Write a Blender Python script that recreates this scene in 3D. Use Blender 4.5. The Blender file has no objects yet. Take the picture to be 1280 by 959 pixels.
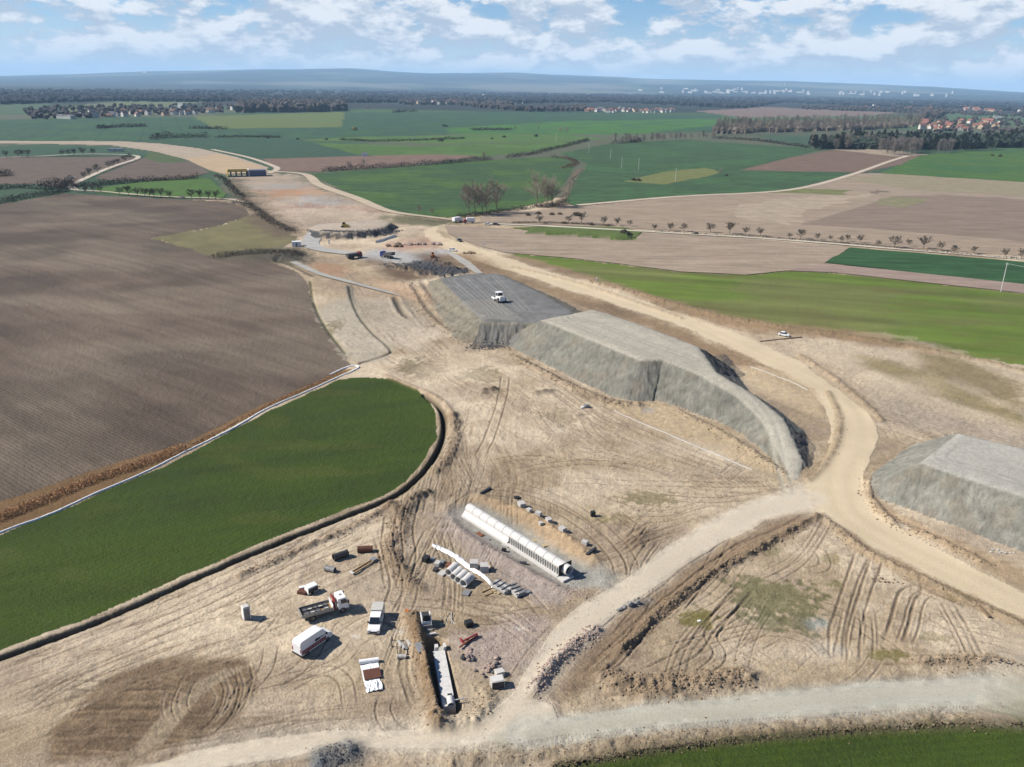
import bpy, bmesh, math, random, time
import numpy as np
from mathutils import Vector, Matrix

T0 = time.time()
scene = bpy.context.scene
col = scene.collection
R = math.radians

# ------------------------------------------------------------------ camera
CAM_H = 80.0                 # drone height, metres
FPX = 1020.0                 # focal length in photograph pixels (1280 wide)
HOR_Y = 108.0                # row of the horizon at the picture's middle column
ROLL = 0.0167
PITCH = math.atan((479.5 - HOR_Y) / FPX)
cam_d = bpy.data.cameras.new('camera')
cam_d.sensor_width = 36.0
cam_d.lens = 36.0 * FPX / 1280.0
cam_d.clip_start = 1.0
cam_d.clip_end = 120000.0
cam = bpy.data.objects.new('camera', cam_d)
col.objects.link(cam)
CAM_ROT = Matrix.Rotation(math.pi / 2 - PITCH, 3, 'X') @ Matrix.Rotation(ROLL, 3, 'Z')
cam.matrix_world = Matrix.Translation((0, 0, CAM_H)) @ CAM_ROT.to_4x4()
scene.camera = cam

# ------------------------------------------------------------------ sun and sky
SUN_EL = R(40.0)
SHADOW = Vector((1.0, -0.03, 0)).normalized()      # the way shadows fall on the ground
sun_d = bpy.data.lights.new('sun', 'SUN')
sun_d.energy = 5.0
sun_d.angle = R(0.53)
sun_d.color = (1.0, 0.94, 0.86)
sun = bpy.data.objects.new('sun', sun_d)
col.objects.link(sun)
sun_dir = Vector((SHADOW.x * math.cos(SUN_EL), SHADOW.y * math.cos(SUN_EL), -math.sin(SUN_EL)))
sun.rotation_euler = sun_dir.to_track_quat('-Z', 'Y').to_euler()
sun.location = (-60, 10, 90)

world = bpy.data.worlds.new('World')
scene.world = world
world.use_nodes = True
wn, wl = world.node_tree.nodes, world.node_tree.links
wn.clear()


def nd(nodes, kind, **kw):
    n = nodes.new(kind)
    for k, v in kw.items():
        if k.startswith('i_'):
            n.inputs[int(k[2:])].default_value = v
        else:
            setattr(n, k, v)
    return n


def mth(nodes, links, op, a, b=None, c=None, clamp=False):
    n = nodes.new('ShaderNodeMath')
    n.operation = op
    n.use_clamp = clamp
    for i, v in enumerate((a, b, c)):
        if v is None:
            continue
        if isinstance(v, (int, float)):
            n.inputs[i].default_value = v
        else:
            links.new(v, n.inputs[i])
    return n.outputs[0]


def mixc(nodes, links, fac, a, b, mode='MIX'):
    n = nodes.new('ShaderNodeMix')
    n.data_type = 'RGBA'
    n.blend_type = mode
    for sock, v in ((n.inputs[0], fac), (n.inputs[6], a), (n.inputs[7], b)):
        if isinstance(v, (int, float)):
            sock.default_value = v
        elif isinstance(v, tuple):
            sock.default_value = v if len(v) == 4 else (*v, 1.0)
        else:
            links.new(v, sock)
    return n.outputs[2]


def maprange(nodes, links, v, a, b, c=0.0, d=1.0, smooth=False):
    n = nodes.new('ShaderNodeMapRange')
    if smooth:
        n.interpolation_type = 'SMOOTHSTEP'
    links.new(v, n.inputs[0])
    for i, q in enumerate((a, b, c, d)):
        n.inputs[i + 1].default_value = q
    return n.outputs[0]


sky = nd(wn, 'ShaderNodeTexSky', sky_type='NISHITA', sun_disc=False)
sky.sun_elevation = SUN_EL
# sun stands opposite to the way the shadows fall; rotation is measured clockwise from +Y
sky.sun_rotation = math.atan2(-SHADOW.x, -SHADOW.y)
sky.altitude = 300
sky.air_density = 1.0
sky.dust_density = 0.15
sky.ozone_density = 3.5
tc = nd(wn, 'ShaderNodeTexCoord')
CLOUD_LO = (5.6, 6.3, 7.4)
CLOUD_HI = (10.6, 10.6, 10.7)
SKY_TINT = (0.80, 0.99, 1.27)


def cloud_field(dz):
    """cumulus density looked up along the view direction, flattened as heaps near the horizon are"""
    mp = nd(wn, 'ShaderNodeMapping')
    mp.inputs['Location'].default_value = (3.1, 1.7, 0.35 + dz)
    mp.inputs['Scale'].default_value = (1.0, 1.0, 2.4)
    wl.new(tc.outputs['Generated'], mp.inputs['Vector'])
    n1 = nd(wn, 'ShaderNodeTexNoise')
    n1.inputs['Scale'].default_value = 14.0
    n1.inputs['Detail'].default_value = 10.0
    n1.inputs['Roughness'].default_value = 0.60
    wl.new(mp.outputs[0], n1.inputs['Vector'])
    return n1.outputs['Fac']


c0 = cloud_field(0.0)
c1 = cloud_field(0.035)
sx = nd(wn, 'ShaderNodeSeparateXYZ')
wl.new(tc.outputs['Generated'], sx.inputs[0])
# heaps hide one another towards the horizon and stand apart overhead
thr = maprange(wn, wl, sx.outputs[2], 0.0, 0.5, 0.375, 0.70)
cover = mth(wn, wl, 'MULTIPLY', mth(wn, wl, 'SUBTRACT', c0, thr), 13.0, clamp=True)
lit = mth(wn, wl, 'MULTIPLY_ADD', mth(wn, wl, 'SUBTRACT', c0, c1), 7.5, 0.36, clamp=True)
cloud_col = mixc(wn, wl, lit, CLOUD_LO, CLOUD_HI)
# the air near the horizon is milky with far cloud
milk = maprange(wn, wl, sx.outputs[2], -0.01, 0.08, 0.85, 0.0, True)
clear = mixc(wn, wl, milk, mixc(wn, wl, 1.0, sky.outputs[0], SKY_TINT, 'MULTIPLY'), (8.0, 8.8, 9.6))
covk = mth(wn, wl, 'MULTIPLY', cover, maprange(wn, wl, sx.outputs[2], 0.0, 0.035, 0.25, 0.92, True))
sky_mix = mixc(wn, wl, covk, clear, cloud_col)
bg = nd(wn, 'ShaderNodeBackground')
bg.inputs['Strength'].default_value = 0.05
wl.new(sky_mix, bg.inputs['Color'])
wo = nd(wn, 'ShaderNodeOutputWorld')
wl.new(bg.outputs[0], wo.inputs['Surface'])

# ------------------------------------------------------------------ picture
vs = scene.view_settings
vs.view_transform = 'Standard'
vs.look = 'None'
vs.exposure = 0.85
vs.gamma = 1.0
vs.use_curve_mapping = False
scene.render.engine = 'CYCLES'
cy = scene.cycles
cy.use_denoising = True
cy.denoiser = 'OPENIMAGEDENOISE'
cy.max_bounces = 5
cy.diffuse_bounces = 2
cy.glossy_bounces = 2
cy.transmission_bounces = 2
cy.transparent_max_bounces = 6
cy.volume_bounces = 2
cy.caustics_reflective = False
cy.caustics_refractive = False
cy.use_adaptive_sampling = True
cy.adaptive_threshold = 0.015

# ------------------------------------------------------------------ picture row/column -> place on the ground
_R = np.array(CAM_ROT)


def px(x, y, z=0.0):
    """where the line of sight through a photograph pixel meets the level z"""
    d = _R @ np.array([(x - 640.0) / FPX, -(y - 479.5) / FPX, -1.0])
    t = (z - CAM_H) / d[2] if d[2] < -1e-5 else 4e5
    return np.array([d[0] * t, d[1] * t])


def pxs(pts, z=0.0):
    return np.array([px(p[0], p[1], p[2] if len(p) > 2 else z) for p in pts])


def smooth_line(p, step=None, closed=False, n=8):
    """Catmull-Rom through the points"""
    p = np.asarray(p, float)
    q = np.vstack([p[-1:], p, p[:2]]) if closed else np.vstack([2 * p[0] - p[1], p, 2 * p[-1] - p[-2]])
    out = []
    for i in range(1, len(q) - 2):
        a, b, c, d = q[i - 1], q[i], q[i + 1], q[i + 2]
        for t in np.linspace(0, 1, n, endpoint=False):
            out.append(0.5 * ((2 * b) + (c - a) * t + (2 * a - 5 * b + 4 * c - d) * t * t + (3 * b - a - 3 * c + d) * t ** 3))
    if not closed:
        out.append(q[-2])
    return np.array(out)


rng = np.random.default_rng(7)
random.seed(7)


def _hash(ix, iy, seed):
    h = (ix.astype(np.int64) * 374761393 + iy.astype(np.int64) * 668265263 + seed * 974711) & 0x7fffffff
    h = ((h ^ (h >> 13)) * 1274126177) & 0x7fffffff
    return ((h ^ (h >> 16)) & 0xffff).astype(np.float32) / 65535.0


def vnoise(x, y, seed=0):
    fx, fy = np.floor(x), np.floor(y)
    tx, ty = (x - fx).astype(np.float32), (y - fy).astype(np.float32)
    tx = tx * tx * (3 - 2 * tx)
    ty = ty * ty * (3 - 2 * ty)
    ix, iy = fx.astype(np.int64), fy.astype(np.int64)
    a, b = _hash(ix, iy, seed), _hash(ix + 1, iy, seed)
    c, d = _hash(ix, iy + 1, seed), _hash(ix + 1, iy + 1, seed)
    return (a + (b - a) * tx) * (1 - ty) + (c + (d - c) * tx) * ty


def fbm(x, y, octaves=4, seed=0, gain=0.5):
    s, a, t = 0.0, 1.0, 0.0
    for o in range(octaves):
        s = s + a * vnoise(x * 2 ** o + 17.3 * o, y * 2 ** o - 9.1 * o, seed + o)
        t += a
        a *= gain
    return s / t


def sstep(a, b, x):
    t = np.clip((x - a) / (b - a), 0, 1)
    return t * t * (3 - 2 * t)


def in_poly(P, X, Y):
    """inside test, P is an (n,2) polygon"""
    m = (X >= P[:, 0].min()) & (X <= P[:, 0].max()) & (Y >= P[:, 1].min()) & (Y <= P[:, 1].max())
    idx = np.nonzero(m)
    x, y = X[idx], Y[idx]
    c = np.zeros(x.shape, bool)
    j = len(P) - 1
    for i in range(len(P)):
        xi, yi, xj, yj = P[i, 0], P[i, 1], P[j, 0], P[j, 1]
        if yi != yj:
            c ^= ((yi > y) != (yj > y)) & (x < (xj - xi) * (y - yi) / (yj - yi) + xi)
        j = i
    out = np.zeros(X.shape, bool)
    out[idx] = c
    return out


def line_dist(P, X, Y, margin):
    """near a line: index of the vertices in reach, distance, side (signed), metres along"""
    rp, tp = np.hypot(P[:, 0], P[:, 1]), np.arctan2(P[:, 0], P[:, 1])
    i0 = max(int(np.searchsorted(GR, rp.min() * .97 - margin - 2)) - 1, 0)
    i1 = int(np.searchsorted(GR, rp.max() + margin + 2)) + 1
    mt = (margin + 2) / max(rp.min(), 40) + .01
    if rp.min() > 60 and np.abs(tp).max() + mt < R(35):
        k0 = int((tp.min() - mt + R(35.5)) / R(71) * 1129)
        k1 = int((tp.max() + mt + R(35.5)) / R(71) * 1129) + 2
    else:
        k0, k1 = 0, X.shape[1]
    xs, ys = X[i0:i1, k0:k1], Y[i0:i1, k0:k1]
    m = (xs >= P[:, 0].min() - margin) & (xs <= P[:, 0].max() + margin) & (ys >= P[:, 1].min() - margin) & (ys <= P[:, 1].max() + margin)
    idx = np.nonzero(m)
    idx = (idx[0] + i0, idx[1] + k0)
    x, y = X[idx], Y[idx]
    best = np.full(x.shape, 1e9)
    side = np.zeros(x.shape)
    along = np.zeros(x.shape)
    s0 = 0.0
    for i in range(len(P) - 1):
        a, b = P[i], P[i + 1]
        L = np.hypot(*(b - a))
        if L < 1e-6:
            continue
        u = (b - a) / L
        t = np.clip((x - a[0]) * u[0] + (y - a[1]) * u[1], 0, L)
        dx, dy = x - a[0] - u[0] * t, y - a[1] - u[1] * t
        d = np.hypot(dx, dy)
        k = d < best
        best[k] = d[k]
        side[k] = np.sign(u[0] * (y - a[1]) - u[1] * (x - a[0]))[k]
        along[k] = (s0 + t)[k]
        s0 += L
    return idx, best, side, along
# ------------------------------------------------------------------ terrain: one sheet from the drone's foot to the hills
def build_grid():
    step = 1.0 / (816 * 1.12)
    inner = [2.0, 20.0, 40.0, 55.0, 66.0]
    dl = np.arange(math.atan(CAM_H / 74.0), math.atan(CAM_H / 9000.0), -step)
    rows = list(CAM_H / np.tan(dl))
    far = list(np.geomspace(rows[-1] * 1.04, 30000.0, 70)) + [36000.0, 45000.0]
    r = np.array(inner + rows + far)
    half = R(35.5)
    th = list(np.linspace(-half, half, 1130))
    side = list(half + (2 * math.pi - 2 * half) * (np.linspace(0, 1, 62)[1:-1]))
    # finer just outside the frame, coarse behind the camera
    q = np.linspace(0, 1, 80)[1:-1]
    q = 0.5 + 0.5 * np.sign(q - 0.5) * (1 - (1 - np.abs(2 * q - 1)) ** 2.2)
    side = list(half + (2 * math.pi - 2 * half) * q)
    return r, np.array(th + side)


GR, GT = build_grid()
RR, TT = np.meshgrid(GR, GT, indexing='ij')
X = RR * np.sin(TT)
Y = RR * np.cos(TT)
NR, NT = X.shape
Z = np.zeros_like(X)
REG = np.zeros(X.shape, np.int16)          # 0 = the soil of the building site
C = np.zeros((*X.shape, 3), np.float32)
U = np.zeros(X.shape, np.float32)          # metres across the drill rows
ROW = np.zeros(X.shape, np.float32)        # how strongly rows show
GRASS = np.zeros(X.shape, np.float32)
near = RR < 900

N_BIG = fbm(X / 38, Y / 38, 4, 3)
N_MID = fbm(X / 7, Y / 7, 4, 11)
N_SML = np.full(X.shape, 0.5, np.float32)
N_SML[near] = fbm(X[near] / 1.1, Y[near] / 1.1, 4, 23)
N_FIN = np.full(X.shape, 0.5, np.float32)
N_FIN[RR < 350] = fbm(X[RR < 350] / 0.34, Y[RR < 350] / 0.34, 2, 31)
WOBX = (fbm(X / 6, Y / 6, 3, 41) - 0.5) * 2
WOBY = (fbm(X / 6, Y / 6, 3, 47) - 0.5) * 2

REGIONS = [('site_ground', 'bare tan soil of the building site, rutted by wheels')]


def lerp_col(mask, c, a=1.0):
    """mix a colour in where mask (0..1) says"""
    k = (np.asarray(mask) * a)[..., None].astype(np.float32)
    C[...] = C * (1 - k) + np.array(c, np.float32) * k


def lerp_at(idx, w, c):
    k = w[:, None].astype(np.float32)
    C[idx] = C[idx] * (1 - k) + np.array(c, np.float32) * k


SAND = (0.462, 0.362, 0.234)
PALE = (0.63, 0.520, 0.372)
BROWN = (0.215, 0.150, 0.092)
DARK = (0.085, 0.062, 0.042)
PINK = (0.380, 0.298, 0.215)
GREY = (0.31, 0.305, 0.27)
YELL = (0.660, 0.540, 0.365)
OLIVE = (0.20, 0.185, 0.075)

# the site's soil: patches of pale sand, brown loam and greyer marl
C[...] = SAND
lerp_col(sstep(0.50, 0.66, N_BIG), PALE, 0.8)
lerp_col(sstep(0.50, 0.34, N_BIG), (0.40, 0.305, 0.20), 0.7)
lerp_col(sstep(0.55, 0.72, N_MID), BROWN, 0.33)
lerp_col(sstep(0.46, 0.30, N_MID), PALE, 0.35)
N2 = fbm(X / 15 + 40, Y / 15, 4, 61)
lerp_col(sstep(0.56, 0.68, N2), PINK, 0.5)


OVERLAYS = []          # fields and lanes on level ground: sheets of their own, laid after the relief
FLAT = np.zeros(X.shape, bool)
STAINS, STAIN_W = [], 1.0


def region(name, label, color, pts, rows=None, period=1.0, strength=0.0, grass=0.0, wob=0.5, var=0.25, new=True, alt=None, near=False):
    """a field or other piece of ground from its corners in the photograph"""
    P = pxs(pts)
    sc = np.clip(RR / 200.0, 0.4, 4.0) * wob
    sheet = new and not near
    m = in_poly(P, X, Y) if sheet else in_poly(P, X + WOBX * sc, Y + WOBY * sc)
    if not new:                               # a stain in the soil: soft, ragged edges
        mg = wob * 12 + 6
        near_box = np.nonzero((X > P[:, 0].min() - mg) & (X < P[:, 0].max() + mg) & (Y > P[:, 1].min() - mg) & (Y < P[:, 1].max() + mg))
        x, y, sb = X[near_box], Y[near_box], sc[near_box]
        wx, wy, ns = WOBX[near_box], WOBY[near_box], (N_SML[near_box] - .5) * wob * 1.6
        w = np.zeros(x.shape, np.float32)
        for k in range(7):
            rad = (0.0 if k == 0 else 1.1) * wob * np.clip(RR[near_box] / 200.0, .5, 3)
            w += in_poly(P, x + wx * sb * 1.4 + math.cos(k) * rad + ns, y + wy * sb * 1.4 + math.sin(k) * rad)
        w *= STAIN_W / 7.0
        STAINS.append((name, label, color, pts, rows, period, strength, grass, wob, var))
        v = (0.6 * N_BIG[near_box] + 0.4 * N_MID[near_box] - 0.5) * 2 * var
        kk = w[:, None]
        C[near_box] = C[near_box] * (1 - kk) + np.array(color, np.float32)[None] * (1 + v[:, None]) * kk
        GRASS[near_box] = GRASS[near_box] * (1 - w) + grass * w
        if rows is not None:
            ROW[near_box] = ROW[near_box] * (1 - w) + strength * w
            a, b = px(*rows[0]), px(*rows[1])
            d = (b - a) / np.hypot(*(b - a))
            U[near_box] = ((x - a[0]) * -d[1] + (y - a[1]) * d[0]) / period
        return m, P
    if new and near:
        REGIONS.append((name, label))
        REG[m] = len(REGIONS) - 1
    if sheet:
        FLAT[m] = True
        OVERLAYS.append((name, label, color, P, rows, period, strength, grass, wob, var, alt))
    elif near:
        FLAT[m] = False
    v = (0.6 * N_BIG[m] + 0.4 * N_MID[m] - 0.5) * 2 * var
    c = np.array(color, np.float32)[None] * (1 + v[:, None])
    if alt is not None and not sheet:
        k = (sstep(0.42, 0.62, fbm(X[m] / 60 + 5, Y[m] / 34, 3, 77)) * alt[3])[:, None]
        c = c * (1 - k) + np.array(alt[:3])[None] * k
    C[m] = c
    GRASS[m] = grass
    ROW[m] = strength
    if rows is not None:
        a, b = px(*rows[0]), px(*rows[1])
        d = (b - a) / np.hypot(*(b - a))
        U[m] = ((X[m] - a[0]) * -d[1] + (Y[m] - a[1]) * d[0]) / period
    return m, P


def strip(name, label, color, pts, width, wob=0.25, new=True, var=0.12):
    """a lane of a given width along a line in the photograph"""
    P = smooth_line(pxs(pts))
    w = np.interp(np.linspace(0, 1, len(P)), np.linspace(0, 1, len(np.atleast_1d(width))), np.atleast_1d(width)) if np.size(width) > 1 else np.full(len(P), float(width))
    if new:
        t = np.gradient(P, axis=0)
        t /= np.hypot(t[:, 0], t[:, 1])[:, None]
        nrm = np.stack([-t[:, 1], t[:, 0]], 1)
        OVERLAYS.append((name, label, color, np.vstack([P + nrm * w[:, None] / 2, (P - nrm * w[:, None] / 2)[::-1]]), None, 1, 0, 0, wob * .4, var, None))
        P2 = OVERLAYS[-1][3]
        FLAT[in_poly(P2, X, Y)] = True
        return P
    idx, d, s, al = line_dist(P, X, Y, float(w.max()) + 3)
    ww = np.interp(al / max(al.max(), 1e-6), np.linspace(0, 1, len(w)), w)
    dd = d + WOBX[idx] * wob * np.clip(RR[idx] / 200, 0.5, 3)
    v = (0.5 * N_MID[idx] + 0.5 * N_SML[idx] - 0.5) * 2 * var
    cc = np.array(color, np.float32)[None] * (1 + v[:, None])
    wgt = (sstep(ww / 2 + .3, ww / 2 - .3, dd))[:, None].astype(np.float32)
    C[idx] = C[idx] * (1 - wgt) + cc * wgt
    return P


# ---- far land first, then nearer, each laid over the last
FG = (0.050, 0.098, 0.058)      # dark winter wheat
LG = (0.105, 0.175, 0.048)      # lighter young crop
VG = (0.075, 0.185, 0.035)
PL = (0.340, 0.268, 0.195)      # pale dry plough
PD = (0.195, 0.140, 0.105)      # darker plough
farland = (RR > 640)
C[farland] = np.array((0.060, 0.110, 0.062))
GRASS[farland] = 1
REGIONS.append(('farmland', 'far green farmland reaching to the hills'))
REG[farland] = 1
vv = fbm(X / 420, Y / 900, 3, 5)
lerp_col(farland * sstep(0.52, 0.60, vv), (0.17, 0.15, 0.10), 0.55)
lerp_col(farland * sstep(0.40, 0.34, vv), (0.09, 0.16, 0.05), 0.7)
# wooded plain and hills beyond
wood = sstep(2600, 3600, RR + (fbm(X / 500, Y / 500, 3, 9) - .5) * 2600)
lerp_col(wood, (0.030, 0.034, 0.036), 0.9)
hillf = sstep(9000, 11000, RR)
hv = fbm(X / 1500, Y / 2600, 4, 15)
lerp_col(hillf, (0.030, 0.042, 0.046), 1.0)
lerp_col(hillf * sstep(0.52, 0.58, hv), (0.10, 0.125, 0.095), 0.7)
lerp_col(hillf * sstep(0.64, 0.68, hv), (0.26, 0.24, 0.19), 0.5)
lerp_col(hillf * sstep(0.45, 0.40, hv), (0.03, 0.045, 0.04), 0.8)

region('green_field', 'wide far green field in front of the left village', FG, [(-500, 178), (-500, 158), (-200, 154), (0, 150), (130, 147), (245, 146), (270, 160), (420, 160), (424, 141), (650, 140), (900, 144), (905, 165), (700, 168), (560, 168), (480, 172), (330, 172), (200, 178), (120, 175), (0, 177)], ((0, 172), (60, 150)), 30, .3, 1, 3, alt=(.06, .14, .05, .6))
region('green_field', 'pale green far field right of the left village', (0.135, 0.175, 0.060), [(243, 146), (430, 140), (428, 159), (268, 161)], None, 1, 0, 1, 3)
region('green_field', 'pale green strip behind the left village', (0.14, 0.17, 0.08), [(75, 138), (110, 130), (200, 124), (260, 126), (215, 134), (100, 142)], None, 1, 0, 1, 6)
region('green_field', 'far green strip left of the left village', (0.08, 0.13, 0.07), [(-400, 140), (-200, 134), (0, 132), (60, 130), (40, 143), (-300, 150)], None, 1, 0, 1, 6)
region('green_field', 'bright green field at the foot of the far wood belt', VG, [(800, 168), (860, 160), (960, 152), (890, 148), (810, 150), (700, 152), (560, 160), (560, 168)], None, 1, 0, 1, 3, alt=(.06, .12, .06, .8))
region('ploughed_field', 'far brown ploughed field behind the poplar rows', (0.22, 0.16, 0.13), [(870, 139), (960, 134), (1040, 138), (1120, 141), (1060, 147), (930, 147)], None, 1, 0, 0, 3)
region('green_field', 'far green field behind the poplar rows', (0.09, 0.155, 0.07), [(930, 147), (1060, 145), (1160, 147), (1150, 162), (1000, 160), (920, 158)], None, 1, 0, 1, 3)
region('green_field', 'green field behind the red-roofed village', (0.085, 0.14, 0.065), [(1175, 141), (1280, 143), (1500, 150), (1500, 170), (1280, 158), (1180, 150)], None, 1, 0, 1, 3)
region('green_field', 'lighter green field along the long hedge', LG, [(370, 176), (470, 177), (560, 180), (700, 176), (760, 174), (700, 168), (540, 170), (450, 171)], None, 1, 0, 1, 2, alt=(.06, .15, .05, .5))
region('green_field', 'bright green field above the brown strip', (0.082, 0.150, 0.038), [(380, 178), (520, 183), (680, 178), (735, 176), (690, 187), (600, 196), (540, 194), (455, 195)], None, 1, 0, 1, 2, alt=(.11, .19, .05, .7))
region('green_field', 'dark green field right of the far roadworks', FG, [(190, 176), (330, 173), (380, 176), (455, 195), (395, 197), (330, 198), (260, 187)], None, 1, 0, 1, 2)
region('ploughed_field', 'narrow brown ploughed strip between green fields', (0.205, 0.140, 0.105), [(330, 199), (455, 195), (540, 193), (600, 195), (540, 203), (500, 207), (400, 214), (345, 214)], None, 1, 0, 0, 1)
m, _ = region('green_field', 'dark green wheat field left of the tall bare trees', (0.055, 0.105, 0.042), [(388, 218), (480, 211), (560, 204), (640, 199), (700, 196), (718, 205), (712, 220), (690, 250), (640, 262), (560, 272), (500, 268), (455, 250)], ((400, 225), (640, 232)), 18, .32, 1, 1, alt=(.085, .150, .034, .75))
region('green_field', 'big dark green wheat field right of the tall bare trees', (0.055, 0.105, 0.046), [(706, 252), (716, 225), (735, 205), (700, 192), (760, 180), (850, 175), (960, 182), (1030, 186), (930, 211), (1068, 216), (985, 238), (850, 246), (720, 258)], ((740, 240), (960, 200)), 20, .3, 1, 1, alt=(.07, .155, .055, .5))
region('meadow', 'yellowish meadow patch with scattered bushes in the wheat', (0.170, 0.185, 0.065), [(780, 227), (830, 215), (880, 210), (900, 215), (880, 222), (830, 231)], None, 1, 0, 1, 2)
region('ploughed_field', 'brown ploughed field left of the pine wood', (0.190, 0.130, 0.095), [(925, 213), (985, 198), (1040, 188), (1095, 187), (1150, 195), (1125, 206), (1078, 216)], ((930, 212), (1100, 190)), 8, .1, 0, 1)
region('ploughed_field', 'pale strip of bare soil at the edge of the wood', (0.36, 0.29, 0.21), [(1040, 187), (1100, 186), (1160, 194), (1120, 196)], None, 1, 0, 0, 1)
region('green_field', 'bright green field right of the pine wood', (0.082, 0.155, 0.036), [(1100, 217), (1150, 195), (1200, 190), (1280, 188), (1500, 195), (1500, 252), (1280, 228)], ((1120, 214), (1280, 222)), 18, .25, 1, 1, alt=(.05, .13, .05, .7))
region('ploughed_field', 'large pale ploughed field beyond the tree-lined lane', PL, [(600, 270), (720, 259), (850, 246), (985, 238), (1075, 217), (1100, 217), (1280, 228), (1500, 252), (1500, 350), (1280, 321), (960, 296), (800, 286), (700, 282), (600, 278)], ((900, 290), (1280, 315)), 5, .10, 0, 1, .16)
region('ploughed_field', 'darker brown ploughed part of the large pale field', (0.255, 0.195, 0.148), [(1000, 281), (1065, 262), (1115, 246), (1180, 244), (1500, 262), (1500, 318), (1280, 302), (1100, 287)], ((1000, 281), (1280, 300)), 5, .12, 0, 1, .12)
region('weed_patch', 'greenish weedy patch in the pale ploughed field', (0.235, 0.215, 0.120), [(1085, 255), (1120, 246), (1165, 250), (1130, 260)], None, 1, 0, 0, 5, .3)
region('stubble_strip', 'greenish tan stubble strip along the green field', (0.300, 0.255, 0.165), [(1050, 224), (1110, 218), (1280, 229), (1500, 252), (1500, 270), (1280, 246), (1140, 238)], None, 1, 0, 0.2, 3, .2)
region('grass_patch', 'olive grass patch beside the thin pale track', (0.180, 0.190, 0.075), [(960, 241), (1000, 236), (1066, 238), (1050, 244)], None, 1, 0, .5, 3, .3)
region('damp_streak', 'dark damp streak across the pale ploughed field', (0.20, 0.15, 0.115), [(1005, 258), (1100, 238), (1112, 240), (1040, 251)], None, 1, 0, 0, 4, .3)
region('sandy_patch', 'pale sandy patch in the ploughed field', (0.40, 0.325, 0.235), [(985, 247), (1100, 243), (1010, 262), (990, 282), (930, 275), (900, 262)], None, 1, 0, 0, 6, .25)

# left of the roadworks
region('green_field', 'dark green field left of the far roadworks', FG, [(-500, 182), (0, 183), (120, 184), (160, 190), (185, 196), (150, 196), (60, 196), (-500, 200)], None, 1, 0, 1, 1)
region('ploughed_field', 'grey-brown field inside the bend of the far lane', (0.150, 0.115, 0.090), [(-500, 202), (60, 197), (150, 196), (178, 198), (150, 208), (110, 222), (80, 235), (40, 230), (-500, 238)], ((0, 215), (120, 205)), 8, .08, 0, 1)
region('ploughed_field', 'grey-brown field between lane and far roadworks', (0.148, 0.113, 0.088), [(180, 198), (200, 196), (240, 203), (262, 216), (230, 224), (130, 226), (118, 222), (150, 210)], ((130, 224), (230, 215)), 8, .08, 0, 1)
region('meadow', 'rough green meadow strip beside the far roadworks', (0.09, 0.125, 0.05), [(180, 198), (186, 190), (200, 191), (232, 202), (222, 204), (196, 203)], None, 1, 0, 1, 1)
region('green_field', 'small bright green field behind the row of lane trees', (0.082, 0.155, 0.036), [(120, 236), (170, 229), (250, 222), (262, 224), (282, 243), (278, 248), (200, 247), (120, 241)], None, 1, 0, 1, 1)
region('ploughed_field', 'large brown ploughed field on the left', (0.148, 0.111, 0.081), [(-600, 790), (-600, 250), (-200, 258), (0, 255), (80, 242), (180, 247), (282, 252), (306, 260), (312, 270), (270, 283), (188, 298), (240, 311), (270, 322), (335, 328), (368, 338), (384, 352), (390, 375), (402, 402), (430, 442), (438, 457), (428, 464), (330, 507), (235, 556), (120, 598), (0, 640)], ((151, 427), (285, 475)), 0.95, .4, 0, .6, .20, alt=(.205, .162, .118, .7), near=True)
region('meadow', 'rough grassy corner beside the ploughed field', (0.205, 0.180, 0.085), [(188, 298), (270, 283), (312, 270), (340, 275), (366, 290), (372, 300), (352, 312), (335, 328), (270, 322), (240, 311)], None, 1, 0, .7, 1.5, .5, near=True)
region('verge', 'dry reed verge between ploughed field and white fence', (0.215, 0.130, 0.060), [(-600, 800), (0, 628), (110, 590), (180, 568), (232, 554), (330, 505), (430, 462), (440, 462), (420, 472), (330, 512), (238, 563), (120, 617), (0, 666), (-600, 885)], None, 1, 0, .6, .5, .4, near=True)
GF, GFP = region('green_field', 'dark green crop field with a rounded end on the left', (0.053, 0.086, 0.010), [(-600, 890), (0, 668), (120, 620), (240, 566), (335, 515), (425, 474), (455, 471), (490, 475), (520, 487), (540, 503), (547, 522), (545, 545), (533, 572), (508, 602), (478, 620), (430, 638), (330, 678), (200, 734), (100, 776), (0, 814), (-600, 1040)], ((0, 700), (430, 520)), 1.3, .25, 1, .8, .22, alt=(.060, .092, .013, .5), near=True)
region('green_field', 'green crop field at the bottom right corner', (0.056, 0.090, 0.011), [(600, 1100), (660, 965), (760, 948), (880, 930), (1000, 918), (1120, 910), (1280, 906), (1600, 900), (1700, 1300), (600, 1300)], ((700, 959), (1280, 915)), 1.3, .25, 1, .8, .25, near=True)
region('green_field', 'olive green field right of the haul road', (0.148, 0.212, 0.034), [(628, 316), (700, 322), (780, 331), (850, 340), (930, 344), (985, 339), (1040, 341), (1160, 354), (1280, 366), (1600, 400), (1600, 530), (1280, 457), (1200, 444), (1130, 430), (1000, 410), (930, 400), (850, 379), (760, 354), (700, 336)], ((700, 330), (1280, 420)), 2.0, .22, 1, 1.2, .22, alt=(.20, .185, .075, .55), near=True)
region('ploughed_field', 'pale ploughed field between haul road and tree-lined lane', (0.350, 0.278, 0.205), [(556, 282), (640, 287), (720, 296), (790, 301), (806, 291), (960, 301), (1062, 310), (1030, 330), (985, 339), (930, 344), (850, 340), (780, 331), (700, 322), (628, 316), (585, 303), (560, 293)], ((620, 300), (980, 332)), 3, .18, 0, .8, .16)
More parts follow.
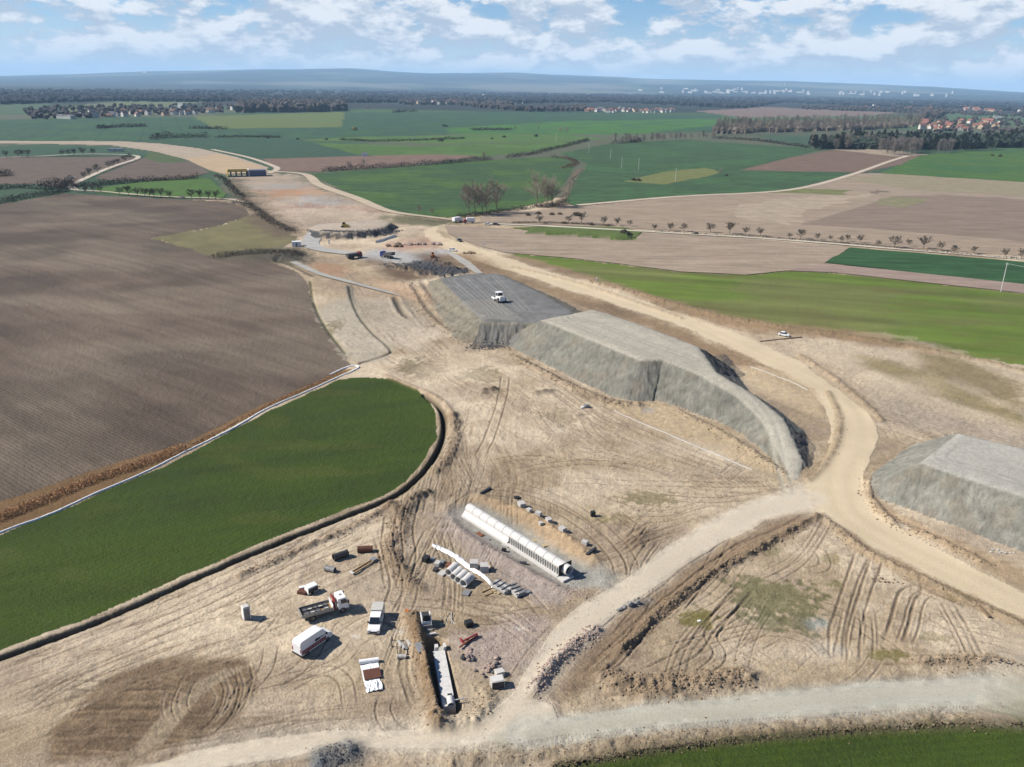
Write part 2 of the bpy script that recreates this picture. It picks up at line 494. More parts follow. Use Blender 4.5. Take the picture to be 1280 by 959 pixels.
region('ploughed_field', 'pinkish bare strip below the dark green field', (0.330, 0.250, 0.200), [(1030, 330), (1150, 342), (1280, 356), (1600, 394), (1600, 402), (1280, 367), (1160, 354), (1040, 341), (985, 339)], None, 1, 0, 0, .6, .15)
region('green_field', 'dark green field below the tree-lined lane', (0.040, 0.100, 0.038), [(1063, 310), (1160, 318), (1280, 328), (1600, 362), (1600, 394), (1280, 356), (1150, 342), (1032, 329)], ((1063, 315), (1280, 340)), 9, .4, 1, .8, .25)
region('meadow', 'grassy mound strip beside the tree-lined lane', (0.115, 0.155, 0.045), [(640, 285), (720, 283), (780, 285), (802, 290), (795, 300), (760, 300), (700, 294)], None, 1, 0, 1, .8, .4)

# ---- far roadworks, lanes
region('roadworks', 'far strip of bare earth curving through the fields', (0.42, 0.345, 0.255), [(-500, 176), (0, 176.5), (90, 177), (150, 177), (200, 180), (250, 186), (300, 198), (336, 210), (330, 216), (280, 218), (262, 213), (235, 200), (190, 189), (140, 182), (60, 180), (0, 179.6), (-500, 179.4)], None, 1, 0, 0, .5, .2)
region('roadworks', 'orange-tan end of the far earth strip by the bridge', (0.48, 0.36, 0.225), [(232, 199), (275, 193), (326, 208), (330, 214), (280, 218), (262, 213)], None, 1, 0, 0, .5, .12)
strip('lane', 'pale lane running beside the far roadworks', (0.55, 0.47, 0.36), [(265, 187), (310, 197), (342, 208), (346, 212), (336, 217)], 6)
strip('lane', 'pale lane from the far lane bend to the village', (0.56, 0.49, 0.39), [(-300, 199), (0, 197), (100, 193), (160, 194), (172, 198), (140, 209), (112, 221), (90, 232), (94, 238)], 5)
strip('lane', 'pale lane below the row of trees on the left', (0.52, 0.45, 0.34), [(94, 238), (130, 240), (200, 246), (280, 249), (312, 254)], 4)
strip('lane', 'pale lane lined with bare fruit trees on the right', (0.60, 0.54, 0.43), [(612, 280), (700, 284), (810, 290), (960, 299), (1100, 310), (1280, 325), (1600, 356)], 4.2)
strip('lane', 'thin pale track between the wheat and the far plough', (0.56, 0.47, 0.36), [(722, 257), (850, 246), (985, 238), (1060, 220), (1112, 202), (1135, 195)], 6)
strip('lane', 'pale earth road along the edge of the dark wheat field', (0.52, 0.43, 0.31), [(330, 214), (380, 218), (400, 232), (445, 248), (485, 264), (540, 272), (580, 277)], [8, 8, 9, 8, 5, 4])

# ---- the site
region('x', 'x', (0.42, 0.335, 0.245), [(285, 222), (335, 214), (380, 222), (420, 242), (470, 262), (480, 275), (400, 285), (365, 282), (330, 255)], None, 1, 0, 0, 3, .3, new=False)
region('x', 'x', (0.34, 0.33, 0.30), [(318, 232), (370, 230), (392, 240), (350, 243)], None, 1, 0, 0, 3, .3, new=False)
region('x', 'x', (0.46, 0.27, 0.15), [(320, 238), (385, 234), (402, 244), (345, 248)], None, 1, 0, 0, 4, .3, new=False)
region('x', 'x', (0.36, 0.345, 0.315), [(360, 246), (405, 246), (430, 256), (380, 260)], None, 1, 0, 0, 4, .3, new=False)
region('x', 'x', (0.34, 0.21, 0.15), [(345, 254), (470, 262), (480, 267), (360, 259)], None, 1, 0, 0, 3, .3, new=False)
region('x', 'x', (0.50, 0.40, 0.29), [(350, 262), (440, 262), (470, 272), (430, 278), (400, 285), (372, 284)], None, 1, 0, 0, 3, .2, new=False)
region('x', 'x', (0.17, 0.155, 0.09), [(470, 270), (520, 270), (575, 278), (545, 284), (500, 281)], None, 1, 0, .4, 2, .5, new=False)
region('x', 'x', (0.155, 0.115, 0.075), [(280, 226), (296, 222), (318, 250), (340, 262), (376, 290), (352, 300), (318, 285), (302, 262)], None, 1, 0, .3, 2, .6, new=False)
region('x', 'x', (0.13, 0.11, 0.075), [(262, 322), (300, 314), (345, 312), (372, 306), (388, 318), (376, 330), (335, 329)], None, 1, 0, .2, 2, .6, new=False)
# asphalt-grey yard with the lorries, and the dark broken rock below it
region('gravel_yard', 'pale grey gravel yard where the tipper lorries stand', (0.43, 0.42, 0.39), [(440, 322), (470, 312), (520, 316), (560, 310), (566, 318), (530, 326), (502, 330), (480, 328)], None, 1, 0, 0, 1.2, .12, near=True)
region('rock_fill', 'dark grey broken rock fill below the gravel yard', (0.075, 0.078, 0.082), [(482, 330), (502, 331), (540, 322), (575, 336), (590, 341), (548, 347), (520, 342)], None, 1, 0, 0, 2.0, .5, near=True)
region('x', 'x', (0.16, 0.11, 0.07), [(455, 320), (480, 329), (520, 343), (545, 347), (500, 350), (470, 335)], None, 1, 0, 0, 2, .5, new=False)
region('x', 'x', (0.15, 0.105, 0.07), [(516, 318), (548, 316), (580, 335), (550, 330)], None, 1, 0, 0, 2, .5, new=False)
region('x', 'x', (0.30, 0.205, 0.12), [(552, 318), (590, 314), (634, 336), (622, 342), (592, 340)], None, 1, 0, 0, 1.5, .4, new=False)
region('x', 'x', (0.40, 0.25, 0.18), [(480, 308), (520, 300), (548, 300), (540, 310), (500, 313)], None, 1, 0, 0, 3, .5, new=False)
strip('gravel_road', 'grey gravel ramp curving up to the far rock embankment', (0.43, 0.42, 0.385), [(445, 318), (405, 313), (388, 306), (392, 297), (398, 289)], [8, 8, 9, 10, 10])
strip('gravel_road', 'narrow grey gravel haul path below the yard', (0.42, 0.405, 0.36), [(558, 314), (580, 328), (600, 343)], [3, 5, 3])
strip('gravel_road', 'narrow grey path crossing the stripped ground', (0.40, 0.385, 0.34), [(366, 328), (400, 343), (440, 354), (480, 365), (500, 371)], [3.4, 3.4, 3.0, 2.0, .4])
# stripped ground by the ploughed field: pale marl pans
region('x', 'x', (0.50, 0.435, 0.33), [(398, 385), (436, 370), (452, 395), (488, 435), (470, 452), (440, 452), (420, 425), (402, 400)], None, 1, 0, 0, 1.5, .2, new=False)
region('x', 'x', (0.52, 0.44, 0.325), [(446, 376), (492, 372), (520, 385), (548, 420), (520, 440), (492, 430), (460, 400)], None, 1, 0, 0, 2, .25, new=False)
region('x', 'x', (0.52, 0.37, 0.24), [(455, 350), (500, 352), (530, 366), (540, 378), (500, 372)], None, 1, 0, 0, 2, .25, new=False)
region('x', 'x', (0.44, 0.28, 0.17), [(385, 328), (425, 330), (435, 345), (395, 342)], None, 1, 0, 0, 2, .3, new=False)
strip('x', 'x', (0.20, 0.18, 0.14), [(436, 358), (441, 378), (452, 400), (470, 420), (488, 437), (482, 444), (450, 455)], [2.4, 2.4, 2, 1.6, 1.4, 1.2], new=False)

# haul road and gravel roads
region('haul_road', 'wide yellow earth haul road sweeping past the embankments', YELL, [(566, 279), (550, 284), (545, 289), (556, 297), (600, 311), (660, 331), (740, 356), (850, 391), (930, 419), (1000, 452), (1050, 488), (1085, 515), (1098, 535), (1095, 560), (1080, 590), (1080, 615), (1096, 642), (1140, 670), (1210, 706), (1280, 740), (1450, 822), (1450, 866), (1280, 772), (1210, 743), (1150, 715), (1090, 684), (1045, 655), (1020, 640), (1000, 622), (1002, 604), (1020, 590), (1036, 565), (1040, 540), (1034, 512), (1010, 484), (950, 453), (850, 407), (740, 371), (660, 346), (600, 327), (552, 310), (532, 296), (530, 289), (548, 281)], None, 1, 0, 0, .6, .12, near=True)
region('gravel_road', 'pale gravel road from the haul road down past the pipes', (0.64, 0.55, 0.41), [(1004, 604), (940, 626), (880, 655), (820, 694), (770, 732), (722, 758), (690, 790), (660, 835), (640, 868), (612, 893), (575, 908), (500, 912), (420, 912), (330, 922), (250, 938), (150, 965), (150, 985), (300, 955), (440, 935), (560, 935), (640, 922), (700, 905), (690, 880), (665, 872), (690, 838), (722, 804), (760, 776), (800, 745), (850, 712), (900, 680), (960, 652), (1018, 640)], None, 1, 0, 0, .9, .14, near=True)
region('gravel_road', 'grey-green gravel road along the bottom of the picture', (0.465, 0.438, 0.342), [(1500, 832), (1280, 843), (1100, 852), (980, 863), (860, 878), (760, 887), (690, 898), (640, 908), (600, 925), (640, 930), (700, 920), (800, 911), (900, 902), (1000, 895), (1120, 888), (1280, 878), (1500, 868)], None, 1, 0, 0, .9, .14, near=True)
region('x', 'x', (0.47, 0.43, 0.33), [(1500, 868), (1280, 878), (1000, 895), (800, 911), (640, 930), (520, 950), (640, 948), (800, 926), (1000, 908), (1280, 895), (1500, 886)], None, 1, 0, 0, 2.2, .2, new=False)
# churned brown verges either side of the haul road
region('x', 'x', (0.30, 0.21, 0.125), [(600, 330), (660, 349), (740, 374), (850, 411), (950, 457), (1008, 487), (1030, 512), (1022, 512), (990, 488), (930, 462), (880, 440), (800, 404), (720, 380), (640, 352)], None, 1, 0, 0, 1.6, .35, new=False)
region('x', 'x', (0.31, 0.215, 0.13), [(640, 322), (740, 352), (850, 386), (930, 414), (1000, 446), (1052, 484), (1090, 514), (1112, 520), (1080, 492), (1020, 446), (940, 406), (840, 378), (740, 346), (660, 322)], None, 1, 0, 0, 1.6, .35, new=False)
region('x', 'x', (0.33, 0.24, 0.145), [(1048, 660), (1110, 696), (1200, 742), (1280, 776), (1280, 786), (1190, 752), (1100, 708), (1040, 668)], None, 1, 0, 0, 1.2, .3, new=False)
region('x', 'x', (0.42, 0.31, 0.19), [(1092, 640), (1140, 664), (1210, 702), (1280, 736), (1280, 715), (1200, 680), (1110, 640), (1086, 618)], None, 1, 0, 0, 1.4, .3, new=False)
# brown rutted band beside the pale road
region('x', 'x', (0.30, 0.215, 0.135), [(1015, 640), (960, 655), (900, 684), (850, 716), (790, 760), (740, 800), (690, 850), (660, 878), (720, 868), (760, 835), (800, 798), (840, 760), (900, 718), (960, 682), (1010, 655)], None, 1, 0, 0, 1.5, .25, new=False)
# ploughed-up brown patch bottom left
region('x', 'x', (0.215, 0.150, 0.090), [(58, 950), (60, 910), (90, 895), (110, 868), (130, 848), (190, 826), (250, 822), (305, 826), (318, 860), (290, 905), (240, 922), (170, 940), (110, 948)], None, 1, 0, 0, 1.4, .3, new=False)
# pinkish broken stone round the pipes
region('x', 'x', (0.45, 0.365, 0.30), [(590, 790), (650, 770), (690, 775), (680, 800), (650, 840), (610, 850), (580, 830), (565, 800)], None, 1, 0, 0, 3, .3, new=False)
region('x', 'x', (0.44, 0.365, 0.31), [(545, 645), (570, 640), (600, 665), (650, 700), (720, 735), (690, 755), (640, 735), (590, 700), (560, 670)], None, 1, 0, 0, 2.5, .3, new=False)
region('x', 'x', (0.36, 0.35, 0.30), [(580, 640), (590, 628), (650, 655), (720, 690), (775, 720), (770, 735), (720, 725), (640, 690)], None, 1, 0, 0, 2, .25, new=False)
region('x', 'x', (0.50, 0.36, 0.215), [(620, 632), (650, 636), (700, 665), (745, 695), (735, 705), (680, 680)], None, 1, 0, 0, 2, .25, new=False)
# yellow flats either side of the main embankment
region('x', 'x', (0.53, 0.41, 0.255), [(760, 506), (805, 503), (850, 512), (905, 538), (975, 585), (985, 598), (930, 580), (850, 545), (770, 515)], None, 1, 0, 0, 1.2, .18, new=False)
region('x', 'x', (0.55, 0.43, 0.275), [(925, 458), (950, 458), (1000, 478), (1025, 500), (1032, 522), (1000, 512), (960, 490), (930, 470)], None, 1, 0, 0, 1.5, .15, new=False)
# bare land right of the haul road
region('x', 'x', (0.53, 0.435, 0.305), [(930, 412), (1050, 420), (1150, 432), (1280, 470), (1500, 520), (1500, 600), (1280, 545), (1150, 530), (1100, 515), (1030, 465)], None, 1, 0, 0, 4, .3, new=False)
region('x', 'x', (0.215, 0.170, 0.080), [(1140, 438), (1200, 450), (1280, 482), (1280, 516), (1220, 490), (1160, 470)], None, 1, 0, .3, 1.8, .6, new=False)
region('x', 'x', (0.235, 0.190, 0.085), [(1060, 440), (1150, 462), (1230, 500), (1280, 520), (1280, 535), (1190, 500), (1090, 465)], None, 1, 0, .3, 1.8, .6, new=False)
region('x', 'x', (0.30, 0.205, 0.115), [(790, 366), (860, 382), (940, 402), (1050, 412), (1130, 428), (1200, 446), (1130, 438), (1000, 420), (920, 412), (850, 392)], None, 1, 0, .1, 2, .5, new=False)
region('x', 'x', (0.40, 0.33, 0.25), [(1100, 500), (1280, 540), (1500, 590), (1500, 640), (1280, 560), (1180, 540), (1110, 530)], ((1100, 500), (1280, 545)), 1.6, .3, 0, 3, .2, new=False)
# weedy islands inside the triangle and elsewhere: thin moss and grass on the soil
WEEDS = ((870, 772, 26, 14, (.19, .165, .045), .85), (975, 745, 62, 26, (.20, .185, .085), .75), (985, 778, 44, 12, (.17, .165, .08), .6), (1042, 732, 14, 7, (.20, .18, .07), .6), (1040, 698, 16, 7, (.24, .20, .08), .6), (1112, 818, 30, 9, (.22, .19, .06), .75), (1168, 798, 22, 7, (.25, .21, .09), .7), (1195, 745, 16, 7, (.28, .22, .10), .7), (965, 688, 18, 8, (.21, .19, .08), .6), (815, 622, 40, 9, (.24, .205, .105), .6), (765, 650, 26, 8, (.25, .21, .10), .5), (600, 470, 30, 10, (.27, .225, .125), .5), (512, 460, 22, 12, (.25, .21, .12), .6), (420, 407, 12, 9, (.20, .16, .07), .7), (530, 462, 30, 14, (.26, .21, .13), .5), (700, 520, 34, 12, (.29, .235, .14), .45))


def weeds(weight):
    for (gx, gy, ax, ay, s, op) in WEEDS:
        p, qx, qy = px(gx, gy), px(gx + ax, gy), px(gx, gy + ay)
        ex, ey = abs(qx[0] - p[0]), abs(qy[1] - p[1])
        i = np.nonzero((np.abs(X - p[0]) < ex * 2.6) & (np.abs(Y - p[1]) < ey * 2.6))
        e = np.hypot((X[i] - p[0]) / ex, (Y[i] - p[1]) / ey) + (N_MID[i] - .5) * 1.5 + (N_SML[i] - .5) * 1.6
        k = sstep(1.1, 0.55, e) * (REG[i] == 0)
        lerp_at(i, k * op * weight, s)
        GRASS[i] = np.maximum(GRASS[i], k * .5)


weeds(1.0)
# bluish clay and pale stone-dust stains
DUSTS = ((1025, 780, 18, 8, (.36, .385, .36), .6), (1040, 812, 20, 7, (.36, .385, .36), .5), (1010, 815, 70, 14, PALE, .6), (1090, 760, 20, 9, PALE, .7), (110, 800, 60, 16, PALE, .7), (90, 830, 50, 20, PALE, .6), (445, 797, 8, 3.5, (.62, .57, .48), .9), (500, 790, 8, 5, (.62, .57, .48), .8), (650, 786, 10, 3.5, (.66, .61, .53), .9), (760, 600, 60, 16, PALE, .6), (640, 540, 70, 26, PALE, .45), (580, 500, 40, 24, PALE, .45), (810, 512, 10, 4, (.40, .40, .37), .8), (1130, 660, 10, 4, (.42, .41, .38), .5), (880, 590, 70, 12, (.44, .36, .25), .5), (1000, 690, 40, 12, PALE, .6), (1180, 790, 60, 16, PALE, .55), (930, 815, 50, 14, PALE, .5), (460, 800, 80, 30, PALE, .35), (380, 880, 90, 22, PALE, .35), (260, 780, 90, 24, PALE, .45), (700, 620, 40, 12, PALE, .6), (840, 560, 60, 14, PALE, .6), (1150, 480, 70, 14, PALE, .6), (1060, 440, 60, 10, PALE, .6), (560, 470, 40, 16, PALE, .5))


def dusts(weight):
    for (gx, gy, ax, ay, s, op) in DUSTS:
        p, qx, qy = px(gx, gy), px(gx + ax, gy), px(gx, gy + ay)
        ex, ey = abs(qx[0] - p[0]), abs(qy[1] - p[1])
        i = np.nonzero((np.abs(X - p[0]) < ex * 2.4) & (np.abs(Y - p[1]) < ey * 2.4) & (REG == 0))
        e = np.hypot((X[i] - p[0]) / ex, (Y[i] - p[1]) / ey) + (N_MID[i] - .5) * 1.4 + (N_SML[i] - .5)
        lerp_at(i, sstep(1.3, 0.3, e) * op * weight, s)


dusts(1.0)
# ------------------------------------------------------------------ relief of the site
site = (REG == 0) | np.isin(REG, [i for i, r in enumerate(REGIONS) if r[0] in ('haul_road', 'gravel_road', 'gravel_yard', 'rock_fill', 'roadworks')])
isroad = np.isin(REG, [i for i, r in enumerate(REGIONS) if r[0] in ('haul_road', 'gravel_road', 'gravel_yard')])
rough = np.where(REG == 0, 1.0, 0.0) * (RR < 640)
rough = np.where(isroad, 0.07, rough)
rough = np.where(FLAT, 0.0, rough)
for _ in range(9):                            # wear fades out over a metre or two, not at a line
    rough = (rough * 2 + np.roll(rough, 1, 0) + np.roll(rough, -1, 0) + np.roll(rough, 1, 1) + np.roll(rough, -1, 1) + np.roll(rough, 3, 1) + np.roll(rough, -3, 1)) / 8
rough = np.where(FLAT, 0.0, rough)
Z += ((N_BIG - .5) * 1.1 * np.clip(RR / 150, .4, 1) + (N_MID - .5) * 0.55 + (N_SML - .5) * 0.22 + (N_FIN - .5) * 0.08) * rough
rockm = np.isin(REG, [i for i, r in enumerate(REGIONS) if r[0] == 'rock_fill'])
Z += rockm * (np.abs(N_MID - .5) * 5 + (N_SML - .5) * 1.6)
field = np.isin(REG, [i for i, r in enumerate(REGIONS) if r[0] == 'ploughed_field'])
Z += field * (RR < 500) * ((N_SML - .5) * 0.22 + (N_FIN - .5) * 0.10)
gfm = np.isin(REG, [i for i, r in enumerate(REGIONS) if r[0] in ('green_field', 'meadow', 'verge')])
Z += gfm * (RR < 500) * ((N_SML - .5) * 0.16 + (N_FIN - .5) * 0.10)

# long light and dark streaks left by the plough
pl_id = [i for i, r in enumerate(REGIONS) if r[1].startswith('large brown ploughed')][0]
m = REG == pl_id
A, B = px(151, 427), px(285, 475)
d = (B - A) / np.hypot(*(B - A))
u = (X[m] - A[0]) * d[0] + (Y[m] - A[1]) * d[1]
v = -(X[m] - A[0]) * d[1] + (Y[m] - A[1]) * d[0] + (N_BIG[m] - .5) * 6
q = fbm(u / 45, v / 2.2, 5, 181, .62)
bl = fbm(X[m] / 34 + 9, Y[m] / 26, 3, 187)
C[m] *= ((1 + (q - .5) * .65) * (1 - .26 * sstep(.48, .70, bl) + .15 * sstep(.45, .3, bl)))[:, None]
Z[m] += (q - .5) * .12
for lab_, sc_, am_ in (('olive green field', (90, 7), .9), ('dark green crop field with', (40, 5), .55), ('green crop field at the bottom', (30, 4), .5)):
    m = REG == [i for i, r in enumerate(REGIONS) if r[1].startswith(lab_)][0]
    q = fbm(X[m] / sc_[0] + Y[m] / (sc_[0] * 2), (Y[m] + X[m] * (.25 if 'olive' in lab_ else -.45)) / sc_[1], 4, 191, .6)
    C[m] *= (1 + (q - .5) * am_)[:, None]
    k = (sstep(.54, .70, fbm(X[m] / 16, Y[m] / 7, 4, 195)) * (.38 if 'olive' in lab_ else .16))[:, None]
    C[m] = C[m] * (1 - k) + np.array((.17, .145, .055))[None] * k
# streaky ground: dozer blades and wheels have dragged the soil along these directions
streaks = [((60, 850), (330, 740), 190, 1.0), ((380, 690), (500, 640), 70, 1.0), ((350, 840), (440, 790), 80, .8), ((300, 890), (460, 900), 80, .9),
           ((600, 520), (560, 640), 80, .9), ((700, 560), (830, 600), 90, .9), ((640, 470), (760, 540), 80, .8), ((840, 620), (960, 625), 90, .9),
           ((980, 720), (900, 790), 90, .9), ((1100, 720), (1080, 830), 90, .8), ((1200, 760), (1280, 800), 90, .7), ((860, 830), (960, 780), 70, .9),
           ((800, 760), (960, 670), 70, 1.0), ((1120, 500), (1280, 550), 140, 1.0), ((450, 410), (490, 440), 70, .9), ((520, 680), (540, 640), 50, .9),
           ((1000, 450), (1200, 490), 110, .7), ((640, 780), (560, 760), 60, .8), ((500, 860), (490, 800), 60, .7), ((800, 920), (1280, 885), 200, .9), ((760, 360), (900, 410), 100, .8)]
wsum = np.zeros(X.shape, np.float32) + 1e-4
ssum = np.zeros(X.shape, np.float32)
for n, (a, b, rad, st) in enumerate(streaks):
    A, B = px(*a), px(*b)
    M = (A + B) / 2
    d = (B - A) / np.hypot(*(B - A))
    radm = np.hypot(*(B - A)) * 0.75
    m = (np.hypot(X - M[0], Y - M[1]) < radm * 1.6) & (REG == 0)
    u = (X[m] - M[0]) * d[0] + (Y[m] - M[1]) * d[1]
    v = -(X[m] - M[0]) * d[1] + (Y[m] - M[1]) * d[0]
    v = v + (N_BIG[m] - .5) * 9 + 1.2 * np.sin(u / 17.0 + n)
    q = fbm(u / 13, v / 0.7, 4, 101 + n, 0.66)
    w = st * sstep(1.6, 0.5, np.hypot(u, v) / radm)
    ssum[m] += w * (q - .5) * 2
    wsum[m] += w
ST = ssum / np.maximum(wsum, 1.0)
ST = ST * ~FLAT
Z += ST * 0.11
lerp_col(sstep(0.04, 0.45, ST), PALE, 0.6)
lerp_col(sstep(-0.04, -0.45, ST), (0.225, 0.160, 0.100), 0.7)


def profile(idx, o, w):
    return np.exp(-(o / w) ** 2)


def groove(pts, w=0.5, depth=0.25, c=DARK, a=0.4, berm=0.6, smooth=True, power=2):
    """one furrow or ditch line with thrown-up edges"""
    P = smooth_line(pxs(pts)) if smooth else pxs(pts)
    idx, d, s, al = line_dist(P, X, Y, w * 4)
    br = 0.75 + 0.5 * N_MID[idx]
    g = np.exp(-(d / w) ** power) * br
    b = np.exp(-((d - 1.7 * w) / (0.7 * w)) ** 2) * (0.5 + N_SML[idx])
    Z[idx] += -depth * g + depth * berm * b
    lerp_at(idx, np.clip(g, 0, 1) * a, c)


SOFT = (REG == 0) & ~FLAT


def tracks(pts, gauge=2.1, w=0.32, depth=0.22, c=(.17, .12, .075), a=0.75, cleat=0.0, pale=0.12):
    """the two ruts of one vehicle's way"""
    P = smooth_line(pxs(pts))
    idx, d, s, al = line_dist(P, X, Y, gauge + 2)
    k = SOFT[idx]
    idx, d, s, al = tuple(i[k] for i in idx), d[k], s[k], al[k]
    if len(d) == 0:
        return
    w, depth = w * .5, depth * .55
    o = d * s + (N_MID[idx] - .5) * 0.5
    L = al.max()
    end = sstep(0, 4, al) * sstep(L, L - 4, al)
    for k in (-1, 1):
        e = np.abs(o - k * gauge / 2)
        g = np.exp(-(e / w) ** 2) * end
        b = np.exp(-((e - 1.8 * w) / (0.7 * w)) ** 2) * end
        cl = (0.5 + 0.5 * np.sin(al * 2 * math.pi / 0.75)) * cleat if cleat else 0
        Z[idx] += -depth * g * (1 - cl) + depth * 0.3 * b * (.4 + N_SML[idx])
        lerp_at(idx, np.clip(g, 0, 1) * a, c)
        lerp_at(idx, np.clip(b, 0, 1) * pale, PALE)


def mound(pts, w, h, c=None, a=0.6, lump=0.6, seed=0):
    """a low ridge of heaped soil along a line"""
    P = smooth_line(pxs(pts))
    idx, d, s, al = line_dist(P, X, Y, w * 2.5)
    n = fbm(X[idx] / 1.3, Y[idx] / 1.3, 3, 200 + seed)
    g = np.exp(-(d / w) ** 2)
    Z[idx] += h * g * (1 - lump + 2 * lump * n)
    if c is not None:
        lerp_at(idx, np.clip(g * 1.6, 0, 1) * a * (0.5 + n), c)


# the long way marks one can follow in the picture
TR = [([(632, 468), (628, 500), (614, 545), (600, 572)], 2.4, .4, .3), ([(1080, 690), (1060, 750), (1048, 790), (1048, 830)], 2.6, .45, .32), ([(1096, 694), (1078, 740), (1066, 790), (1064, 832)], 2.4, .4, .25),
      ([(1158, 735), (1135, 742), (1126, 775), (1116, 806)], 2.6, .5, .45), ([(1170, 738), (1148, 748), (1140, 780), (1130, 808)], 2.2, .35, .3),
      ([(935, 730), (905, 765), (880, 800)], 2.4, .45, .35), ([(800, 846), (830, 832), (865, 812), (890, 780), (930, 742)], 2.3, .4, .35),
      ([(1022, 640), (980, 665), (920, 690), (860, 735), (800, 785), (740, 840)], 2.6, .5, .3), ([(1010, 650), (960, 672), (900, 706), (840, 755), (780, 808), (730, 850)], 2.4, .45, .28),
      ([(940, 665), (880, 700), (820, 748), (770, 795)], 2.2, .35, .25),
      ([(640, 590), (680, 582), (740, 578), (800, 585)], 2.2, .4, .32), ([(610, 578), (660, 572), (700, 576)], 2.2, .35, .28),
      ([(560, 640), (600, 615), (660, 622), (720, 650), (765, 690), (780, 725)], 2.4, .4, .2), ([(555, 630), (600, 605), (670, 612), (735, 645), (782, 690), (795, 728)], 2.2, .35, .18),
      ([(700, 600), (800, 604), (900, 606), (980, 604)], 2.4, .35, .2), ([(770, 612), (860, 625), (930, 622), (990, 610)], 2.2, .35, .2), ([(720, 560), (800, 580), (880, 600), (960, 600)], 2.4, .35, .16),
      ([(700, 478), (760, 520), (850, 560), (930, 592)], 2.3, .35, .16), ([(690, 488), (750, 530), (840, 570), (920, 598)], 2.3, .35, .16),
      ([(490, 640), (485, 680), (495, 730), (480, 770)], 2.2, .4, .25), ([(520, 620), (510, 660), (512, 700), (500, 740)], 2.2, .4, .3), ([(540, 660), (525, 690), (515, 720)], 2.1, .35, .25),
      ([(0, 842), (100, 802), (220, 752), (330, 700), (420, 662)], 2.2, .3, .16), ([(0, 868), (110, 830), (240, 772), (360, 714), (450, 672)], 2.2, .3, .16), ([(0, 895), (100, 862), (180, 820)], 2.2, .3, .18), ([(150, 800), (260, 752), (370, 700)], 2.1, .3, .14), ([(30, 882), (130, 838), (230, 800)], 2.1, .3, .18),
      ([(270, 830), (290, 860), (276, 900), (240, 930)], 2.0, .3, .2), ([(300, 822), (305, 860), (270, 905)], 2.0, .3, .18), ([(250, 835), (230, 860), (225, 885), (240, 905)], 2.0, .28, .18), ([(150, 950), (240, 930), (350, 910), (450, 905)], 2.2, .35, .18), ([(110, 959), (220, 940), (320, 925), (430, 920)], 2.2, .35, .18), ([(300, 860), (350, 850), (420, 830), (450, 800)], 2.0, .28, .14), ([(340, 800), (330, 840), (290, 880)], 2.0, .28, .14), ([(340, 870), (400, 840), (430, 850), (440, 890)], 2.0, .28, .15), ([(420, 770), (380, 830), (330, 860)], 2.0, .28, .12),
      ([(490, 860), (480, 890), (500, 915), (560, 925)], 2.1, .3, .18), ([(610, 890), (640, 860), (665, 820), (700, 780)], 2.2, .3, .12),
      ([(560, 770), (610, 775), (660, 765), (700, 762)], 2.1, .35, .2), ([(500, 752), (560, 756), (620, 770), (680, 772)], 2.1, .35, .22), ([(520, 762), (580, 748), (640, 752)], 2.0, .3, .2),
      ([(770, 640), (800, 660), (830, 650)], 2.0, .4, .35), ([(805, 652), (790, 676), (760, 690)], 2.0, .4, .35), ([(860, 655), (820, 668), (775, 690)], 2.1, .4, .28),
      ([(960, 452), (1050, 470), (1150, 505), (1280, 545)], 2.6, .4, .16), ([(1100, 512), (1200, 532), (1280, 552)], 2.6, .4, .2), ([(1090, 520), (1180, 536), (1280, 560)], 2.6, .4, .2), ([(990, 440), (1060, 430), (1100, 445), (1060, 470)], 2.6, .5, .2),
      ([(900, 800), (960, 790), (1010, 800), (1040, 830)], 2.0, .3, .2), ([(1000, 715), (1030, 708), (1025, 690), (1000, 684)], 2.0, .3, .25), ([(870, 850), (900, 820), (890, 790), (930, 760)], 2.0, .35, .28), ([(900, 800), (940, 815), (975, 835)], 2.0, .35, .25), ([(960, 740), (1040, 760), (1100, 800), (1140, 830)], 2.0, .3, .2), ([(1150, 760), (1200, 790), (1280, 810)], 2.1, .3, .18),
      ([(450, 375), (465, 400), (490, 425)], 2.2, .35, .2), ([(505, 375), (520, 400), (545, 425), (560, 440)], 2.2, .4, .25), ([(498, 470), (525, 452), (560, 440)], 2.0, .4, .3), ([(560, 470), (600, 490), (640, 486)], 2.2, .35, .2), ([(430, 338), (440, 352), (452, 370)], 2.2, .4, .3)]
for t, g, w, dp in TR:
    tracks(t, g, w, dp, cleat=0.35 if dp > .27 else 0)
# many fainter passes of wheels and tracks over the open soil
for k in range(115):
    zone = streaks[rng.integers(len(streaks))]
    A, B = np.array(zone[0], float), np.array(zone[1], float)
    c0_ = A + (B - A) * rng.uniform(-.2, 1.2) + rng.normal(0, 26, 2)
    dv = (B - A) / np.hypot(*(B - A)) * rng.uniform(25, 70)
    a_ = rng.normal(0, .35)
    dv = np.array([dv[0] * math.cos(a_) - dv[1] * math.sin(a_), dv[0] * math.sin(a_) + dv[1] * math.cos(a_)])
    bend = np.array([-dv[1], dv[0]]) * rng.normal(0, .13)
    pts = [tuple(c0_ - dv), tuple(c0_ + bend), tuple(c0_ + dv)]
    if min(p[1] for p in pts) < 330:
        continue
    c_in = in_poly(GFP, np.array([px(*p)[0] for p in pts]), np.array([px(*p)[1] for p in pts])).any()
    if c_in:
        continue
    for b_ in range(rng.integers(1, 4)):
        sh_ = rng.normal(0, 5, 2)
        tracks([(p[0] + sh_[0] * (1 + .3 * rng.normal()), p[1] + sh_[1]) for p in pts], rng.uniform(1.7, 2.3), rng.uniform(.26, .42), rng.uniform(.06, .2), a=rng.uniform(.25, .7), pale=.2, cleat=rng.choice([0, 0, .4]))
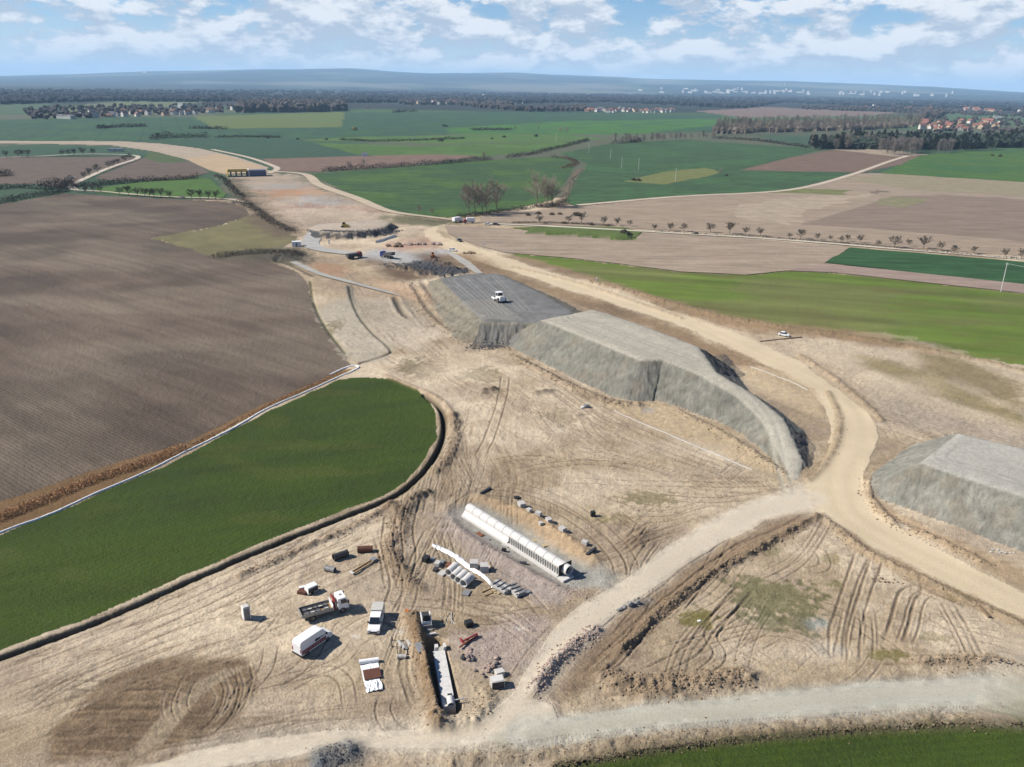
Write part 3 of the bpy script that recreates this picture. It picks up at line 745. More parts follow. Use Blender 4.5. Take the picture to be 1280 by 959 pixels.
# the soil's own stains show through what the wheels have dragged about
STAIN_W = .8
for st_ in list(STAINS):
    if np.hypot(*np.median(pxs(st_[3]), 0)) < 560:
        region(*st_, new=False)
weeds(.6)
dusts(.6)
# the turned brown patch at the bottom left: dragged by the blade, crossed by a pale wheel strip
A = px(180, 880)
m = np.nonzero((np.abs(X - A[0]) < 34) & (np.abs(Y - A[1]) < 22) & (REG == 0))
q = fbm((X[m] - A[0]) / 9, (Y[m] - A[1] + (N_MID[m] - .5) * 2) / .55, 4, 611, .65)
dk = sstep(.30, .20, C[m][:, 0])
C[m] *= (1 + (q - .46) * 1.5 * dk)[:, None]
Z[m] += (q - .5) * .14 * dk
strip('x', 'x', (0.34, 0.265, 0.175), [(158, 955), (190, 925), (228, 880), (262, 852), (300, 835)], [3.0, 3.4, 3.2, 2.6, 1.0], .5, False, .3)
for t in ([(228, 852), (214, 868), (214, 890), (232, 905)], [(240, 850), (224, 872), (228, 895)], [(262, 845), (280, 870), (262, 905)], [(285, 832), (296, 862), (280, 900), (250, 925)], [(305, 840), (300, 875), (270, 915)]):
    tracks(t, 2.0, .3, .14, c=(.36, .28, .19), a=.7)
# wheel bands polished on the roads
for pts, w, c in (([(560, 288), (600, 318), (740, 363), (850, 398), (930, 434), (1010, 470), (1062, 512), (1070, 550), (1050, 600), (1062, 640), (1110, 675), (1210, 724), (1400, 812)], 2.2, (.62, .50, .325)),
                  ([(1015, 622), (940, 640), (870, 680), (800, 728), (740, 772), (690, 826), (650, 880), (600, 912), (500, 922), (380, 925), (260, 948)], 2.4, (.63, .56, .44)),
                  ([(1500, 848), (1280, 858), (1100, 867), (960, 880), (800, 898), (660, 914)], 1.8, (.50, .495, .42)), ([(1500, 860), (1280, 869), (1100, 878), (960, 889), (800, 904), (660, 920)], 1.6, (.52, .49, .40))):
    P = smooth_line(pxs(pts))
    idx, d, s, al = line_dist(P, X, Y, 9)
    for off in (-2.0, 1.9):
        k = np.exp(-((d * s - off + (N_MID[idx] - .5) * 1.5) / (w * .55)) ** 2) * (0.2 + 1.0 * N_BIG[idx])
        lerp_at(idx, np.clip(k, 0, 1) * 0.8, c)
        Z[idx] -= 0.05 * k

# drain ditch round the green field, its spoil bank and the cut behind it
DITCH = [(-300, 936), (0, 824), (100, 786), (200, 743), (330, 687), (430, 647), (487, 624), (516, 603), (540, 576), (553, 547), (554, 522), (546, 506), (530, 495)]
groove(DITCH, 1.05, .25, (.085, .070, .035), .75, .1, power=4)
groove(DITCH, 0.5, 1.3, (.025, .02, .014), .97, .05, power=5)  # both strokes paint the ditch's shade as dark colour
mound([(300, 722), (380, 686), (440, 660), (490, 632)], .8, .5, BROWN, .5, .8, 1)
mound([(490, 632), (500, 660), (488, 690), (505, 720), (520, 735)], 1.6, .7, BROWN, .55, .8, 2)
mound([(505, 640), (520, 622), (532, 616)], 1.6, 1.0, DARK, .5, .8, 3)
mound([(565, 520), (570, 545), (562, 570), (545, 590)], 1.4, .7, BROWN, .5, .8, 4)
mound([(480, 470), (510, 482), (540, 495), (560, 510), (568, 530)], .9, .4, (.36, .25, .15), .5, .6, 5)
# crumbly banks beside the roads
mound([(670, 862), (690, 832), (720, 805), (745, 788)], 1.0, .7, (.40, .34, .29), .6, .8, 6)
mound([(775, 815), (800, 790), (840, 752), (880, 722), (940, 690), (1000, 658), (1020, 648)], .9, .75, (.20, .145, .09), .6, .9, 7)
mound([(760, 845), (800, 858), (860, 856), (930, 846)], 2.0, 1.0, (.27, .20, .13), .6, .9, 8)
mound([(1150, 830), (1220, 826), (1290, 828), (1400, 820)], 1.2, .8, (.33, .25, .165), .5, .9, 9)
mound([(1025, 645), (1080, 690), (1150, 724), (1230, 760), (1290, 790)], 1.0, .55, (.40, .31, .20), .5, .8, 10)
mound([(560, 955), (640, 948), (760, 934), (900, 918), (1100, 904), (1280, 898), (1450, 892)], 1.3, .45, (.30, .225, .14), .6, .9, 11)
mound([(700, 957), (800, 940), (900, 927), (1100, 911), (1280, 906)], .8, .25, (.14, .12, .065), .6, .9, 12)
mound([(1035, 490), (1048, 520), (1046, 550), (1030, 580), (1010, 600)], 1.0, .28, (.30, .22, .13), .6, .8, 13)
mound([(1086, 600), (1088, 622), (1110, 650), (1160, 672), (1230, 705)], 1.0, .6, (.36, .27, .17), .5, .8, 14)
mound([(1000, 445), (1045, 475), (1080, 505), (1100, 525)], 1.2, .5, (.38, .28, .17), .5, .8, 15)
mound([(640, 446), (690, 472), (760, 503), (800, 507)], 1.4, .8, (.30, .23, .15), .6, .9, 16)
mound([(845, 512), (900, 540), (940, 565), (975, 590)], 1.0, .5, (.36, .29, .20), .5, .9, 17)
mound([(735, 353), (800, 368), (870, 388), (950, 405), (1050, 418), (1150, 436), (1230, 452), (1300, 470)], 1.5, .7, (.25, .185, .10), .6, .9, 18)
mound([(640, 334), (700, 348), (760, 366), (850, 398)], 1.4, .5, (.38, .28, .17), .4, .8, 19)
mound([(790, 760), (810, 752)], .9, .5, GREY, .5, .8, 20)
mound([(672, 492), (686, 490)], 1.6, .7, DARK, .5, .8, 21)
mound([(606, 490), (616, 488)], 1.3, .8, DARK, .6, .9, 22)
mound([(800, 668), (790, 680)], 2.0, .5, BROWN, .5, .9, 23)
# slit drain in the stripped ground
groove([(436, 358), (441, 378), (452, 400), (470, 420), (488, 437), (482, 444), (450, 455)], .45, .6, (.10, .09, .065), .7, .05)
groove([(494, 372), (502, 388), (510, 396)], 1.2, .8, DARK, .7, .4)
groove([(388, 352), (392, 378), (406, 408), (432, 442)], .6, .35, (.06, .075, .02), .75, .1)
groove([(384, 327), (372, 322), (352, 318), (346, 326), (362, 330), (392, 345)], 1.2, .6, (.05, .06, .04), .7, .3)

# trench of the drain under construction: sides fall to a flat bottom; spoil lies along its left
def trench(pts, half, depth, c=(.30, .215, .13)):
    P = pxs(pts)
    idx, d, s, al = line_dist(P, X, Y, half + 3)
    L = al.max()
    k = sstep(half + 0.6, half - 0.3, d)
    Z[idx] = Z[idx] * (1 - k) - depth * k
    lerp_at(idx, k, c)


TRENCH = [(542, 806), (562, 884)]
mound([(514, 772), (524, 800), (534, 840), (544, 885), (546, 905)], 1.25, 1.5, (.235, .155, .085), .85, .7, 30)
trench(TRENCH, 1.3, 1.3)
mound([(600, 860), (608, 880), (590, 900), (565, 908)], 1.3, .5, (.43, .34, .22), .5, .8, 31)
# bed of the pipe culvert
CULV = [(586, 640), (716, 716)]
P_ = pxs(CULV)
idx, d, s, al = line_dist(P_, X, Y, 8)
k = sstep(6.0, 3.0, d)
Z[idx] = Z[idx] * (1 - k) - 0.8 * k
lerp_at(idx, sstep(5.5, 2.5, d) * (0.6 + .4 * N_MID[idx]), (.40, .39, .34))
mound([(600, 622), (650, 638), (700, 668), (742, 700)], 1.5, .7, (.50, .36, .215), .6, .5, 32)
mound([(560, 634), (580, 668), (640, 705), (700, 735)], 1.2, .4, (.43, .35, .29), .3, .6, 33)
# dry pile of dark chippings at the bottom edge
mound([(405, 954), (430, 946)], 2.2, 1.3, (.20, .20, .19), .9, .4, 34)


# ---- embankments: a top outline with levels; the sides fall away from it
def embankment(name, label, top, slope, color, topcol, gully=0.35, seed=0, tracks_on=(), floor=0.0, topvar=0.08):
    W = np.array([[*px(x, y, z), z] for x, y, z in top])
    ring = []
    for i in range(len(W)):
        a, b = W[i], W[(i + 1) % len(W)]
        for t in np.linspace(0, 1, 9)[:-1]:
            ring.append(a + (b - a) * t)
    ring = np.array(ring)
    mg = W[:, 2].max() / slope + 4
    m = (X > W[:, 0].min() - mg) & (X < W[:, 0].max() + mg) & (Y > W[:, 1].min() - mg) & (Y < W[:, 1].max() + mg)
    idx = np.nonzero(m)
    x, y = X[idx], Y[idx]
    ins = in_poly(W[:, :2], x, y)
    # nearest point of the outline, and its level
    best = np.full(x.shape, 1e9)
    bz = np.zeros(x.shape)
    al = np.zeros(x.shape)
    s0 = 0
    for i in range(len(W)):
        a, b = W[i], W[(i + 1) % len(W)]
        e = b[:2] - a[:2]
        L = np.hypot(*e)
        t = np.clip(((x - a[0]) * e[0] + (y - a[1]) * e[1]) / L ** 2, 0, 1)
        d = np.hypot(x - a[0] - e[0] * t, y - a[1] - e[1] * t)
        k = d < best
        best[k] = d[k]
        bz[k] = (a[2] + (b[2] - a[2]) * t)[k]
        al[k] = (s0 + L * t)[k]
        s0 += L
    iw = np.zeros(x.shape)
    zz = np.zeros(x.shape)
    for rp in ring:
        q = 1.0 / ((x - rp[0]) ** 2 + (y - rp[1]) ** 2 + 0.5) ** 1.6
        iw += q
        zz += q * rp[2]
    zin = zz / iw
    n = fbm(x / 3.2, y / 3.2, 3, 300 + seed)
    g = fbm(al / 1.6, best / 14, 3, 320 + seed)
    fine = N_SML[idx] - .5
    side = bz - (best + (n - .5) * .7 * sstep(0, 2, best)) * slope + (g - .5) * gully * 2 * sstep(0, 2.5, best) + fine * .45 + (N_FIN[idx] - .5) * .3
    h = np.where(ins, zin + fine * 0.06 - .38 * np.exp(-best / .9), side - .38)
    h = np.where(ins, h, np.minimum(h, bz + .1))
    base = Z[idx]
    on = h > base + (0.0 if floor == 0 else floor)
    on |= ins
    sel = tuple(i[on] for i in idx)
    Z[sel] = np.maximum(h, base)[on] if not ins.all() else h[on]
    REGIONS.append((name, label))
    REG[sel] = len(REGIONS) - 1
    GRASS[sel] = 0
    ROW[sel] = 0
    v = 1 + ((g - .5) * .22 + (n - .5) * .3 + fine * .6)[:, None]
    cs = np.array(color)[None] * v
    rust = (sstep(.56, .7, fbm(x / 5, y / 5, 3, 340 + seed)) * .25)[:, None]
    cs = cs * (1 - rust) + np.array((.26, .20, .13))[None] * rust
    ct = np.array(topcol)[None] * (1 + ((n - .5) * 2 * topvar + fine * .12)[:, None])
    k = sstep(-0.25, .35, np.where(ins, best, -best))[:, None]
    C[sel] = (cs * (1 - k) + ct * k)[on]
    return sel, W


GRV = (0.215, 0.208, 0.170)
TOPG = (0.465, 0.430, 0.345)
EMB_B = embankment('embankment', 'dark grey compacted embankment carrying the white roller', [(604, 401, 5.0), (656, 403, 5.0), (700, 404, 5.0), (718, 389, 4.6), (672, 363, 3.6), (622, 341, 2.4), (580, 342, 2.4), (549, 347, 2.6), (572, 370, 3.8)], 0.42, (0.235, 0.212, 0.160), (0.195, 0.193, 0.182), .5, 1, topvar=.25)
EMB_C = embankment('embankment', 'large grey gravel embankment with a long curving ramp', [(676, 399, 8.0), (738, 424, 8.2), (801, 450, 8.0), (828, 449, 7.9), (875, 468, 6.9), (924, 497, 5.0), (952, 525, 3.5), (975, 568, 1.3), (990, 600, 0.0), (998, 600, 0.0), (1004, 575, 1.2), (980, 522, 3.9), (942, 491, 5.4), (896, 464, 7.2), (873, 432, 8.0), (815, 410, 8.2), (757, 390, 8.2), (741, 386, 8.2)], 0.64, GRV, TOPG, .07, 2)
EMB_D = embankment('embankment', 'pale grey gravel embankment at the right edge', [(1198, 540, 7.0), (1150, 577, 7.0), (1200, 594, 7.0), (1280, 620, 7.0), (1420, 664, 7.0), (1560, 640, 7.0), (1420, 590, 7.0), (1285, 560, 7.0)], 0.68, (0.255, 0.248, 0.205), (0.455, 0.435, 0.372), .06, 3)
EMB_E = embankment('embankment', 'low far embankment with a dark rock face', [(399, 289, 3.4), (430, 291, 3.4), (462, 288, 3.4), (482, 283, 3.4), (489, 278, 3.4), (478, 274, 3.0), (430, 277, 2.4), (396, 280, 1.6), (384, 285, .8)], 0.75, (0.07, 0.072, 0.072), (0.46, 0.385, 0.30), 1.0, 4)
GRM = embankment('grass_mound', 'long low grass-covered earth mound beside the lane', [(660, 288, 2.0), (720, 290, 2.4), (770, 294, 2.6), (786, 294, 2.6), (780, 289, 2.6), (720, 286, 2.2), (665, 285, 2.0)], 0.7, (0.10, 0.150, 0.040), (0.12, 0.165, 0.045), .5, 5)
GRASS[GRM[0]] = 1
# roller lanes and turning marks on top of the embankments
def top_tracks(pts, z, gauge=2.2, w=.35, c=(.30, .28, .225), a=.55):
    P = smooth_line(np.array([px(x, y, z) for x, y in pts]))
    idx, d, s, al = line_dist(P, X, Y, gauge + 1)
    for k in (-1, 1):
        g = np.exp(-((d * s - k * gauge / 2) / w) ** 2)
        Z[idx] -= 0.08 * g
        lerp_at(idx, g * a, c)


top_tracks([(870, 448), (800, 425), (745, 405), (715, 397), (714, 390), (735, 389), (780, 401), (850, 428)], 8)
top_tracks([(835, 450), (760, 424), (713, 402), (708, 393), (728, 388), (770, 396)], 8, 2.0, .3)
top_tracks([(880, 455), (930, 492), (965, 525), (990, 590)], 4.5, 2.0, .5, (.45, .43, .355), .6)
top_tracks([(1190, 556), (1178, 572), (1230, 588), (1300, 612)], 7, 2.2, .35, (.36, .35, .30))
for k in range(11):
    q = k / 10.0
    top_tracks([(556 + 62 * q, 348 - 5 * q), (606 + 60 * q, 396 + 3 * q) if k < 6 else (640 + 40 * (q - .5), 392)], 3.6, 1.8, .4, (.30, .295, .275) if k % 3 else (.15, .152, .15), .6)
# pale sheet of fresh fill on the roller embankment
m_ = in_poly(np.array([px(x, y, 4.6) for x, y in [(573, 375), (618, 372), (656, 402), (606, 400)]]), X, Y)
lerp_col(m_ * (0.75 + 0.3 * (N_MID - .5)), (0.29, 0.275, 0.235), .8)
# dark faces: rock on the roller embankment's front; two flanks by the ramp turned near-black
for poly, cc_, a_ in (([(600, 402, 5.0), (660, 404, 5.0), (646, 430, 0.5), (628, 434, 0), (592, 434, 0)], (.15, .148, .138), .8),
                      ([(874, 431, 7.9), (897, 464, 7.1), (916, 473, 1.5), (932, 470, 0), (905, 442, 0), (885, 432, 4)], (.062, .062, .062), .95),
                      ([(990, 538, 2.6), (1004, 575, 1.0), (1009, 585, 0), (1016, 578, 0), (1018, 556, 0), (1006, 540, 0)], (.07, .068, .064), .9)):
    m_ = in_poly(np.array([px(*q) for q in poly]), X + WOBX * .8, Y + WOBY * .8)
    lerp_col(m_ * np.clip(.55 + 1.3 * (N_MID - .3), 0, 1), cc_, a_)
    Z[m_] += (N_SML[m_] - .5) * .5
# terraces on the roller embankment's left flank
for pts in ([(528, 352), (548, 378), (575, 402), (600, 412)], [(516, 356), (538, 388), (565, 412), (592, 424)]):
    groove([(x, y) for x, y in pts], 1.2, .35, (.23, .20, .15), .3, .6)

# hills on the horizon
HX = [-400, 0, 100, 210, 320, 440, 540, 640, 720, 800, 960, 1120, 1280, 1700]
HE = [2, 0.5, 3.5, 8.3, 11.7, 15.4, 13.2, 14.0, 12.2, 10.7, 9.8, 6.5, 1.0, 0.5]
th_of = np.arctan2(np.array(HX) - 640.0, FPX)
el = np.interp(TT, th_of, HE) / FPX
RD = 26000.0
prof = sstep(9500, RD, RR) * (1 - 0.35 * sstep(RD, 40000, RR))
amp = (CAM_H + RD * el)
Z += np.where(RR > 9000, prof * amp * (0.86 + 0.28 * fbm(X / 2600, Y / 2600, 4, 91)), 0)
hills_m = RR > 10500
REGIONS.append(('hills', 'blue wooded hills along the horizon'))
REG[hills_m] = len(REGIONS) - 1


def gz(x, y):
    """ground level under a point"""
    r, t = math.hypot(x, y), math.atan2(x, y)
    i = int(np.clip(np.searchsorted(GR, r) - 1, 0, NR - 2))
    half = R(35.5)
    j = int(np.clip((t + half) / (2 * half) * 1129, 0, 1128))
    fr = (r - GR[i]) / (GR[i + 1] - GR[i])
    ft = min(max((t - GT[j]) / (GT[j + 1] - GT[j]), 0), 1)
    return float((Z[i, j] * (1 - ft) + Z[i, j + 1] * ft) * (1 - fr) + (Z[i + 1, j] * (1 - ft) + Z[i + 1, j + 1] * ft) * fr)


ALB = 0.63          # soil and crop colours above are as they look in sunlight; this brings them to their base colour


# ------------------------------------------------------------------ ground material and the pieces of ground
def ground_material():
    m = bpy.data.materials.new('earth_and_crop')
    m.use_nodes = True
    n, l = m.node_tree.nodes, m.node_tree.links
    n.clear()
    at = nd(n, 'ShaderNodeAttribute', attribute_name='soil_col')
    au = nd(n, 'ShaderNodeAttribute', attribute_name='row_u')
    ar = nd(n, 'ShaderNodeAttribute', attribute_name='row_k')
    ag = nd(n, 'ShaderNodeAttribute', attribute_name='grass_k')
    ah = nd(n, 'ShaderNodeAttribute', attribute_name='rough_k')
    geo = nd(n, 'ShaderNodeNewGeometry')

    def noise(scale, detail, rough=.6):
        q = nd(n, 'ShaderNodeTexNoise')
        q.inputs['Scale'].default_value = scale
        q.inputs['Detail'].default_value = detail
        q.inputs['Roughness'].default_value = rough
        l.new(geo.outputs['Position'], q.inputs['Vector'])
        return q.outputs['Fac']
    fine = noise(2.6, 5, .7)
    broad = noise(0.06, 4)
    fibre = noise(5.5, 3, .75)
    stripe = mth(n, l, 'SINE', mth(n, l, 'MULTIPLY', mth(n, l, 'ADD', au.outputs['Fac'], mth(n, l, 'MULTIPLY', fine, 0.5)), 2 * math.pi))
    crumb = noise(1.15, 4, .75)
    v = mth(n, l, 'ADD', maprange(n, l, fine, .34, .66, -.19, .17), maprange(n, l, crumb, .57, .68, 0.0, -.24))
    v = mth(n, l, 'MULTIPLY', v, maprange(n, l, ah.outputs['Fac'], 0, 1, .25, 1.0))
    v = mth(n, l, 'ADD', v, maprange(n, l, broad, .3, .7, .94, 1.06))
    gv = mth(n, l, 'MULTIPLY', maprange(n, l, fibre, .3, .7, -.42, .42), ag.outputs['Fac'])
    sv = mth(n, l, 'MULTIPLY', mth(n, l, 'MULTIPLY', stripe, 0.24), ar.outputs['Fac'])
    v = mth(n, l, 'ADD', mth(n, l, 'ADD', v, gv), sv)
    vc = nd(n, 'ShaderNodeCombineXYZ')
    for i in range(3):
        l.new(v, vc.inputs[i])
    cc = mixc(n, l, 1.0, at.outputs['Color'], vc.outputs[0], 'MULTIPLY')
    bs = nd(n, 'ShaderNodeBsdfPrincipled')
    l.new(cc, bs.inputs['Base Color'])
    bs.inputs['Roughness'].default_value = 0.95
    bs.inputs['Specular IOR Level'].default_value = 0.15
    bh = mth(n, l, 'ADD', mth(n, l, 'MULTIPLY', mth(n, l, 'MULTIPLY', fine, .26), ah.outputs['Fac']), mth(n, l, 'MULTIPLY', mth(n, l, 'MULTIPLY', stripe, .05), ar.outputs['Fac']))
    bh = mth(n, l, 'ADD', bh, mth(n, l, 'MULTIPLY', mth(n, l, 'MULTIPLY', fibre, .16), ag.outputs['Fac']))
    bp = nd(n, 'ShaderNodeBump')
    bp.inputs['Strength'].default_value = 0.9
    bp.inputs['Distance'].default_value = 1.0
    l.new(bh, bp.inputs['Height'])
    l.new(bp.outputs[0], bs.inputs['Normal'])
    o = nd(n, 'ShaderNodeOutputMaterial')
    l.new(bs.outputs[0], o.inputs[0])
    return m


M_GROUND = ground_material()
# grit and crumbs of the soil, and road edges trodden into their surroundings
sm = (REG == 0) & (RR < 640)
C[sm] *= (1 + (N_SML[sm] - .5) * .42 + (N_FIN[sm] - .5) * .25 + (N_BIG[sm] - .5) * .5)[:, None]
emb = np.isin(REG, [i for i, r in enumerate(REGIONS) if r[0] == 'embankment'])
C[emb] *= (1 + (N_SML[emb] - .5) * .2 + (N_FIN[emb] - .5) * .25)[:, None]
edge = np.zeros(X.shape, bool)
rd_ = np.where(isroad, REG, 0)
for ax_, sh in ((0, 1), (0, -1), (1, 1), (1, -1)):
    edge |= np.roll(rd_, sh, ax_) != rd_
for _ in range(5):
    edge = edge | np.roll(edge, 1, 0) | np.roll(edge, -1, 0) | np.roll(edge, 1, 1) | np.roll(edge, -1, 1)
hr_ = REG == [i for i, r in enumerate(REGIONS) if r[0] == 'haul_road'][0]
he_ = hr_.copy()
for _ in range(4):
    he_ = he_ | np.roll(he_, 1, 0) | np.roll(he_, -1, 0) | np.roll(he_, 1, 1) | np.roll(he_, -1, 1)
P_ = px(1010, 622)
edge &= (RR < 640) & ~emb & (~he_ | (np.hypot(X - P_[0], Y - P_[1]) < 9))
for _ in range(7):
    B_ = (C + np.roll(C, 1, 0) + np.roll(C, -1, 0) + np.roll(C, 1, 1) + np.roll(C, -1, 1) + np.roll(C, 2, 1) + np.roll(C, -2, 1)) / 7
    C[edge] = B_[edge]
C[edge] *= (1 + (N_SML[edge] - .5) * .5)[:, None]
RGH = np.where(isroad, .3, np.where(emb, .7, 1.0)).astype(np.float32)
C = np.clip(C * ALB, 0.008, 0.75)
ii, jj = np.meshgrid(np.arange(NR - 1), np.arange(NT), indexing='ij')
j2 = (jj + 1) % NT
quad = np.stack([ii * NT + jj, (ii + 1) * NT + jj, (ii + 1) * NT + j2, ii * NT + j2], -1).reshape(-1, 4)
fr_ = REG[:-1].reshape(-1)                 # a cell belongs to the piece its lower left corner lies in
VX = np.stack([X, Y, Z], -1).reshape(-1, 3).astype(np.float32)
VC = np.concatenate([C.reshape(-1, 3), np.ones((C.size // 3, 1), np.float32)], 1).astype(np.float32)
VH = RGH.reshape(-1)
VU, VR, VG_ = U.reshape(-1), ROW.reshape(-1), GRASS.reshape(-1).astype(np.float32)
for rid, (nm, lab) in enumerate(REGIONS):
    q = quad[fr_ == rid]
    if len(q) == 0:
        continue
    uniq, inv = np.unique(q.reshape(-1), return_inverse=True)
    me = bpy.data.meshes.new(nm)
    me.vertices.add(len(uniq))
    me.vertices.foreach_set('co', VX[uniq].reshape(-1))
    me.loops.add(len(inv))
    me.loops.foreach_set('vertex_index', inv.astype(np.int32).reshape(-1))
    me.polygons.add(len(q))
    me.polygons.foreach_set('loop_start', np.arange(0, len(inv), 4, dtype=np.int32))
    me.polygons.foreach_set('use_smooth', np.ones(len(q), bool))
    me.update(calc_edges=True)
    a = me.attributes.new('soil_col', 'FLOAT_COLOR', 'POINT')
    a.data.foreach_set('color', VC[uniq].reshape(-1))
    for an, src in (('row_u', VU), ('row_k', VR), ('grass_k', VG_), ('rough_k', VH)):
        a = me.attributes.new(an, 'FLOAT', 'POINT')
        a.data.foreach_set('value', np.ascontiguousarray(src[uniq]))
    me.materials.append(M_GROUND)
    ob = bpy.data.objects.new(nm, me)
    col.objects.link(ob)
    ob['kind'] = 'structure'
    ob['label'] = lab
    ob['category'] = nm.replace('_', ' ')

# fields and lanes on the level: each a sheet with its own crop colour, mottling and drill rows
def field_material(name, color, alt, rowdir, period, strength, grass, var):
    m = bpy.data.materials.new(name)
    m.use_nodes = True
    n, l = m.node_tree.nodes, m.node_tree.links
    n.clear()
    geo = nd(n, 'ShaderNodeNewGeometry')

    def noise(scale, detail, rough=.6, stretch=None):
        q = nd(n, 'ShaderNodeTexNoise')
        q.inputs['Scale'].default_value = scale
        q.inputs['Detail'].default_value = detail
        q.inputs['Roughness'].default_value = rough
        if stretch is not None:
            mp = nd(n, 'ShaderNodeMapping')
            mp.inputs['Rotation'].default_value = (0, 0, stretch)
            mp.inputs['Scale'].default_value = (.12, 1, 1)
            l.new(geo.outputs['Position'], mp.inputs['Vector'])
            l.new(mp.outputs[0], q.inputs['Vector'])
        else:
            l.new(geo.outputs['Position'], q.inputs['Vector'])
        return q.outputs['Fac']
    ang = math.atan2(rowdir[1], rowdir[0]) if rowdir is not None else 0.3
    broad = noise(0.013, 5)
    mid = noise(0.10, 5, .65)
    fine = noise(1.3, 4, .7)
    streak = noise(0.22, 5, .6, -ang)
    c = tuple(q * ALB for q in color)
    if alt:
        alt = tuple(q * ALB for q in alt[:3]) + (alt[3],)
    cc = mixc(n, l, mth(n, l, 'MULTIPLY', maprange(n, l, broad, .44, .60, 0, 1, True), alt[3] if alt else 0.0), c, tuple(alt[:3]) if alt else c)
    v = mth(n, l, 'ADD', maprange(n, l, mid, .3, .7, 1 - var * .7, 1 + var * .7), maprange(n, l, fine, .3, .7, -.16, .16))
    v = mth(n, l, 'ADD', v, maprange(n, l, streak, .3, .7, -.14 - strength * .5, .14 + strength * .5))
    if rowdir is not None and strength > 0:
        sp = nd(n, 'ShaderNodeVectorMath', operation='DOT_PRODUCT')
        l.new(geo.outputs['Position'], sp.inputs[0])
        sp.inputs[1].default_value = (-rowdir[1] / period, rowdir[0] / period, 0)
        w = mth(n, l, 'ABSOLUTE', mth(n, l, 'SINE', mth(n, l, 'MULTIPLY', sp.outputs['Value'], math.pi)))
        lane = maprange(n, l, w, 0.0, 0.16, -strength, 0.0)
        v = mth(n, l, 'ADD', v, lane)
    vc = nd(n, 'ShaderNodeCombineXYZ')
    for i in range(3):
        l.new(v, vc.inputs[i])
    bs = nd(n, 'ShaderNodeBsdfPrincipled')
    l.new(mixc(n, l, 1.0, cc, vc.outputs[0], 'MULTIPLY'), bs.inputs['Base Color'])
    bs.inputs['Roughness'].default_value = 0.95
    bs.inputs['Specular IOR Level'].default_value = 0.12
    bp = nd(n, 'ShaderNodeBump')
    bp.inputs['Strength'].default_value = .8
    l.new(mth(n, l, 'MULTIPLY', fine, .25), bp.inputs['Height'])
    l.new(bp.outputs[0], bs.inputs['Normal'])
    o = nd(n, 'ShaderNodeOutputMaterial')
    l.new(bs.outputs[0], o.inputs[0])
    return m


for k, (nm, lab, color, P, rows, period, strength, grass, wob, var, alt) in enumerate(OVERLAYS):
    pts = []
    for i in range(len(P)):
        a, b = P[i], P[(i + 1) % len(P)]
        L = np.hypot(*(b - a))
        cnt = int(np.clip(L / max(4.0, 0.01 * np.hypot(*a)), 1, 60))
        for t in range(cnt):
            pts.append(a + (b - a) * t / cnt)
    pts = np.array(pts)
    j = np.clip(np.hypot(pts[:, 0], pts[:, 1]) / 300, .6, 4) * wob * .8
    pts = pts + np.stack([fbm(pts[:, 0] / 9, pts[:, 1] / 9, 3, 501) - .5, fbm(pts[:, 0] / 9, pts[:, 1] / 9, 3, 507) - .5], 1) * 2 * j[:, None]
    bm = bmesh.new()
    z = 0.04 + 0.008 * k
    f = bm.faces.new([bm.verts.new((p[0], p[1], z)) for p in pts])
    f.normal_update()
    if f.normal.z < 0:
        f.normal_flip()
    bmesh.ops.triangulate(bm, faces=[f], ngon_method='EAR_CLIP')
    me = bpy.data.meshes.new(nm)
    bm.to_mesh(me)
    bm.free()
    rd = None
    if rows is not None:
        a, b = px(*rows[0]), px(*rows[1])
        rd = (b - a) / np.hypot(*(b - a))
    me.materials.append(field_material('crop_' + nm, color, alt, rd, period, strength, grass, var))
    ob = bpy.data.objects.new(nm, me)
    col.objects.link(ob)
    ob['kind'] = 'structure'
    ob['label'] = lab
    ob['category'] = nm.replace('_', ' ')

# ------------------------------------------------------------------ the air
hz = bpy.data.meshes.new('haze')
bm = bmesh.new()
bmesh.ops.create_cube(bm, size=1.0)
bmesh.ops.scale(bm, vec=(92000, 92000, 700), verts=bm.verts)
bmesh.ops.translate(bm, vec=(0, 0, 345), verts=bm.verts)
bm.to_mesh(hz)
bm.free()
haze = bpy.data.objects.new('haze', hz)
col.objects.link(haze)
haze['kind'] = 'stuff'
haze['label'] = 'pale blue haze in the air over the whole plain'
haze['category'] = 'haze'
hm = bpy.data.materials.new('air')
hm.use_nodes = True
hm.node_tree.nodes.clear()
pv = hm.node_tree.nodes.new('ShaderNodeVolumePrincipled')
pv.inputs['Color'].default_value = (0.46, 0.72, 1.0, 1)
pv.inputs['Density'].default_value = 4.2e-5
pv.inputs['Anisotropy'].default_value = 0.0
ho = hm.node_tree.nodes.new('ShaderNodeOutputMaterial')
hm.node_tree.links.new(pv.outputs[0], ho.inputs['Volume'])
hz.materials.append(hm)
print('terrain done', round(time.time() - T0, 1))
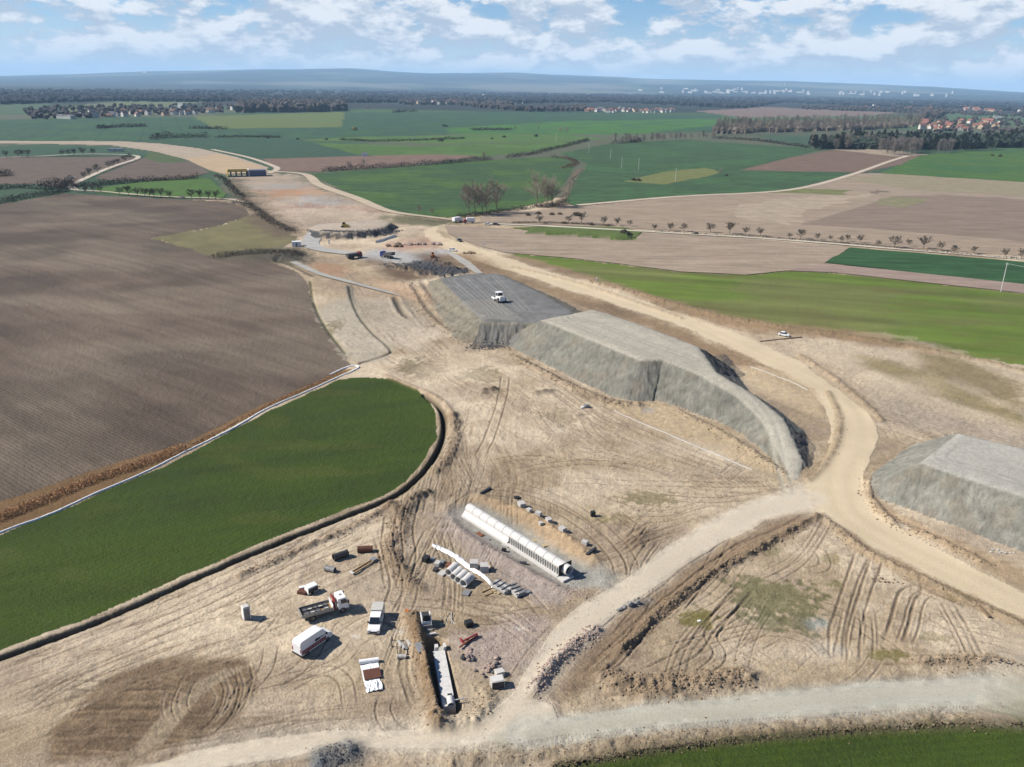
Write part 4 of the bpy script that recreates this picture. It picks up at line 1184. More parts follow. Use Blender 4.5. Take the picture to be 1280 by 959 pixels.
# ------------------------------------------------------------------ tools for things
def mat(name, c, rough=.6, metal=0.0, var=.12, scale=3.0, bump=0.0, spec=.4, dirt=0.0):
    """a painted or natural surface with mottling, and dust where dirt > 0"""
    c = tuple(q * .68 for q in c)
    m = bpy.data.materials.new(name)
    m.use_nodes = True
    n, l = m.node_tree.nodes, m.node_tree.links
    bs = n['Principled BSDF']
    tcn = nd(n, 'ShaderNodeTexCoord')
    q = nd(n, 'ShaderNodeTexNoise')
    q.inputs['Scale'].default_value = scale
    q.inputs['Detail'].default_value = 5
    q.inputs['Roughness'].default_value = .65
    l.new(tcn.outputs['Object'], q.inputs['Vector'])
    v = maprange(n, l, q.outputs['Fac'], .3, .7, 1 - var, 1 + var)
    vc = nd(n, 'ShaderNodeCombineXYZ')
    for i in range(3):
        l.new(v, vc.inputs[i])
    cc = mixc(n, l, 1.0, tuple(c), vc.outputs[0], 'MULTIPLY')
    if dirt:
        cc = mixc(n, l, maprange(n, l, q.outputs['Fac'], .42, .75, 0, dirt), cc, (.22, .165, .11))
    l.new(cc, bs.inputs['Base Color'])
    bs.inputs['Roughness'].default_value = rough
    bs.inputs['Metallic'].default_value = metal
    bs.inputs['Specular IOR Level'].default_value = spec
    if bump:
        bp = nd(n, 'ShaderNodeBump')
        bp.inputs['Strength'].default_value = bump
        bp.inputs['Distance'].default_value = .1
        l.new(q.outputs['Fac'], bp.inputs['Height'])
        l.new(bp.outputs[0], bs.inputs['Normal'])
    return m


M = dict(
    white=mat('white_paint', (.95, .95, .94), .35, dirt=.18), offwhite=mat('cream_paint', (.62, .60, .54), .5, dirt=.2), glass=mat('dark_glass', (.02, .025, .03), .08, spec=.7, var=.05),
    black=mat('black_plastic', (.018, .018, .018), .6), tyre=mat('tyre_rubber', (.022, .021, .02), .9, dirt=.3), rim=mat('wheel_steel', (.30, .30, .30), .4, .7),
    red=mat('red_paint', (.30, .025, .025), .45, dirt=.1), blue=mat('blue_paint', (.02, .05, .26), .4, dirt=.1), darkred=mat('dark_red_paint', (.25, .03, .03), .45), yellow=mat('yellow_paint', (.62, .44, .04), .5, dirt=.2),
    orange=mat('orange_paint', (.55, .16, .03), .5, dirt=.2), grey=mat('grey_paint', (.22, .22, .22), .55, dirt=.2), dark=mat('dark_grey_steel', (.055, .057, .062), .55, .2, dirt=.1), steel=mat('galvanised_steel', (.34, .34, .33), .5, .4),
    lamp=mat('lamp_glass', (.65, .65, .62), .15), redlamp=mat('red_lamp', (.35, .02, .02), .3), conc=mat('concrete', (.50, .48, .44), .9, var=.14, bump=.3), concw=mat('fresh_white_concrete', (.64, .62, .58), .9, var=.16, bump=.2), concd=mat('damp_concrete', (.26, .25, .23), .9, bump=.3),
    wood=mat('timber', (.33, .23, .12), .85, var=.25, scale=6), woodp=mat('pale_planks', (.48, .38, .22), .85, var=.2, scale=6), ply=mat('film_faced_plywood', (.12, .045, .022), .55, var=.2), rust=mat('rusty_steel', (.20, .075, .035), .8, var=.3), mud=mat('mud', (.20, .14, .085), .95, var=.3, bump=.6),
    pipe=mat('dark_plastic_pipe', (.055, .05, .048), .5), sheet=mat('white_plastic_sheet', (.92, .92, .91), .5, var=.05), stone=mat('grey_stone', (.27, .265, .25), .95, var=.3, scale=1.5, bump=.5), pinkst=mat('pink_stone', (.36, .27, .22), .95, var=.3, scale=1.5, bump=.5), clod=mat('soil_clod', (.27, .195, .12), .98, var=.3, scale=1.2), rock=mat('dark_rock', (.085, .085, .088), .95, var=.35, scale=1.0),
    cargo=mat('dark_grey_cargo_cover', (.09, .09, .095), .8), bark=mat('grey_brown_bark', (.18, .15, .12), .95, var=.25), twig=mat('twigs', (.34, .275, .215), .95, var=.3, scale=.6), twigd=mat('dark_twigs', (.105, .088, .066), .95, var=.35, scale=.5), birchbark=mat('birch_bark', (.42, .39, .35), .9, var=.2), birchtw=mat('birch_twigs', (.27, .235, .205), .95, var=.25, scale=.5), poptw=mat('poplar_twigs', (.27, .225, .175), .95, var=.3, scale=.4),
    pine=mat('pine_needles', (.022, .034, .020), .95, var=.4, scale=.5), hedge=mat('hedge_twigs', (.050, .045, .030), .95, var=.4, scale=.3), blossom=mat('white_blossom', (.52, .49, .44), .9, var=.2), willow=mat('yellow_willow', (.30, .25, .075), .9, var=.25), reed=mat('dry_reed', (.46, .26, .125), .95, var=.35, scale=.6), farwood=mat('far_wood', (.034, .032, .028), .95, var=.5, scale=.01), scrub=mat('pinkish_scrub', (.36, .26, .19), .95, var=.35, scale=.5), brush=mat('brown_brush', (.135, .10, .06), .95, var=.35, scale=.5),
    plaster=mat('white_plaster', (.66, .63, .57), .9, var=.12, scale=.2), plastery=mat('ochre_plaster', (.52, .40, .26), .9, var=.12, scale=.2), roofr=mat('red_roof_tiles', (.24, .10, .07), .85, var=.25, scale=.5), roofb=mat('brown_roof_tiles', (.155, .085, .06), .85, var=.25, scale=.5), roofg=mat('grey_roof', (.16, .16, .17), .8, var=.2, scale=.5), panel=mat('pale_panel_concrete', (.58, .57, .54), .9, var=.1, scale=.05))


class MB:
    """collects shapes into one mesh"""
    def __init__(s):
        s.v, s.f = [], []

    def add(s, vs, fs):
        o = len(s.v)
        s.v += [tuple(map(float, q)) for q in vs]
        s.f += [tuple(i + o for i in f) for f in fs]
        return s

    def box(s, x0, x1, y0, y1, z0, z1, tx=0.0, ty=0.0, rot=None, at=None):
        """box, its top drawn in by tx, ty on each side; rot/at turn it about its own origin"""
        vs = [(x0, y0, z0), (x1, y0, z0), (x1, y1, z0), (x0, y1, z0), (x0 + tx, y0 + ty, z1), (x1 - tx, y0 + ty, z1), (x1 - tx, y1 - ty, z1), (x0 + tx, y1 - ty, z1)]
        if rot is not None:
            mt = Matrix.Rotation(rot, 3, 'Z')
            vs = [tuple(mt @ Vector(q) + Vector(at or (0, 0, 0))) for q in vs]
        return s.add(vs, [(0, 3, 2, 1), (4, 5, 6, 7), (0, 1, 5, 4), (1, 2, 6, 5), (2, 3, 7, 6), (3, 0, 4, 7)])

    def prism(s, prof, y0, y1, inset=0.0, top_z=None):
        """side profile in x,z drawn across y; upper points may lean in by inset"""
        n = len(prof)
        zt = max(p[1] for p in prof)
        zb = min(p[1] for p in prof)
        def yy(p, y, sg):
            k = max(0, (p[1] - (top_z or zb)) / max(zt - (top_z or zb), 1e-6))
            return y + sg * inset * k
        vs = [(p[0], yy(p, y0, 1), p[1]) for p in prof] + [(p[0], yy(p, y1, -1), p[1]) for p in prof]
        fs = [tuple(range(n)), tuple(reversed(range(n, 2 * n)))] + [(i, i + n, (i + 1) % n + n, (i + 1) % n) for i in range(n)]
        return s.add(vs, fs)

    def tube(s, a, b, r0, r1=None, n=10, inner=None, cap=True):
        a, b = Vector(a), Vector(b)
        r1 = r0 if r1 is None else r1
        d = (b - a).normalized()
        u = d.orthogonal().normalized()
        w = d.cross(u)
        ang = [2 * math.pi * i / n for i in range(n)]
        ring = lambda c, r: [c + (u * math.cos(t) + w * math.sin(t)) * r for t in ang]
        if inner is None:
            vs = ring(a, r0) + ring(b, r1)
            fs = [(i, (i + 1) % n, (i + 1) % n + n, i + n) for i in range(n)]
            if cap:
                fs += [tuple(reversed(range(n))), tuple(range(n, 2 * n))]
            return s.add(vs, fs)
        vs = ring(a, r0) + ring(b, r1) + ring(a, inner) + ring(b, inner)
        fs = []
        for i in range(n):
            j = (i + 1) % n
            fs += [(i, j, j + n, i + n), (i + 2 * n, i + 3 * n, j + 3 * n, j + 2 * n), (i, i + 2 * n, j + 2 * n, j), (i + n, j + n, j + 3 * n, i + 3 * n)]
        return s.add(vs, fs)

    def lump(s, c, r, sq=.8, seed=None):
        """an irregular stone or clod, 12 corners"""
        t = (1 + 5 ** .5) / 2
        P = [(-1, t, 0), (1, t, 0), (-1, -t, 0), (1, -t, 0), (0, -1, t), (0, 1, t), (0, -1, -t), (0, 1, -t), (t, 0, -1), (t, 0, 1), (-t, 0, -1), (-t, 0, 1)]
        F = [(0, 11, 5), (0, 5, 1), (0, 1, 7), (0, 7, 10), (0, 10, 11), (1, 5, 9), (5, 11, 4), (11, 10, 2), (10, 7, 6), (7, 1, 8), (3, 9, 4), (3, 4, 2), (3, 2, 6), (3, 6, 8), (3, 8, 9), (4, 9, 5), (2, 4, 11), (6, 2, 10), (8, 6, 7), (9, 8, 1)]
        rz = random.uniform(0, 6.28)
        cs, sn = math.cos(rz), math.sin(rz)
        ex, ey = random.uniform(.75, 1.25), random.uniform(.75, 1.25)
        vs = []
        for p in P:
            k = r / 1.9 * random.uniform(.75, 1.2)
            x, y, z = p[0] * k * ex, p[1] * k * ey, p[2] * k * sq
            vs.append((c[0] + x * cs - y * sn, c[1] + x * sn + y * cs, c[2] + z))
        return s.add(vs, F)

    def build(s, name, m, parent=None, smooth=False, bevel=0.0):
        me = bpy.data.meshes.new(name)
        me.from_pydata(s.v, [], s.f)
        if bevel:
            bm = bmesh.new()
            bm.from_mesh(me)
            bmesh.ops.bevel(bm, geom=list(bm.edges), offset=bevel, segments=2, affect='EDGES', profile=.6)
            bm.to_mesh(me)
            bm.free()
        bm = bmesh.new()
        bm.from_mesh(me)
        bmesh.ops.recalc_face_normals(bm, faces=bm.faces)
        bm.to_mesh(me)
        bm.free()
        if smooth:
            me.polygons.foreach_set('use_smooth', np.ones(len(me.polygons), bool))
        me.materials.append(M[m] if isinstance(m, str) else m)
        o = bpy.data.objects.new(name, me)
        col.objects.link(o)
        o.parent = parent
        return o


def tag(o, label, cat, group=None, kind=None):
    o['label'] = label
    o['category'] = cat
    if group:
        o['group'] = group
    if kind:
        o['kind'] = kind
    return o


def thing(name, label, cat, at, rz=0.0, z=None, group=None):
    o = bpy.data.objects.new(name, None)
    o.empty_display_size = .5
    col.objects.link(o)
    o.location = (at[0], at[1], gz(at[0], at[1]) if z is None else z)
    o.rotation_euler = (0, 0, rz)
    return tag(o, label, cat, group)


def copy_thing(src, at, rz, label, scale=1.0, z=None, group=None):
    o = src.copy()
    col.objects.link(o)
    o.location = (at[0], at[1], gz(at[0], at[1]) if z is None else z)
    o.rotation_euler = (0, 0, rz)
    o.scale = (scale,) * 3 if isinstance(scale, (int, float)) else scale
    o['label'] = label
    if group:
        o['group'] = group
    for ch in src.children:
        c = ch.copy()
        col.objects.link(c)
        c.parent = o
        for g in ch.children:
            d = g.copy()
            col.objects.link(d)
            d.parent = c
    return o


def head(a, b, z=0.0):
    """compass turn of the line from picture point a to picture point b on the ground"""
    p, q = px(*a, z), px(*b, z)
    return math.atan2(q[1] - p[1], q[0] - p[0])


def wheel(parent, x, y, r=.36, w=.24, hub=True):
    t = MB().tube((x, y - w / 2, r), (x, y + w / 2, r), r, n=16).build('wheel', 'tyre', parent)
    if hub:
        MB().tube((x, y - w / 2 - .02, r), (x, y + w / 2 + .02, r), r * .58, n=12).build('rim', 'rim', t)
    return t


_ON = ['first', 'second', 'third', 'fourth', 'fifth', 'sixth', 'seventh', 'eighth', 'ninth', 'tenth', 'eleventh', 'twelfth', 'thirteenth', 'fourteenth', 'fifteenth', 'sixteenth', 'seventeenth', 'eighteenth', 'nineteenth']
_TE = {2: 'twent', 3: 'thirt', 4: 'fort', 5: 'fift', 6: 'sixt', 7: 'sevent', 8: 'eight', 9: 'ninet'}
ORD = [_ON[i - 1] if i < 20 else (_TE[i // 10] + ('ieth' if i % 10 == 0 else 'y-' + _ON[i % 10 - 1])) for i in range(1, 100)]
# ------------------------------------------------------------------ vehicles on the site
def crew_van():
    """white double-cab van seen from the front, with a cream box canopy behind"""
    o = thing('pickup_van', 'white front-facing van with a cream ribbed canopy over its rear', 'van', (px(470.5, 780)), head((474, 767), (467.6, 793)))
    b = MB().prism([(-2.9, .45), (-2.9, 1.15), (.15, 1.15), (1.55, 1.12), (2.55, .98), (2.85, .72), (2.85, .38), (2.5, .30), (-2.7, .30)], -.97, .97, .05).build('body', 'white', o, bevel=.05)
    MB().prism([(-.55, 1.12), (-.50, 2.02), (.95, 2.06), (1.62, 1.12)], -.94, .94, .13).build('cab', 'white', o, bevel=.05)
    MB().add([(1.02, -.74, 1.98), (1.02, .74, 1.98), (1.66, .84, 1.16), (1.66, -.84, 1.16)], [(0, 1, 2, 3)]).build('windscreen', 'glass', o)
    for s in (-1, 1):
        MB().add([(.45, s * .915, 1.22), (1.38, s * .925, 1.22), (.98, s * .86, 1.86), (.45, s * .855, 1.86)], [(0, 1, 2, 3)]).build('side_window', 'glass', o)
        MB().add([(-.45, s * .915, 1.22), (.35, s * .915, 1.22), (.35, s * .855, 1.86), (-.45, s * .855, 1.86)], [(0, 1, 2, 3)]).build('side_window', 'glass', o)
        MB().box(1.35, 1.52, s * 1.02 - .10, s * 1.02 + .10, 1.25, 1.5).build('mirror', 'black', o)
        MB().box(2.70, 2.88, s * .72 - .18, s * .72 + .18, .68, .86).build('headlight', 'lamp', o)
        for x in (-1.9, 1.9):
            wheel(o, x, s * .86)
    c = MB().box(-2.95, -.62, -.99, .99, 1.1, 2.12, .05, .10).build('canopy', 'offwhite', o, bevel=.04)
    for k in range(6):
        MB().box(-2.80 + k * .38, -2.74 + k * .38, -.86, .86, 2.115, 2.15).build('canopy_rib', 'offwhite', c)
    MB().box(2.80, 2.89, -.55, .55, .50, .64).build('grille', 'black', o)
    MB().box(2.72, 2.93, -.95, .95, .30, .46).build('bumper', 'grey', o)


def panel_van():
    o = thing('panel_van', 'white high-roofed panel van with dark red lettering on its shaded side', 'van', px(391.5, 807.5), head((377, 817), (406, 797)))
    b = MB().prism([(-3.1, .45), (-3.15, 2.2), (-3.0, 2.62), (-2.6, 2.70), (.9, 2.66), (1.35, 2.55), (2.15, 1.52), (2.85, 1.22), (3.05, .95), (3.08, .42), (2.7, .32), (-2.9, .32)], -1.0, 1.0, .14, 1.1).build('body', 'white', o, bevel=.07)
    MB().add([(1.42, -.82, 2.46), (1.42, .82, 2.46), (2.14, .90, 1.60), (2.14, -.90, 1.60)], [(0, 1, 2, 3)]).build('windscreen', 'glass', o)
    for s in (-1, 1):
        MB().add([(.75, s * .968, 1.45), (1.90, s * .968, 1.45), (1.45, s * .905, 2.15), (.75, s * .905, 2.15)], [(0, 1, 2, 3)]).build('side_window', 'glass', o)
        MB().box(1.75, 1.95, s * 1.10 - .09, s * 1.10 + .09, 1.45, 1.78).build('mirror', 'black', o)
        MB().box(2.85, 3.06, s * .78 - .16, s * .78 + .16, .85, 1.08).build('headlight', 'lamp', o)
        MB().box(-3.18, -3.10, s * .88 - .07, s * .88 + .07, 1.0, 1.5).build('tail_lamp', 'redlamp', o)
        for x in (-2.0, 2.05):
            wheel(o, x, s * .88)
    MB().add([(-.35, -.978, 1.35), (.65, -.978, 1.35), (.65, -.905, 2.1), (-.35, -.905, 2.1)], [(0, 1, 2, 3)]).build('side_panel_window', 'glass', o)
    g = MB().box(-2.95, 1.75, -1.012, -.998, .55, 1.20).build('side_graphic', 'darkred', o)
    x = -2.85
    rr = random.Random(4)
    while x < 1.6:
        w = rr.uniform(.10, .22)
        h0, h1 = rr.uniform(.62, .72), rr.uniform(.98, 1.12)
        MB().box(x, x + w * .45, -1.022, -1.0125, h0, h1).build('letter_stroke', 'offwhite', g)
        x += w + rr.uniform(.12, .28)
    MB().box(2.98, 3.12, -.98, .98, .32, .58).build('bumper', 'grey', o)
    MB().box(-3.2, -3.1, -.95, .95, .36, .55).build('rear_bumper', 'black', o)


def crane_truck():
    o = thing('flatbed_truck', 'white flatbed lorry with a folded dark red loader crane behind its cab', 'truck', px(405.5, 768), head((384, 774), (427, 762)))
    MB().box(-3.7, 3.2, -.42, .42, .62, .92).build('chassis', 'dark', o)
    bed = MB().box(-3.75, 1.15, -1.18, 1.18, 1.02, 1.18).build('bed', 'wood', o)
    for s in (-1, 1):
        MB().box(-3.75, 1.15, s * 1.2 - .035, s * 1.2 + .035, 1.02, 1.58).build('side_board', 'steel', bed)
    MB().box(-3.80, -3.72, -1.2, 1.2, 1.02, 1.62).build('tail_board', 'steel', bed)
    MB().box(1.15, 1.24, -1.2, 1.2, 1.02, 2.0).build('headboard', 'white', bed)
    # load of white blocks held by dark bars
    cab = MB().prism([(2.05, .75), (2.05, 2.72), (3.35, 2.78), (3.72, 1.75), (3.78, .75)], -1.15, 1.15, .06).build('cab', 'white', o, bevel=.06)
    MB().add([(3.40, -.98, 2.64), (3.40, .98, 2.64), (3.75, 1.04, 1.78), (3.75, -1.04, 1.78)], [(0, 1, 2, 3)]).build('windscreen', 'glass', cab)
    for s in (-1, 1):
        MB().add([(2.5, s * 1.155, 1.75), (3.55, s * 1.155, 1.75), (3.3, s * 1.10, 2.5), (2.5, s * 1.10, 2.5)], [(0, 1, 2, 3)]).build('side_window', 'glass', cab)
        MB().box(3.55, 3.75, s * 1.35 - .1, s * 1.35 + .1, 1.7, 2.3).build('mirror', 'black', cab)
        MB().box(3.72, 3.82, s * .85 - .18, s * .85 + .18, .85, 1.05).build('headlight', 'lamp', cab)
        wheel(o, 2.75, s * 1.0, .5, .3)
        wheel(o, -2.1, s * .98, .5, .5)
    MB().box(2.55, 2.95, -.22, .22, 2.745, 2.80).build('roof_hatch', 'grey', cab)
    MB().box(3.70, 3.86, -1.15, 1.15, .45, .78).build('bumper', 'grey', o)
    cr = MB().box(1.35, 1.9, -1.05, 1.05, .95, 1.3).build('crane', 'darkred', o)
    MB().box(1.45, 1.8, -.2, .2, 1.3, 2.5).build('crane_column', 'darkred', cr)
    MB().box(1.40, 1.60, -1.15, 1.15, 2.35, 2.6).build('crane_boom', 'red', cr)
    MB().box(1.65, 1.85, -1.1, 1.0, 2.1, 2.33).build('crane_boom', 'red', cr)
    MB().tube((1.62, -1.1, 2.45), (1.75, -1.1, 1.25), .09, n=8).build('crane_ram', 'steel', cr)
    # load
    L = [(-3.0, .45), (-2.2, .45), (-1.3, .45), (-.5, .45), (-2.9, -.55), (-2.0, -.55), (-1.1, -.55), (.2, -.5), (.3, .5)]
    for i, (x, y) in enumerate(L):
        w = .34 if i % 2 else .30
        p = thing('timber_crate', ORD[i] + ' dark crate of the load on the crane lorry bed', 'crate', (0, 0), 0, 0)
        MB().box(-w, w, -.38, .38, 0, .34).build('box', 'dark', p)
        MB().box(-w * .9, w * .9, -.36, -.12, .342, .36).build('lid', 'concw' if i % 2 else 'steel', p)
        mt = Matrix.Translation(o.location) @ Matrix.Rotation(o.rotation_euler[2], 4, 'Z') @ Matrix.Translation((x, y, 1.182))
        p.matrix_world = mt


def portable_toilet():
    o = thing('portable_toilet', 'white portable toilet cabin standing alone on the bare soil', 'toilet', px(308.5, 774), head((308, 774), (312, 781)))
    MB().box(-.56, .56, -.56, .56, .06, 2.1).build('cabin', 'white', o, bevel=.04)
    MB().box(-.5, .5, -.5, .5, 0, .06).build('skid', 'black', o)
    MB().prism([(-.6, 2.1), (-.45, 2.32), (.45, 2.32), (.6, 2.1)], -.6, .6, .15).build('roof', 'offwhite', o, bevel=.03)
    d = MB().box(.56, .585, -.42, .42, .12, 2.02).build('door', 'grey', o)
    MB().box(.585, .62, .3, .36, 1.0, 1.16).build('handle', 'black', d)
    MB().tube((-.4, .4, 2.2), (-.4, .4, 2.6), .05, n=8).build('vent_pipe', 'grey', o)


def skid_loader(at, rz):
    o = thing('skid_loader', 'small black and white skid loader beside the trench', 'loader', at, rz)
    MB().box(-1.3, .9, -.55, .55, .35, 1.1, .05, .03).build('body', 'white', o, bevel=.04)
    MB().box(-1.35, -.5, -.5, .5, 1.1, 1.45, .08, .05).build('engine_cover', 'dark', o)
    cab = MB().box(-.5, .75, -.5, .5, 1.1, 2.0, .06, .05).build('cab', 'black', o)
    MB().box(-.42, .6, -.42, .42, 2.0, 2.06).build('cab_roof', 'dark', cab)
    for s in (-1, 1):
        MB().prism([(-1.25, 1.35), (-1.1, 1.6), (.9, 1.25), (1.35, .45), (1.2, .4), (.75, 1.05)], s * .72 - .07, s * .72 + .07).build('lift_arm', 'white', o)
        for x in (-.75, .55):
            wheel(o, x, s * .75, .42, .28)
    MB().prism([(1.25, .12), (1.25, .75), (1.4, .75), (1.45, .25), (1.95, .18), (1.95, .12)], -.85, .85).build('bucket', 'steel', o)


crew_van()
panel_van()
crane_truck()
portable_toilet()
skid_loader(px(532.5, 781), head((530, 768), (535, 795)))


def roller():
    p = px(624, 376.5, 4.3)
    o = thing('soil_roller', 'white soil compactor roller parked on the dark grey embankment', 'roller', p, head((608, 366), (634, 381), 4.3))
    s_ = 1.25
    MB().tube((-2.0, -1.1, .78), (-2.0, 1.1, .78), .78, n=20).build('drum', 'steel', o)
    MB().box(-2.95, -1.0, -1.28, -1.12, .55, 1.0).build('drum_frame', 'white', o)
    MB().box(-2.95, -1.0, 1.12, 1.28, .55, 1.0).build('drum_frame', 'white', o)
    MB().box(-1.15, -.75, -1.2, 1.2, .5, 1.1).build('yoke', 'white', o)
    MB().box(-.7, 2.6, -.95, .95, .7, 1.75, .12, .08).build('engine_hood', 'white', o, bevel=.05)
    MB().box(.9, 2.4, -.7, .7, 1.75, 1.98, .1, .1).build('engine_cover', 'offwhite', o)
    c = MB().box(-.9, .6, -.8, .8, 1.5, 2.75, .08, .06).build('cab', 'glass', o)
    MB().box(-1.0, .7, -.92, .92, 2.752, 2.9).build('cab_roof', 'white', c)
    for x in (-.88, .58):
        for y in (-.78, .78):
            MB().box(x - .05, x + .05, y - .05, y + .05, 1.5, 2.75).build('cab_post', 'white', c)
    for s in (-1, 1):
        wheel(o, 1.6, s * 1.0, .78, .55)
    o.scale = (s_, s_, s_)


def tipper(name, label, at, rz, cabm, bodym, tilt=0.0, flip=False):
    o = thing(name, label, 'truck', at, rz)
    MB().box(-4.0, 3.9, -.42, .42, .75, 1.05).build('chassis', 'dark', o)
    cab = MB().prism([(2.2, .9), (2.2, 2.95), (3.6, 3.0), (3.95, 1.9), (4.0, .9)], -1.22, 1.22, .06).build('cab', cabm, o, bevel=.06)
    MB().add([(3.63, -1.0, 2.85), (3.63, 1.0, 2.85), (3.985, 1.06, 1.95), (3.985, -1.06, 1.95)], [(0, 1, 2, 3)]).build('windscreen', 'glass', cab)
    for s in (-1, 1):
        MB().add([(2.6, s * 1.225, 1.9), (3.75, s * 1.225, 1.9), (3.5, s * 1.17, 2.75), (2.6, s * 1.17, 2.75)], [(0, 1, 2, 3)]).build('side_window', 'glass', cab)
        for x in (3.0, -1.3, -2.7):
            wheel(o, x, s * 1.0, .54, .34 if x > 0 else .55)
    body = MB().prism([(-4.1, 0), (-4.3, 1.35), (1.95, 1.5), (2.0, 0)], -1.25, 1.25).build('tipper_body', bodym, o, bevel=.04)
    MB().box(-4.05, 1.8, -1.08, 1.08, 1.42, 1.5).build('load', 'rock', body)
    for k in range(5):
        for s in (-1, 1):
            MB().box(-3.4 + k * 1.15, -3.28 + k * 1.15, s * 1.30 - .05, s * 1.30 + .05, .05, 1.35).build('rib', bodym, body)
    body.location = (0, 0, 1.1)
    if tilt:
        body.rotation_euler = (0, tilt, 0)
        body.location = (-.4, 0, 1.25)
    MB().box(3.9, 4.08, -1.2, 1.2, .5, .9).build('bumper', 'grey', o)
    return o


roller()
tipper('tipper_lorry', 'tipper lorry with a dark red cab and dark grey body in the yard', px(443, 323), head((430, 325), (456, 321)), 'darkred', 'cargo')
tipper('tipper_lorry', 'tipper lorry with a blue cab and tilted dark body in the yard', px(484, 322.5), head((497, 325), (472, 320)), 'blue', 'cargo', .16)


def dozer(at, rz, z=None, m='yellow', label='yellow bulldozer on top of the low rock-faced embankment'):
    o = thing('bulldozer', label, 'bulldozer', at, rz, z)
    for s in (-1, 1):
        MB().prism([(-2.0, .35), (-1.7, .95), (1.5, .95), (1.9, .35), (1.5, 0), (-1.6, 0)], s * 1.1 - .28, s * 1.1 + .28).build('track', 'tyre', o)
    MB().box(-1.5, 1.7, -.75, .75, .6, 1.75, .1, .05).build('body', m, o, bevel=.05)
    c = MB().box(-1.2, .3, -.7, .7, 1.75, 2.95, .06, .06).build('cab', 'glass', o)
    MB().box(-1.3, .4, -.8, .8, 2.952, 3.1).build('cab_roof', m, c)
    MB().prism([(2.3, .05), (2.15, .7), (2.3, 1.35), (2.42, 1.35), (2.3, .7), (2.45, .05)], -1.7, 1.7).build('blade', m, o)
    for s in (-1, 1):
        MB().box(.2, 2.3, s * 1.45 - .1, s * 1.45 + .1, .45, .7).build('push_arm', m, o)
    return o


dozer(px(431, 283, 3.4), head((424, 283), (438, 283.4)), None)
dozer(px(541, 322), head((540, 316), (543, 324)), None, 'orange', 'small orange and white bulldozer on the dark rock fill').scale = (.8, .8, .8)


def car(label, at, rz, m='white', long=4.4, name='parked_car'):
    o = thing(name, label, 'car', at, rz)
    h = long / 2
    MB().prism([(-h, .35), (-h, .85), (-h * .9, .95), (h * .55, .92), (h * .95, .72), (h, .35)], -.86, .86, .04).build('body', m, o, bevel=.05)
    c = MB().prism([(-h * .85, .93), (-h * .62, 1.42), (h * .12, 1.45), (h * .52, .92)], -.8, .8, .15).build('cabin', 'glass', o)
    MB().prism([(-h * .62, 1.425), (-h * .58, 1.48), (h * .08, 1.50), (h * .12, 1.455)], -.66, .66).build('roof', m, c)
    for s in (-1, 1):
        for x in (-h * .6, h * .62):
            wheel(o, x, s * .76, .32, .2)
    return o


car('white car parked at the right edge of the gravel yard', px(566, 314), head((561, 313.5), (571, 314.5)))
car('dark car driving on the haul road near the crossroads', px(574.5, 302), head((571, 300), (578, 303)), 'dark')
car('white car parked off the haul road by the olive field', px(980, 420.5), head((974, 420), (986, 422)), 'white', 3.7)
car('white car parked under the trees by the crossroads lane', px(610, 281.5), head((604, 281), (616, 281.5)))
car('dark car behind the white car under the crossroads trees', px(620, 281.5), head((614, 281), (626, 281.5)), 'dark')


def box_truck(label, at, rz, boxm='white', cabm='white'):
    o = thing('box_truck', label, 'truck', at, rz)
    MB().box(-3.6, 1.4, -1.2, 1.2, 1.0, 3.3).build('cargo_box', boxm, o, bevel=.04)
    MB().box(-3.6, 3.4, -.4, .4, .6, .98).build('chassis', 'dark', o)
    c = MB().prism([(1.6, .6), (1.6, 2.4), (2.7, 2.45), (3.4, 1.5), (3.5, .6)], -1.1, 1.1, .06).build('cab', cabm, o, bevel=.05)
    MB().add([(2.74, -.9, 2.36), (2.74, .9, 2.36), (3.38, .95, 1.55), (3.38, -.95, 1.55)], [(0, 1, 2, 3)]).build('windscreen', 'glass', c)
    for s in (-1, 1):
        for x in (2.4, -2.2):
            wheel(o, x, s * .95, .45, .3)


box_truck('white box truck at the crossroads at the end of the haul road', px(572, 278), head((568, 278.5), (575, 277.5)))
box_truck('white and rust lorry right of the crossroads', px(586, 279), head((590, 279), (582, 279.2)), 'white', 'darkred')


def hut(label, at, rz, L, W, H, m, name='site_hut', roof='roofg'):
    o = thing(name, label, 'hut', at, rz)
    MB().box(-L / 2, L / 2, -W / 2, W / 2, 0, H).build('wall', m, o)
    MB().box(-L / 2 - .1, L / 2 + .1, -W / 2 - .1, W / 2 + .1, H + .003, H + .15).build('roof', roof, o)
    d = MB().box(-.45, .45, -W / 2 - .03, -W / 2 - .002, .05, 2.0).build('door', 'grey', o)
    return o


hut('small white site hut at the start of the gravel ramp', px(371, 308), .2, 4.5, 2.4, 2.5, 'white', roof='white')
hut('long pale blue shed beside the far roadworks', px(145, 189.5), .05, 16, 7, 3.5, 'offwhite', 'far_shed', 'steel')
hut('lone white hut at the edge of the brown strip', px(456, 195.5), .05, 7, 5, 4, 'white', roof='roofg')


